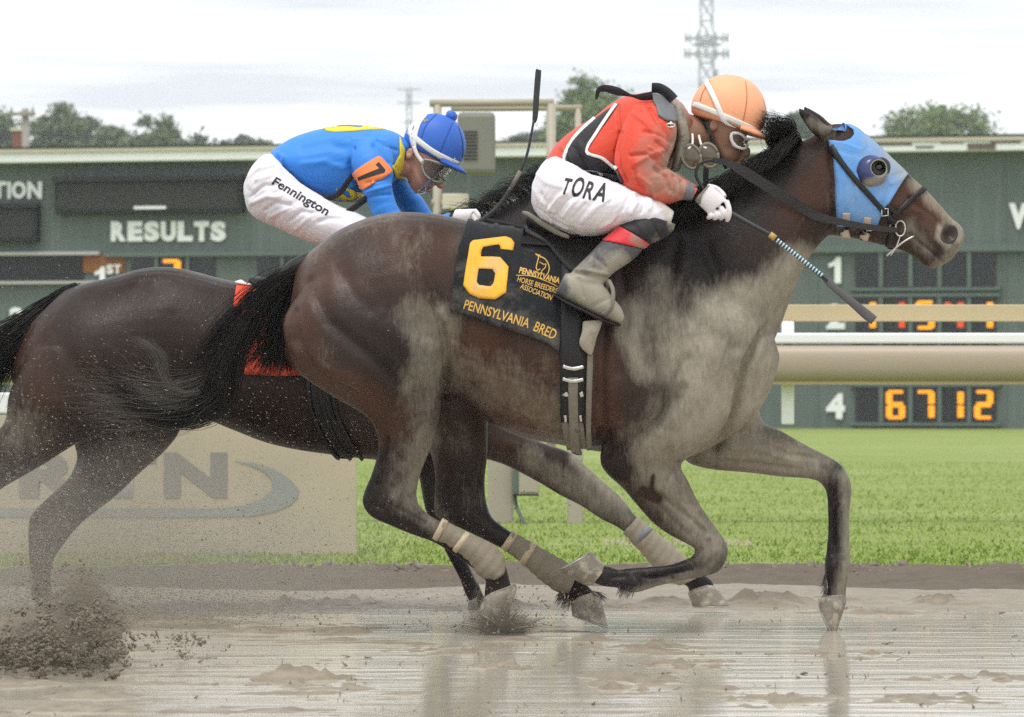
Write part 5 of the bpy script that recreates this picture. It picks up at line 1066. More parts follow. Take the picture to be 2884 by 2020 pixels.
WSTR = cloth_mat('white_strap', (0.80, 0.79, 0.76), .6, .3, .05); BLKC = cloth_mat('black_silk', (0.015, 0.015, 0.018), .6, .3, .2); YEL = cloth_mat('yellow_silk', (0.72, 0.55, 0.02), .6, .3, .08); PADM = cloth_mat('number_pad', (0.14, 0.145, 0.155), .5, .4, .12); PRINT = simple('black_print', (0.012, 0.012, 0.012), .6)
b = NB('clear_lens'); b.P(Base_Color=(.9, .92, .88), Roughness=.06, Transmission_Weight=.92, IOR=1.15, Alpha=.55); LENS = b.m
LENSF = simple('goggle_frame', (0.34, 0.34, 0.29), .35, .5); DLENS = simple('amber_lens', (0.10, 0.075, 0.045), .12, .6, mud=.3, muds=40); ORTAG = cloth_mat('orange_tag', (0.88, 0.24, 0.07), .55, .3, .05)
SEAM = simple('seam_orange', (0.52, 0.19, 0.09), .7); SEAMB = simple('seam_blue', (0.015, 0.06, 0.27), .7); DHAIR = simple('dark_hair', (0.02, 0.016, 0.013), .6, var=.3)
def finger(pts, r): return tube(pts, [r, r * .97, r * .92, r * .75][:len(pts)], 10, 4)
def glove(name, wrist, K, tips, Y, sgn, par, mat, rad=.0098):
    """palm from wrist (two pixel points) to a knuckle line K (index..little) with four curled fingers and a thumb"""
    parts = [loft([(wrist[0][0], wrist[0][1], wrist[1][0], wrist[1][1], Y, .024), ((wrist[0][0] + K[0][0]) / 2 + 2, (wrist[0][1] + K[0][1]) / 2 - 2, (wrist[1][0] + K[3][0]) / 2, (wrist[1][1] + K[3][1]) / 2 + 2, Y, .024), (K[0][0], K[0][1] - 4, K[3][0] - 3, K[3][1] + 2, Y, .020)], 18)]
    for i, (k, t) in enumerate(zip(K, tips)):
        y0 = Y - sgn * (.006 - .002 * i); a, e = P(*k, y0), P(*t, y0)
        m1 = a.lerp(e, .48) + Vector((.006, -sgn * .012, 0)); m2 = a.lerp(e, .85) + Vector((.0, -sgn * .006, 0))
        parts.append(finger([a, m1, m2, e + Vector((-.006, sgn * .010, .0))], rad * (1, 1.04, 1, .88)[i]))
    w = P((wrist[0][0] + wrist[1][0]) / 2 + 16, wrist[0][1] + 6, Y + sgn * .016); parts.append(finger([w, w + Vector((.028, sgn * .014, -.006)), w + Vector((.050, sgn * .012, -.024)), w + Vector((.058, sgn * .002, -.036))], rad * 1.15))
    me = remesh(parts, .003, 2, 'glove'); return obj(name, me, mat, par), me
def helmet(par, c, rx, rz, tilt, mat, Y, name='helmet', peak=True, cut=-.30):
    V, F = [], []; nu, nv = 40, 22
    for j in range(nv + 1):
        f = j / nv; zz = 1 - (1 - cut) * f; rr = math.sqrt(max(0, 1 - zz * zz)) if zz > 0 else 1.0 - .10 * (zz / cut) ** 2
        if j == nv: rr *= .93
        for i in range(nu):
            a = 2 * math.pi * i / nu; V.append([rx * rr * math.cos(a), rx * .80 * rr * math.sin(a), rz * zz])
    for j in range(nv):
        for i in range(nu): a = j * nu + i; bb = j * nu + (i + 1) % nu; F.append((a, a + nu, bb + nu, bb))
    F.append(tuple(nv * nu + i for i in range(nu))[::-1])
    M = Matrix.Rotation(tilt, 3, 'Y'); cc_ = P(*c, Y); W_ = [M @ Vector(v) + cc_ for v in V]; me = pydata(W_, F); me.validate(); o = obj(name, me, mat, par)
    if peak:
        pv, pf = [], []; n = 18
        for t, (z0) in enumerate((.018, .0)):
            for i in range(n + 1):
                a = -1.15 + 2.3 * i / n; k = math.cos(a * 1.3) if abs(a) < 1.2 else 0; L = max(0, k) * .042
                for q in (0, 1): pv.append(M @ Vector(((rx * .96 + L * q) * math.cos(a), (rx * .78 + L * q * .8) * math.sin(a), rz * cut + .014 + (z0 - .014) * .5 - .014 * q * (1 if k > 0 else 0))) + cc_)
        m2 = 2 * (n + 1)
        for i in range(n):
            a = i * 2; pf += [(a, a + 1, a + 3, a + 2), (m2 + a, m2 + a + 2, m2 + a + 3, m2 + a + 1), (a + 1, m2 + a + 1, m2 + a + 3, a + 3)]
        obj('cap_peak', pydata(pv, pf), mat, o)
    return o, bvh_of(me)
def dr(name, V2F2, bv, mat, par, off=.001, th=.0015, Yg=-.2, side=-1, smooth=True): return obj(name, pydata(*drape_mesh(V2F2[0], V2F2[1], bv, off, th, side=side, Yg=Yg)), mat, par, smooth)
def goggles(par, lens, rx, ry, Y, tilt, fmat, lmat, r=.0045, name='goggles'):
    g = None
    for (x, y, dy) in lens:
        c = P(x, y, Y + dy); s_ = (Y + dy - CAM_Y) / FPX; pts = []
        for a in np.linspace(0, 2 * math.pi, 21):
            ex, ez = rx * math.cos(a), ry * math.sin(a); pts.append((c.x + s_ * (ex * math.cos(tilt) - ez * math.sin(tilt)), c.y + .004 * math.cos(a), c.z + s_ * (ex * math.sin(tilt) + ez * math.cos(tilt))))
        fr = obj(name, pydata(*tube(pts, r, 8, 1)), fmat, par); n = len(pts) - 1
        V = [tuple(c + Vector((0, -.010, 0)))] + [tuple(c.lerp(Vector(p), .6) + Vector((0, -.006, 0))) for p in pts[:-1]] + pts[:-1]
        F = [(0, 1 + (i + 1) % n, 1 + i) for i in range(n)] + [(1 + i, 1 + (i + 1) % n, 1 + n + (i + 1) % n, 1 + n + i) for i in range(n)]
        obj('lens', pydata(V, F), lmat, fr)

# ---- rider in red (number 6)
rd = empty('person', P(1650, 660, 0)); tag(rd, 'crouching rider in muddy red and black jacket, white breeches and orange cap', 'person', 'riders')
torso = [(1540, 447, 1625, 492, 0, .13), (1565, 408, 1690, 518, 0, .155), (1618, 363, 1748, 522, 0, .165), (1674, 329, 1802, 512, 0, .178), (1711, 299, 1845, 492, 0, .19), (1748, 277, 1880, 466, 0, .198), (1790, 265, 1912, 432, 0, .192), (1840, 262, 1936, 398, 0, .16), (1885, 270, 1948, 372, 0, .10), (1918, 290, 1956, 352, 0, .066)]
armn = [(1880, 300, 1780, 300, -.12, .07), (1905, 350, 1762, 335, -.165, .082), (1902, 402, 1744, 380, -.20, .080), (1884, 452, 1731, 432, -.222, .072), (1872, 486, 1735, 482, -.235, .064), (1872, 480, 1766, 530, -.24, .060), (1880, 474, 1812, 560, -.24, .056), (1902, 488, 1856, 575, -.236, .051), (1926, 506, 1892, 572, -.23, .045), (1948, 520, 1926, 562, -.225, .037), (1966, 532, 1946, 566, -.22, .034)]
armf = [(s[0] + 14, s[1] + 4, s[2] + 14, s[3] + 4, -s[4], s[5]) for s in armn]
jk = remesh([loft(torso, 32), loft(armn, 24), loft(armf, 24)], .0045, 3, 'jacket')
folds(jk, [(z3((780, 360), (770, 500), (785, 620)), 5, -.007), (z3((785, 620), (760, 760), (780, 900), (830, 1000)), 5, -.010), (z3((1000, 420), (1080, 560), (1180, 700), (1150, 820)), 8, -.008), (z3((860, 800), (960, 790), (1060, 830)), 5, -.006), (z3((900, 860), (1000, 800), (1100, 760)), 6, .005), (z3((960, 620), (1080, 650), (1180, 700)), 5, -.004),
            (z3((1040, 900), (1120, 960), (1150, 1060)), 6, -.006), (z3((1180, 950), (1200, 1010), (1190, 1080)), 5, -.005), (z3((1240, 990), (1250, 1050), (1240, 1100)), 5, -.005), (z3((920, 960), (1000, 1020), (1040, 1100)), 6, .005), (z3((880, 900), (900, 980), (960, 1060)), 5, -.005), (z3((480, 700), (560, 820), (640, 900)), 7, .005), (z3((350, 720), (420, 820), (470, 900)), 6, .006), (z3((420, 690), (500, 820), (560, 920)), 5, -.005),
            (z3((1050, 700), (1130, 760), (1170, 820)), 4, -.004), (z3((1000, 740), (1090, 800), (1130, 850)), 4, .004), (z3((880, 480), (980, 560), (1060, 680)), 6, .004), (z3((1120, 900), (1200, 940), (1280, 990)), 4, .004), (z3((1060, 860), (1160, 920), (1240, 980)), 4, -.004)])
crinkle(jk, .0030, 6, 24, .5, 500, .15)
paint(jk, 'mud', [(z3((1000, 880), (1050, 1000), (1150, 1020), (1230, 1040)), 46, .72), (z3((1100, 800), (1180, 900)), 30, .6), (z3((1060, 640), (1140, 720)), 34, .48), (z3((1240, 420), (1260, 600), (1220, 780)), 30, 1.0), (z3((1200, 840)), 30, 1.0), (z3((980, 720)), 40, .5), (z3((860, 900), (900, 1000)), 24, .4)], base=.24)
jo = obj('jacket', jk, REDJ, rd); JB = bvh_of(jk)
dr('black_panel', poly2(z3((790, 372), (700, 420), (590, 500), (480, 610), (400, 720), (385, 820), (400, 880), (450, 895), (560, 945), (700, 985), (800, 1000), (822, 985), (770, 880), (540, 740), (640, 590), (720, 480)), 8), JB, BLKC, jo, .0012, .0018, -.17)
for ln in (z3((610, 478), (480, 600), (395, 720), (375, 820), (392, 885), (460, 900), (560, 950), (700, 988)), z3((770, 378), (700, 480), (620, 600), (540, 745), (660, 790), (770, 880))): dr('white_piping', strip2(ln, 8, m=2, sub=5), JB, WSTR, jo, .003, .0018, -.17)
dr('cuff_patch', poly2(z3((1300, 968), (1360, 985), (1340, 1105), (1270, 1110)), 8), JB, PADM, jo, .001, .0015, -.22)
# body: head, neck, hands and limbs under the clothes, one surface
hd = [(2090, 300, 1985, 300, 0, .066), (2108, 335, 1978, 325, 0, .074), (2112, 366, 1978, 352, 0, .075), (2101, 388, 1984, 372, 0, .072), (2096, 410, 1990, 392, 0, .067), (2088, 436, 1998, 414, 0, .060), (2076, 456, 2008, 436, 0, .050), (2056, 472, 2022, 456, 0, .032)]
nk = [(2006, 420, 1972, 330, 0, .052), (1976, 430, 1935, 320, 0, .056), (1930, 430, 1890, 320, 0, .07)]
bp = [loft(hd, 26), loft(nk, 20), ellipsoid(P(2100, 430, 0), (.017, .014, .022), rot=Matrix.Rotation(.45, 3, 'Y')), ellipsoid(P(2086, 452, 0), (.011, .018, .007)), ellipsoid(P(2080, 461, 0), (.010, .016, .007)), ellipsoid(P(2062, 468, 0), (.014, .018, .012)),
      ellipsoid(P(2010, 353, -.073), (.015, .010, .023), rot=Matrix.Rotation(.3, 3, 'Y')), ellipsoid(P(2010, 353, .073), (.015, .010, .023), rot=Matrix.Rotation(.3, 3, 'Y'))]
inner = lambda st, k: [tuple(s[:4]) + (s[4], s[5] * k) for s in [((x[0] + x[2]) / 2 + (x[0] - x[2]) / 2 * k, (x[1] + x[3]) / 2 + (x[1] - x[3]) / 2 * k, (x[0] + x[2]) / 2 - (x[0] - x[2]) / 2 * k, (x[1] + x[3]) / 2 - (x[1] - x[3]) / 2 * k, x[4], x[5]) for x in st]]
thn = [(1500, 520, 1498, 575, -.07, .07), (1524, 470, 1524, 618, -.11, .125), (1560, 442, 1562, 641, -.145, .145), (1610, 462, 1600, 656, -.17, .148), (1660, 488, 1655, 664, -.19, .14), (1710, 506, 1704, 660, -.207, .125), (1760, 525, 1755, 644, -.222, .108), (1810, 548, 1802, 642, -.233, .09), (1860, 567, 1850, 655, -.242, .073), (1898, 596, 1880, 655, -.247, .050)]
thf = [s[:4] + (-s[4], s[5]) for s in thn]
low = [(1896, 600, 1838, 580, -.243, .050), (1900, 632, 1795, 600, -.252, .060), (1884, 660, 1765, 620, -.260, .062), (1832, 688, 1742, 636, -.268, .060), (1812, 702, 1696, 677, -.276, .056), (1782, 733, 1655, 720, -.287, .051), (1725, 772, 1610, 766, -.296, .042), (1704, 800, 1592, 800, -.30, .038)]
foot = [(1592, 770, 1562, 830, -.302, .026), (1640, 772, 1602, 850, -.304, .036), (1690, 795, 1650, 873, -.306, .040), (1724, 835, 1690, 892, -.308, .042), (1750, 868, 1724, 908, -.308, .040), (1760, 895, 1746, 914, -.308, .026)]
mir = lambda st: [s[:4] + (-s[4],) + tuple(s[5:]) for s in st]
bod = remesh(bp + [loft(inner(torso, .86), 20), loft(inner(armn, .75), 14), loft(inner(armf, .75), 14), loft(inner(thn, .85), 16), loft(inner(thf, .85), 16), loft(inner(low, .7), 14), loft(inner(mir(low), .7), 14)], .0045, 3, 'rider_body')
sculpt(bod, [([(2104, 392), (2085, 396)], 9, -.006), ([(2010, 353)], 7, -.005), ([(2092, 456), (2074, 455)], 3, -.003), ([(2010, 385), (2040, 440)], 8, .003), ([(2050, 420)], 14, -.004)], sides='both'); paint(bod, 'mud', [([(2090, 440)], 14, .6), ([(2040, 430)], 20, .5)], base=.3)
obj('body', bod, SKIN, rd)
dr('hair', poly2([(1970, 336), (1996, 338), (1994, 366), (1984, 356)], 8), bvh_of(bod), DHAIR, rd, .001, .003, -.06)
# breeches
brm = remesh([loft(thn, 28), loft(thf, 28), loft([(1510, 490, 1520, 600, 0, .12), (1550, 446, 1580, 640, 0, .17), (1620, 480, 1640, 650, 0, .17), (1680, 510, 1690, 620, 0, .12)], 24)], .0045, 3, 'breeches')
FO = [(z3((170, 1180), (300, 1290), (470, 1365)), 4, -.004), (z3((260, 1200), (330, 1110), (380, 1080)), 5, .0045), (z3((300, 1240), (380, 1140), (440, 1100)), 4, -.004), (z3((360, 1250), (440, 1150)), 5, .004), (z3((420, 1270), (520, 1160)), 4, -.0035), (z3((500, 1290), (600, 1190), (700, 1130)), 5, .0035), (z3((200, 1080), (240, 1180)), 5, -.003), (z3((850, 1100), (800, 1200), (740, 1300)), 5, -.005), (z3((880, 1090), (900, 1160), (860, 1230)), 5, .006), (z3((920, 1100), (960, 1170), (930, 1230)), 4, -.005), (z3((980, 1110), (1010, 1160), (1000, 1200)), 5, .005), (z3((250, 830), (420, 900), (520, 950)), 6, -.004), (z3((640, 1330), (720, 1290), (790, 1230)), 5, .003), (z3((180, 940), (240, 1000), (360, 1040)), 8, .003), (z3((1040, 1130), (1100, 1180)), 5, -.005), (z3((150, 1050), (190, 1130), (300, 1220)), 6, .003)]
folds(brm, FO); crinkle(brm, .0028, 6, 26, .75, 510, .1); paint(brm, 'mud', [(z3((1080, 1150), (1160, 1230), (1170, 1330)), 34, .95), (z3((900, 1090), (980, 1130)), 28, .6), (z3((960, 1200)), 22, .4), (z3((560, 950), (760, 1000)), 10, .4)], base=.05)
bo = obj('breeches', brm, BREECH, rd); BB = bvh_of(brm)
def ltr(ch, a, bq, h, bold, par, bv, Yg, shear=.12): V2, F2 = text2(ch, a, bq, h, bold, 8, shear=shear); return obj('lettering', pydata(*drape_mesh(V2, F2, bv, .0006, .0010, Yg=Yg)), PRINT, par, smooth=False)
for ch_, q in zip('TORA', ((350, 412), (418, 505), (508, 578), (584, 680))):
    f0 = (q[0] - 350) / 330; f1 = (q[1] - 350) / 330; lp = lambda f: (355 + 318 * f, 1062 + 66 * f); ltr(ch_, *z3(lp(f0), lp(f1)), (46, 56, 50, 54)['TORA'.index(ch_)], .022, bo, BB, -.28, .25)
# legs: garter, cuff, boot on both sides
for sd_, A in ((-1, lambda s: s), (1, mir)):
    gm = remesh([loft(A([(s[0] + (s[0] - s[2]) * .03, s[1], s[2], s[3], s[4], s[5] + .006) for s in low[1:4]]), 24)], .0045, 2, 'garter'); sculpt(gm, [([(1850, 590), (1880, 640)], 6, .004), ([(1810, 610), (1850, 670)], 5, -.004), ([(1780, 625), (1820, 680)], 5, .003)]); paint(gm, 'mud', [([(1890, 640)], 20, .6), ([(1840, 680)], 14, .5)], base=.25); obj('garter', gm, GART, rd)
    cm_ = remesh([loft(A([(low[3][0], low[3][1], low[3][2], low[3][3], low[3][4], .064), (1826, 694, 1720, 655, -.272, .063), (low[4][0] + 3, low[4][1], low[4][2] - 3, low[4][3], low[4][4], .062)]), 24, 4)], .0045, 1, 'cuff'); paint(cm_, 'mud', [([(1800, 700), (1785, 680)], 20, .75)], base=.15); obj('boot_cuff', cm_, CUFFM, rd)
    bm_ = remesh([loft(A(low[4:]), 24), loft(A(foot), 24)], .0045, 3, 'boot')
    sculpt(bm_, [(z5((1080, 590), (1200, 620), (1340, 640)), 6, -.006), (z5((1100, 575), (1220, 590), (1350, 610)), 6, .006), (z5((1250, 480), (1350, 560)), 5, -.004), (z5((1140, 650), (1180, 780)), 5, -.004), (z5((1300, 680), (1370, 760)), 7, .004), (z5((1250, 850), (1350, 800)), 6, -.003)], sides='both')
    paint(bm_, 'mud', [(z5((1450, 520), (1350, 600), (1200, 600)), 36, .8), (z5((1150, 680), (1250, 780), (1400, 900)), 50, .92), (z5((1300, 450), (1200, 560)), 26, .45), (z5((1020, 720)), 20, .2)], base=.12); bt = obj('boot', bm_, BOOTM, rd)
    obj('sole', pydata(*loft(A([(1556, 826, 1560, 836, -.302, .028), (1600, 848, 1600, 862, -.304, .038), (1648, 872, 1648, 884, -.306, .042), (1690, 892, 1688, 903, -.308, .043), (1726, 908, 1722, 917, -.308, .040), (1750, 914, 1746, 920, -.308, .024)]), 20)), LEA, bt)
# gloves
gl, gme = glove('glove', ((2000, 520), (1956, 566)), [(2046, 566), (2030, 584), (2014, 596), (1998, 602)], [(2052, 622), (2034, 616), (2016, 616), (1998, 614)], -.222, 1, rd, GLOVE); paint(gme, 'mud', [([(1965, 545)], 14, .3)], base=.12)
dr('cuff_band', strip2([(1990, 516), (1968, 545), (1962, 572)], 22, m=3), bvh_of(gme), STRAP, gl, .001, .003, -.24)
gl2, gme = glove('glove', ((2014, 524), (1970, 570)), [(2060, 570), (2044, 588), (2028, 600), (2012, 606)], [(2066, 620), (2048, 618), (2030, 618), (2012, 616)], .222, -1, rd, GLOVE); paint(gme, 'mud', [], base=.1)
# cap, straps, goggles
hl, HLB = helmet(rd, (2052, 315), .134, .132, math.radians(17), ORH, 0, cut=-.36); paint(hl.data, 'mud', [([(2150, 330), (2140, 280)], 26, .5), ([(2120, 250)], 14, .3)], base=.12)
dr('goggle_strap', strip2([(1948, 288), (2000, 310), (2060, 336), (2136, 368)], 15, m=3), HLB, WSTR, hl, .001, .003, -.1); dr('goggle_strap', strip2([(1991, 227), (2012, 275), (2042, 345), (2066, 382)], 14, m=3), HLB, WSTR, hl, .004, .003, -.1)
for ln in (z3((1745, 205), (1752, 330), (1730, 480), (1700, 590)), z3((1480, 200), (1420, 300), (1390, 420))): dr('cap_seam', strip2(ln, 2.2, m=1), HLB, SEAM, hl, .0005, .0012, -.1)
for sd_ in (-1, 1): obj('chin_strap', pydata(*tube([P(1990, 345, .066 * sd_), P(2000, 372, .078 * sd_), P(2004, 395, .074 * sd_), P(2026, 440, .055 * sd_), P(2045, 474, .02 * sd_)], .006, 8, flat=.5)), GART, hl)
BD6 = bvh_of(bod); gq = z3((1630, 600), (1680, 600), (1740, 640), (1750, 680), (1700, 712), (1650, 690), (1625, 640)); gv = dr('goggles', poly2(gq, 8), BD6, DLENS, rd, .014, .002, -.06)
dr('goggle_frame', strip2(gq + gq[:1], 7, m=1, sub=4), BD6, WSTR, gv, .012, .007, -.06)
goggles(rd, [(1947, 442, -.155), (1996, 438, -.135)], 26, 34, 0, .3, STRAP, DLENS, .006, 'hanging_goggles')
obj('hanging_goggle_strap', pydata(*tube([P(1950, 378, -.10), P(1950, 405, -.145), P(1938, 420, -.16)], .004, 8)), WSTR, rd); obj('hanging_goggle_strap', pydata(*tube([P(1968, 382, -.09), P(1976, 410, -.13), P(1990, 418, -.14)], .004, 8)), WSTR, rd)
# muddy collar vest front
vm = remesh([loft([(1915, 285, 1890, 300, -.10, .02), (1928, 320, 1898, 345, -.13, .03), (1940, 370, 1908, 390, -.13, .04), (1940, 410, 1900, 430, -.12, .05), (1925, 450, 1890, 470, -.11, .05), (1915, 480, 1885, 490, -.10, .03)], 18)], .005, 3, 'vest'); paint(vm, 'mud', [], base=.62); obj('vest_front', vm, BLKC, rd)
# number pad on the shoulder with loose straps
dr('number_pad', poly2(z3((1010, 300), (1100, 305), (1180, 350), (1200, 420), (1240, 500), (1190, 528), (1130, 520), (1080, 480), (1060, 400)), 8), JB, PADM, rd, .004, .004, -.17)
def ribbon(pts, w, th=.0014):
    ws = [w] * len(pts) if np.isscalar(w) else w; A0 = cat_rom([list(P(*p)) + [q] for p, q in zip(pts, ws)], 6); A = A0[:, :3]; V = []; F = []
    for i in range(len(A)):
        d = A[min(i + 1, len(A) - 1)] - A[max(i - 1, 0)]; d /= np.linalg.norm(d); nr = np.cross(d, [0, 1, 0.0]); nr /= np.linalg.norm(nr) + 1e-9; wd = np.array([0, 1, 0]) * .45 + nr * .9; wd /= np.linalg.norm(wd); tn = np.cross(d, wd)
        for a, t in ((-1, -1), (1, -1), (1, 1), (-1, 1)): V.append(tuple(A[i] + wd * A0[i, 3] * a + tn * th * t))
    for i in range(len(A) - 1):
        for k in range(4): F.append((i * 4 + k, i * 4 + (k + 1) % 4, i * 4 + 4 + (k + 1) % 4, i * 4 + 4 + k))
    F += [(0, 1, 2, 3), tuple(len(V) - 4 + k for k in (3, 2, 1, 0))]; return pydata(V, F)
s1 = obj('shoulder_strap', ribbon([z3((1040, 320))[0] + (-.15,), z3((960, 330))[0] + (-.15,), z3((880, 320))[0] + (-.14,), z3((780, 290))[0] + (-.13,), z3((680, 265))[0] + (-.12,), z3((630, 285))[0] + (-.12,), z3((615, 350))[0] + (-.12,)], [.016, .013, .005, .015, .013, .009, .004]), BLKC, rd); s2 = obj('shoulder_strap', ribbon([z3((1200, 350))[0] + (-.14,), z3((1150, 300))[0] + (-.13,), z3((1090, 265))[0] + (-.12,), z3((1035, 262))[0] + (-.11,)], .018, .004), BLKC, rd)
obj('pad_ring', pydata(*tube([P(*z3((1175 + 34 * math.cos(a), 545 + 14 * math.sin(a)))[0], -.235) for a in np.linspace(0, 6.28, 13)], .0028, 6, 1)), STEEL, rd); obj('pad_snap', pydata(*ellipsoid(P(*z3((1178, 530))[0], -.232), (.007, .005, .007), 12, 8)), STEEL, rd)
# whip
wh = empty('riding_whip', P(2060, 598, -.24)); tag(wh, 'black riding whip with pale blue bands pointing down from the gloved hand', 'whip', 'whips')
WB, WG, WC = simple('whip_black', (0.03, 0.03, 0.032), .5), simple('whip_gold', (0.42, 0.30, 0.08), .5), simple('whip_blue', (0.42, 0.62, 0.70), .5)
obj('handle', pydata(*tube([P(2030, 586, -.216), P(2066, 604, -.226), P(2120, 634, -.245), P(2172, 662, -.255)], [.010, .009, .0085, .0085], 10)), WB, wh); obj('collar', pydata(*tube([P(2168, 660, -.2548), P(2184, 672, -.256)], .0115, 12, 1)), WG, wh); obj('shaft', pydata(*tube([P(2182, 671, -.256), P(2330, 792, -.265)], .0065, 10, 1)), WB, wh)
for i in range(17):
    f = i / 17 * .92 + .03; a, c = P(2184 + 142 * f, 673 + 112 * f, -.2565 - .009 * f), P(2184 + 142 * (f + .027), 673 + 112 * (f + .027), -.2565 - .009 * f); obj('blue_band', pydata(*tube([a, c], .0085, 10, 1)), WC, wh)
obj('flapper', pydata(*tube([P(2322, 786, -.265), P(2340, 802, -.266), P(2400, 852, -.27), P(2440, 886, -.27), P(2462, 903, -.27)], [.008, .012, .015, .018, .017], 10, flat=.35)), simple('whip_flap', (0.085, 0.08, 0.085), .6, var=.3), wh)

# ---- rider in blue (number 7)
J0 = F0; rb = empty('person', P(860, 690, J0)); tag(rb, 'crouching rider in blue jacket, white breeches and blue cap on the far horse', 'person', 'riders')
YS = lambda st: sh([tuple(s) for s in st], J0)
torso7 = [(762, 428, 800, 480, 0, .125), (790, 407, 850, 525, 0, .15), (830, 385, 915, 560, 0, .165), (890, 366, 985, 570, 0, .178), (950, 357, 1040, 562, 0, .188), (1010, 354, 1090, 530, 0, .195), (1060, 360, 1120, 500, 0, .18), (1100, 368, 1138, 470, 0, .13), (1126, 380, 1148, 445, 0, .08), (1145, 395, 1160, 432, 0, .06)]
an7 = [(1095, 395, 985, 390, -.12, .07), (1106, 440, 982, 440, -.17, .076), (1108, 484, 1000, 492, -.205, .070), (1104, 522, 1022, 545, -.225, .062), (1112, 560, 1038, 578, -.232, .057), (1128, 596, 1050, 608, -.236, .054), (1160, 612, 1085, 650, -.236, .050), (1210, 612, 1170, 660, -.22, .044), (1270, 598, 1256, 632, -.19, .035)]
af7 = [(1110, 420, 1010, 430, .12, .07), (1135, 480, 1040, 500, .18, .07), (1165, 528, 1095, 560, .21, .062), (1192, 562, 1125, 590, .22, .056), (1222, 605, 1150, 622, .22, .05), (1260, 612, 1210, 655, .2, .044), (1296, 600, 1276, 632, .17, .035)]
j7 = remesh([loft(YS(torso7), 30), loft(YS(an7), 22), loft(YS(af7), 22)], .005, 3, 'jacket7')
folds(j7, [(z2((1160, 560), (1120, 700), (1150, 820), (1230, 930)), 6, -.008), (z2((1340, 540), (1420, 620), (1480, 700)), 6, -.006), (z2((1280, 880), (1400, 850), (1490, 830)), 4, -.005), (z2((1290, 960), (1400, 930), (1490, 900)), 5, .005), (z2((1280, 1010), (1400, 990), (1500, 980)), 4, -.005), (z2((470, 600), (520, 640), (500, 700)), 5, .006), (z2((1080, 560), (960, 520), (700, 560)), 14, -.004), (z2((1000, 480), (1100, 420), (1250, 400)), 14, .004), (z2((700, 700), (900, 680), (1060, 740)), 9, .004), (z2((1370, 480), (1450, 540), (1540, 570)), 5, -.005), (z2((620, 820), (800, 900), (950, 960)), 8, .004)], Y=J0); crinkle(j7, .0016, 6, 26, .35, 520, .25); paint(j7, 'mud', [], base=.0)
jo7 = obj('jacket', j7, BLUEJ, rb); J7 = bvh_of(j7); yg = J0 - .18
dr('yellow_disc', poly2(z2((865, 350), (1000, 318), (1250, 322), (1440, 352), (1400, 372), (1150, 396), (980, 402), (900, 388)), 8), J7, YEL, jo7, .001, .002, J0 - .05); dr('yellow_hem', strip2(z2((950, 1000), (1010, 965), (1090, 1000), (1160, 1020), (1230, 980)), 14, m=2), J7, YEL, jo7, .001, .002, yg); dr('yellow_collar', poly2(z2((1555, 440), (1600, 560), (1590, 640), (1600, 800), (1520, 800), (1500, 720), (1560, 600)), 8), J7, YEL, jo7, .003, .003, J0 - .08); dr('jacket_mark', poly2(z2((990, 338), (1050, 332), (1230, 350), (1210, 360)), 8), J7, BLUEJ, jo7, .004, .001, J0 - .03)
tg = dr('number_tag', poly2(z2((1122, 772), (1350, 626), (1372, 620), (1392, 632), (1486, 740), (1480, 762), (1262, 908), (1236, 916), (1216, 904)), 8), J7, ORTAG, rb, .004, .003, J0 - .25); TB7 = bvh_of(tg.data)
dr('number_seven', poly2(z2((1180, 805), (1380, 722), (1345, 690), (1372, 664), (1432, 736), (1424, 762), (1190, 834)), 7), TB7, PRINT, tg, .0006, .001, J0 - .26, smooth=False)
obj('armband_strap', ribbon([z2((1130, 790))[0] + (J0 - .255,), z2((1080, 860))[0] + (J0 - .25,), z2((1000, 960))[0] + (J0 - .235,), z2((840, 1015))[0] + (J0 - .22,)], .011), BLKC, rb); obj('armband_strap', ribbon([z2((1260, 910))[0] + (J0 - .25,), z2((1290, 960))[0] + (J0 - .25,), z2((1200, 1040))[0] + (J0 - .25,), z2((1075, 1130))[0] + (J0 - .25,)], .012), BLKC, rb)
t7 = [(690, 515, 688, 548, -.05, .06), (714, 465, 700, 592, -.10, .12), (758, 434, 727, 617, -.14, .148), (805, 478, 780, 642, -.165, .15), (850, 518, 842, 670, -.185, .14), (905, 552, 895, 690, -.2, .125), (960, 583, 950, 702, -.215, .108), (1010, 602, 1000, 708, -.225, .09), (1046, 622, 1036, 702, -.23, .066)]
l7 = [(1050, 640, 985, 640, -.23, .055), (1040, 690, 950, 680, -.245, .056), (1000, 740, 920, 715, -.26, .052), (960, 790, 880, 760, -.27, .046), (920, 850, 850, 820, -.28, .04), (905, 880, 835, 870, -.285, .036)]; f7 = [(840, 850, 815, 895, -.285, .026), (880, 850, 850, 915, -.287, .036), (930, 880, 900, 935, -.288, .040), (970, 915, 945, 950, -.288, .038), (980, 935, 965, 955, -.288, .024)]
b7 = remesh([loft(YS(t7), 26), loft(YS(mir(t7)), 26), loft(YS([(705, 490, 705, 575, 0, .12), (745, 440, 745, 625, 0, .165), (810, 480, 810, 645, 0, .165), (870, 530, 870, 660, 0, .12)]), 22)], .005, 3, 'breeches7')
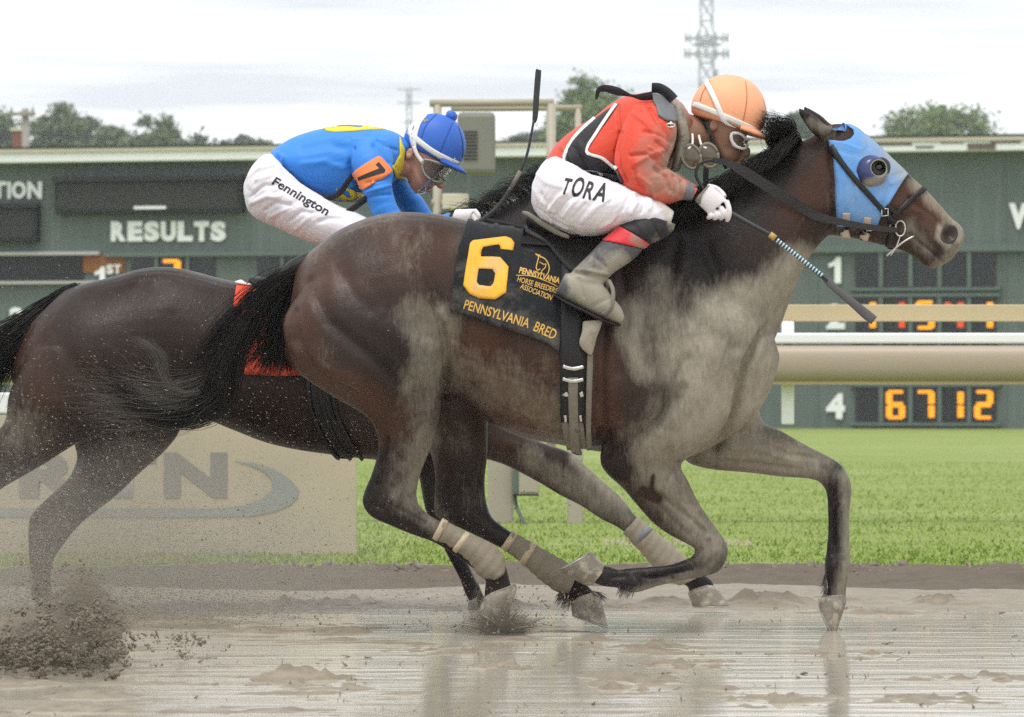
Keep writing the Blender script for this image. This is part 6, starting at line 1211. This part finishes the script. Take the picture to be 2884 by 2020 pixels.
folds(b7, [(z2((200, 820), (300, 760), (440, 720)), 6, .005), (z2((230, 1000), (380, 900), (520, 900)), 5, -.005), (z2((240, 1060), (400, 1000), (500, 1010)), 6, .005), (z2((380, 1120), (470, 1060), (600, 1080)), 5, -.005), (z2((420, 1180), (560, 1120)), 6, .004), (z2((600, 1220), (700, 1140), (800, 1150)), 5, -.005), (z2((650, 1290), (760, 1200)), 6, .004), (z2((860, 1230), (950, 1200), (1060, 1200)), 6, -.005), (z2((450, 640), (520, 720), (560, 800)), 6, -.006), (z2((180, 900), (260, 980)), 8, -.003), (z2((300, 850), (420, 820)), 6, .003)], Y=J0); crinkle(b7, .0026, 7, 28, .5, 530, .0); paint(b7, 'mud', [], base=.0); bo7 = obj('breeches', b7, BREECH, rb); B7 = bvh_of(b7)
V2, F2 = text2('Fennington', *z2((400, 862), (900, 1152)), 24, .02, 7, shear=.05); obj('lettering', pydata(*drape_mesh(V2, F2, B7, .0006, .001, Yg=J0 - .3)), PRINT, bo7, smooth=False)
h7 = [(1250, 385, 1160, 370, 0, .066), (1262, 430, 1146, 395, 0, .074), (1262, 466, 1142, 415, 0, .075), (1250, 490, 1140, 435, 0, .072), (1234, 512, 1142, 452, 0, .067), (1214, 532, 1144, 472, 0, .060), (1192, 544, 1146, 494, 0, .05), (1170, 546, 1150, 518, 0, .032)]; n7 = [(1160, 500, 1135, 420, 0, .054), (1130, 500, 1090, 400, 0, .06)]
bd7 = remesh([loft(YS(h7), 26), loft(YS(n7), 18), ellipsoid(P(1240, 520, J0), (.02, .014, .016), rot=Matrix.Rotation(.8, 3, 'Y')), ellipsoid(P(1212, 538, J0), (.011, .018, .008)), ellipsoid(P(1153, 433, J0 - .076), (.015, .010, .024), rot=Matrix.Rotation(.4, 3, 'Y')), ellipsoid(P(1153, 433, J0 + .076), (.015, .010, .024)), loft(YS(inner(torso7, .85)), 18), loft(YS(inner(an7, .75)), 14), loft(YS(inner(af7, .75)), 14), loft(YS(inner(t7, .85)), 14), loft(YS(inner(mir(t7), .85)), 14), loft(YS(inner(l7, .75)), 14), loft(YS(inner(mir(l7), .75)), 14)], .005, 3, 'rider7_body')
sculpt(bd7, [([(1153, 433)], 7, -.006), ([(1222, 536), (1200, 530)], 3, -.003), ([(1244, 492), (1228, 480)], 9, -.006), ([(1160, 470), (1190, 530)], 8, .003)], Y=J0, sides='both'); paint(bd7, 'mud', [], base=.0); obj('body', bd7, SKIN2, rb)
for A in (lambda s: s, mir): m7 = remesh([loft(YS(A(l7)), 22), loft(YS(A(f7)), 22)], .005, 3, 'boot7'); paint(m7, 'mud', [], base=.55); obj('boot', m7, BOOTM, rb)
hl7, H7 = helmet(rb, (1222, 412), .122, .128, math.radians(24), BLH, J0, cut=-.34); paint(hl7.data, 'mud', [], base=.0)
for ln, w in ((z2((1600, 340), (1680, 420), (1720, 460), (1850, 560), (2000, 640), (2125, 690)), 15), (z2((1790, 220), (1730, 310), (1700, 420), (1690, 520)), 14), (z2((1720, 260), (1660, 350), (1670, 430), (1690, 520)), 12)): dr('cap_band', strip2(ln, w, m=3), H7, WSTR, hl7, .001, .003, J0 - .1)
for ln in (z2((2040, 300), (1990, 420), (1930, 560), (1880, 640)), z2((1900, 215), (1800, 330), (1760, 440)), z2((2090, 330), (2130, 480), (2130, 640))): dr('cap_seam', strip2(ln, 2.0, m=1), H7, SEAMB, hl7, .0005, .0012, J0 - .1)
pm = remesh([ellipsoid(P(1271, 328, J0), (.023, .023, .022))] + [ellipsoid(P(1271, 328, J0) + Vector(tuple(np.random.default_rng(i).normal(0, 1, 3))).normalized() * .019, (.006, .006, .006), 8, 6) for i in range(70)], .0022, 0, 'pom'); paint(pm, 'mud', [], base=0.0); obj('pompom', pm, BLH, hl7)
obj('chin_strap', pydata(*tube([P(*z2((1690, 520))[0], J0 - .085), P(*z2((1720, 600))[0], J0 - .085), P(*z2((1780, 680))[0], J0 - .085)], .008, 8, flat=.5)), WSTR, hl7)
BD7 = bvh_of(bd7)
gq = z2((1785, 640), (1850, 650), (1960, 690), (2060, 745), (2010, 790), (1930, 815), (1850, 815), (1790, 770), (1770, 700)); gv = dr('goggles', poly2(gq, 8), BD7, LENS, rb, .016, .002, J0 - .07)
dr('goggle_frame', strip2(gq + gq[:1], 5, m=1, sub=4), BD7, LENSF, gv, .015, .006, J0 - .07)
vis = []; vf = []
for i in range(9):
    a = -1.2 + 2.4 * i / 8
    for k in range(5): q = P(1275 - k * 20, 475 + k * 17, J0); q = q + Vector(((math.cos(a) - 1) * .05, math.sin(a) * -.085, 0)); vis.append(q)
for i in range(8):
    for k in range(4): a = i * 5 + k; vf.append((a, a + 1, a + 6, a + 5))
vo = obj('face_shield', pydata(vis, vf), LENS, hl7); sm = vo.modifiers.new('s', 'SOLIDIFY'); sm.thickness = .002
g7, gm7 = glove('glove', ((1282, 590), (1268, 628)), [(1336, 592), (1332, 606), (1326, 618), (1316, 628)], [(1350, 622), (1344, 634), (1336, 644), (1326, 650)], J0 - .18, 1, rb, GLOVE); paint(gm7, 'mud', [], base=0.0); g8, gm8 = glove('glove', ((1310, 596), (1296, 634)), [(1362, 600), (1358, 612), (1352, 622), (1344, 632)], [(1376, 628), (1370, 638), (1362, 646), (1352, 652)], J0 + .16, -1, rb, GLOVE); paint(gm8, 'mud', [], base=0.0)
w7 = empty('riding_whip', P(1390, 600, J0 - .18)); tag(w7, 'black riding whip standing upright between the two riders', 'whip', 'whips'); WY = J0 - .2
obj('handle', pydata(*tube([P(1330, 640, WY), P(1400, 585, WY), P(1440, 528, WY)], .009, 10)), WB, w7); obj('ferrule', pydata(*tube([P(1440, 528, WY), P(1466, 482, WY)], .0085, 10, 1)), STRAP, w7); obj('shaft', pydata(*tube([P(1464, 486, WY), P(1484, 436, WY), P(1496, 380, WY), P(1503, 340, WY)], [.006, .0055, .005, .005], 10)), WB, w7)
obj('flapper', pydata(*tube([P(1503, 346, WY), P(1507, 330, WY), P(1511, 270, WY), P(1516, 205, WY), P(1517, 196, WY)], [.006, .011, .012, .012, .009], 10, flat=.4)), WB, w7)
# saddle of the far horse
s7 = empty('racing_saddle', P(820, 800, F0)); tag(s7, 'dark racing saddle below the blue jacketed rider', 'saddle', 'racing saddles'); obj('seat', remesh([loft(YS([(700, 775, 700, 810, 0, .09, 0), (760, 782, 760, 840, 0, .14, .2), (860, 784, 860, 850, 0, .14, .3), (960, 765, 960, 830, 0, .11, .3)]), 22)], .008, 2, 'seat7'), LEA, s7)
for s_ in (-1, 1): obj('stirrup_leather', pydata(*tube([P(900, 800, F0 + s_ * .27), P(930, 860, F0 + s_ * .29), P(940, 890, F0 + s_ * .3)], .008, 8)), LEA, s7); obj('stirrup_iron', pydata(*tube([P(940 + 30 * math.cos(a), 918 + 34 * math.sin(a), F0 + s_ * .29) for a in np.linspace(0, 6.28, 15)], .006, 8, 1)), STEEL, s7)
b7r = empty('bridle', P(1800, 700, F0)); tag(b7r, 'black bridle and reins of the far dark horse', 'bridle'); obj('noseband', pydata(*drape_mesh(*strip2([mp(2520, 600), mp(2560, 560), mp(2600, 530)], 14, m=2), HB2, .006, .004, Yg=F0 - .08)), LEA, b7r); obj('cheekpiece', pydata(*drape_mesh(*strip2([mp(2345, 410), mp(2400, 490), mp(2486, 590), mp(2520, 625)], 13, m=2), HB2, .006, .004, Yg=F0 - .08)), LEA, b7r)
for s_ in (-1, 1): obj('rein', pydata(*tube([P(*mp(2520, 640), F0 + s_ * .075), P(1700, 700, F0 + s_ * .12), P(1520, 650, F0 + s_ * .15), P(1345, 615, F0 + s_ * .17)], .007, 8, flat=.5)), REIN, b7r)
# ------------------------------------------------------------------ flying mud, spray, clods
def blobs(c, s, seed, stretch=None):
    """many small irregular lumps as one mesh: c (n,3), s (n,) sizes"""
    r = np.random.default_rng(seed); n = len(c)
    ico = bmesh.new(); bmesh.ops.create_icosphere(ico, subdivisions=1, radius=1.0); bv = np.array([v.co[:] for v in ico.verts]); bf = np.array([[v.index for v in f.verts] for f in ico.faces]); ico.free()
    sc_ = r.uniform(.5, 1.4, (n, 1, 3)) * (stretch if stretch is not None else 1.0); jit = 1 + r.normal(0, .28, (n, len(bv), 1))
    a = r.random(n) * 6.28; ca, sa = np.cos(a), np.sin(a); R = np.zeros((n, 3, 3)); R[:, 0, 0] = ca; R[:, 0, 2] = -sa; R[:, 2, 0] = sa; R[:, 2, 2] = ca; R[:, 1, 1] = 1
    V = np.einsum('nij,nkj->nki', R, bv[None] * sc_ * jit) * s[:, None, None] + c[:, None, :]; F = (bf[None] + (np.arange(n) * len(bv))[:, None, None]).reshape(-1, 3)
    me = bpy.data.meshes.new('blobs'); me.vertices.add(n * len(bv)); me.vertices.foreach_set('co', V.ravel()); me.loops.add(F.size); me.loops.foreach_set('vertex_index', F.ravel().astype(np.int32)); me.polygons.add(len(F)); me.polygons.foreach_set('loop_start', np.arange(0, F.size, 3, dtype=np.int32)); me.update(calc_edges=True); return me
def drops(c, d, r_):
    """tiny elongated drops (double pyramids): c centres, d half-axis vectors, r_ radius"""
    n = len(c); u = d / (np.linalg.norm(d, axis=1, keepdims=True) + 1e-9); s = np.cross(u, np.array([.1, 1, .2])); s /= np.linalg.norm(s, axis=1, keepdims=True); t = np.cross(u, s)
    V = np.stack([c - d, c + s * r_[:, None], c + t * r_[:, None], c - s * r_[:, None], c - t * r_[:, None], c + d], 1).reshape(-1, 3); f = np.array([[0, 2, 1], [0, 3, 2], [0, 4, 3], [0, 1, 4], [5, 1, 2], [5, 2, 3], [5, 3, 4], [5, 4, 1]])
    F = (f[None] + (np.arange(n) * 6)[:, None, None]).reshape(-1, 3); me = bpy.data.meshes.new('drops'); me.vertices.add(len(V)); me.vertices.foreach_set('co', V.ravel()); me.loops.add(F.size); me.loops.foreach_set('vertex_index', F.ravel().astype(np.int32)); me.polygons.add(len(F)); me.polygons.foreach_set('loop_start', np.arange(0, F.size, 3, dtype=np.int32)); me.update(calc_edges=True); return me
CLOD = simple('clod_mud', (0.165, 0.135, 0.098), .5, .45, var=.45, vs=60, bump=.5, bs=120); CLODW = simple('clod_wet', (0.22, 0.18, 0.13), .5, .45, var=.3, vs=30); DROP = simple('drop_mud', (0.27, 0.24, 0.19), .35, .5, var=.4, vs=30); DROPL = simple('drop_pale', (0.40, 0.36, 0.29), .25, .6, var=.3, vs=30)
r = np.random.default_rng(77)
def pw(px, py, Y): d = Y - CAM_Y; return np.stack([(px - CX) * d / FPX, Y + 0 * px, CAM_Z + (HOR - py) * d / FPX], 1)
# clods thrown up behind the far horse: ragged clusters of lumps
cl = []; sz_ = []
for (x, y, sx, sy, nc_, per, s1) in [(70, 1850, 85, 30, 90, 60, .0075), (200, 1830, 75, 36, 80, 60, .0075), (245, 1740, 30, 66, 60, 50, .0065), (300, 1800, 34, 60, 34, 40, .0055), (110, 1780, 90, 46, 30, 26, .007), (215, 1640, 18, 44, 12, 22, .006), (120, 1640, 50, 60, 14, 18, .005), (540, 1820, 60, 24, 16, 22, .005), (340, 1750, 60, 60, 14, 18, .004)]:
    for k in range(nc_):
        cx_, cy_ = r.normal(x, sx), min(r.normal(y, sy), 1900); yy = r.uniform(-3.0, -1.6) if cy_ > 1700 else r.uniform(-1.2, .6); ang = r.normal(.5, .6); e_ = r.uniform(6, 26); t = r.normal(0, 1, per) * e_; q = r.normal(0, 1, per) * e_ * .35
        p = pw(cx_ + t * math.cos(ang) - q * math.sin(ang), cy_ - t * math.sin(ang) - q * math.cos(ang), np.full(per, yy) + r.normal(0, .05, per)); p[:, 2] = np.maximum(p[:, 2], .004); cl.append(p); sz_.append(.0008 + s1 * r.random(per) ** 2.6 * r.uniform(.4, 1.0))
tag(obj('mud_clods', blobs(np.concatenate(cl), np.concatenate(sz_), 3, np.array([1.7, 1, .8])), CLOD, smooth=False), 'dark clods of mud thrown up behind the far horse', 'mud', kind='stuff')
# spray round the near hind hoof
cl = []; sz_ = []
for (x, y, sx, sy, n, s0, s1) in [(1400, 1770, 70, 40, 420, .0012, .0050), (1330, 1830, 110, 40, 300, .0012, .0045), (1520, 1760, 80, 50, 160, .001, .0040), (1230, 1780, 70, 60, 160, .001, .004), (1380, 1700, 50, 40, 160, .001, .004), (1560, 1690, 60, 30, 110, .001, .0035), (1640, 1690, 40, 20, 60, .001, .004), (1000, 1830, 170, 50, 200, .001, .0045), (1200, 1600, 160, 120, 220, .0008, .003), (1480, 1560, 160, 140, 120, .0008, .003), (800, 1560, 200, 120, 260, .001, .0038), (1250, 1900, 160, 30, 120, .001, .004)]:
    px, py = r.normal(x, sx, n), r.normal(y, sy, n); Y = r.uniform(-.45, .25, n); p = pw(px, py, Y); ok = p[:, 2] > .01; cl.append(p[ok]); sz_.append((s0 + (s1 - s0) * r.random(n) ** 2)[ok])
tag(obj('mud_flecks', blobs(np.concatenate(cl), np.concatenate(sz_), 4), CLOD, smooth=False), 'small dark flecks of mud flying round the near hind hooves', 'mud', kind='stuff')
n = 3400; px = r.uniform(-60, 1150, n); py = 1560 - np.abs(r.normal(0, 300, n)) + 60 * r.random(n); keep = r.random(n) < np.exp(-np.clip(px - 700, 0, 900) / 220); px, py = px[keep], py[keep]; n = len(px); Y = r.uniform(-.5, 1.35, n)
p = pw(px, py, Y); a = r.normal(.45, .22, n); L = r.uniform(.0012, .0055, n) * (1 + (r.random(n) > .95)); d = np.stack([-np.cos(a) * L, r.normal(0, .2, n) * L, np.sin(a) * L], 1)
tag(obj('mud_spray', drops(p, d, r.uniform(.0005, .0014, n)), DROPL, smooth=False), 'fine pale drops of muddy water flying behind the horses', 'spray', kind='stuff')
n = 26000; px = np.concatenate([r.normal(250, 330, n // 2), r.uniform(-80, 1300, n // 2)]); py = 1790 - np.abs(r.normal(0, 150, n)); Y = r.uniform(.2, 1.5, n); p = pw(px, py, Y); ok = (p[:, 2] > .005) & (r.random(n) < np.exp(-np.clip(px - 600, 0, 2000) / 330)); p = p[ok]; n = len(p)
a = r.normal(.25, .3, n); L = r.uniform(.001, .006, n); d = np.stack([-np.cos(a) * L, r.normal(0, .2, n) * L, np.sin(a) * L], 1)
tag(obj('ground_spray', drops(p, d, r.uniform(.0006, .0020, n)), DROP, smooth=False), 'low sheet of brown muddy spray over the track on the left', 'spray', kind='stuff')
# lumps lying on the track
n = 5000; X = r.uniform(-2.6, 2.6, n); Y = np.concatenate([r.uniform(-5, 5.5, n // 2), r.normal(2.25, .35, n // 4), r.uniform(-4.8, 0, n - n // 2 - n // 4)]); s = .0012 + .0060 * r.random(n) ** 5
k = fbm(X * 1.6, Y * 3.2, 201, 4) > .06; X, Y, s = X[k], Y[k], s[k]
tag(obj('track_clods', blobs(np.stack([X, Y, .003 + s * .1], 1), s, 6, np.array([2.2, 1.4, .45])), CLODW, smooth=False), 'small wet lumps of mud lying on the track', 'mud', kind='stuff')
n = 900; X = r.uniform(-2.8, 2.8, n); Y = 5.62 + .9 * fbm(X * .9, X * 0 + 5, 91, 5) + .05 * X - np.abs(r.normal(0, .5, n)); s = .004 + .022 * r.random(n) ** 4
tag(obj('bank_clods', blobs(np.stack([X, Y, .035 + s * .2], 1), s, 16, np.array([1.5, 1.2, .7])), CLOD, smooth=False), 'dark lumps of soil along the grass edge', 'soil', kind='stuff')
# splash fan where the hind hoof strikes
fan = []; r = np.random.default_rng(9)
for i in range(150):
    a = r.uniform(math.radians(15), math.radians(165)); L = r.uniform(.03, .17) * (1.2 - abs(math.cos(a)) * .3); yv = r.normal(0, .5); x0, z0 = P(1412, 1766, nh).x + r.normal(0, .03), .004
    pts = [(x0 + math.cos(a) * L * t, nh + yv * L * t * .6, z0 + math.sin(a) * L * t * (1 - .45 * t) * .8) for t in (0, .33, .66, 1)]; fan.append(cat_rom(pts, 3))
tag(obj('water_splash', strands(np.array(fan), r.uniform(.002, .006, len(fan)), .1, 5), DROP), 'fan of muddy water where the near hind hoof strikes', 'splash', kind='stuff')

# mist of fine spray hanging low behind the horses
b = NB('mist'); b.t.nodes.remove(b.b); tcn = b.n('ShaderNodeTexCoord'); ln = b.n('ShaderNodeVectorMath', {0: tcn.outputs['Object']}, operation='LENGTH')
fall = b.math('SUBTRACT', 1.0, ln.outputs['Value'], clamp=True); nzz = b.noise(3.5, 4, .6, vec=tcn.outputs['Object'])
dn_ = b.math('MULTIPLY', b.math('MULTIPLY', fall, b.ramp(nzz, [(.35, .25), (.65, 1.0)])), 1.9)
pv_ = b.n('ShaderNodeVolumePrincipled', {'Color': (0.86, 0.78, 0.66), 'Density': dn_, 'Anisotropy': 0.2}); b.t.links.new(pv_.outputs[0], b.o.inputs['Volume']); MIST = b.m
MIST_B = MIST.copy(); MIST_B.name = 'splash_core'
for q_ in MIST_B.node_tree.nodes:
    if q_.type == 'PRINCIPLED_VOLUME': q_.inputs['Color'].default_value = (0.46, 0.39, 0.30, 1)
    if q_.type == 'MATH' and q_.operation == 'MULTIPLY' and abs(q_.inputs[1].default_value - 1.9) < .01: q_.inputs[1].default_value = 26.0
for (x, y, Y, rx, ry, rz) in [(230, 1600, 1.55, 1.35, 1.0, .62), (1330, 1790, -.05, .32, .3, .16), (90, 1830, -2.2, .24, .2, .13), (235, 1765, -2.0, .15, .15, .21), (1405, 1765, -.2, .13, .14, .10)]:
    me = pydata(*ellipsoid((0, 0, 0), (1, 1, 1), 24, 14)); o = obj('spray_mist', me, MIST_B if rx < .3 else MIST); o.location = P(x, y, Y); o.scale = (rx, ry, rz)
    tag(o, {230: 'hanging mist of muddy spray low on the left', 1330: 'small mist of spray round the near hind hoof', 90: 'dense brown spray inside the thrown mud at the left edge', 235: 'rising brown spray beside the far hind leg', 1405: 'burst of brown spray under the near hind hoof'}[x], 'spray', kind='stuff')

# thin damp air over the whole place
b = NB('damp_air'); b.t.nodes.remove(b.b); pv_ = b.n('ShaderNodeVolumePrincipled', {'Color': (0.93, 0.96, 1.0), 'Density': 0.00036, 'Anisotropy': 0.0}); b.t.links.new(pv_.outputs[0], b.o.inputs['Volume'])
hz = obj('haze', pydata(*box(-420, 420, -75, 920, -1.1, 48)), b.m, smooth=False); tag(hz, 'thin pale damp haze in the air over the whole track', 'haze', kind='stuff')
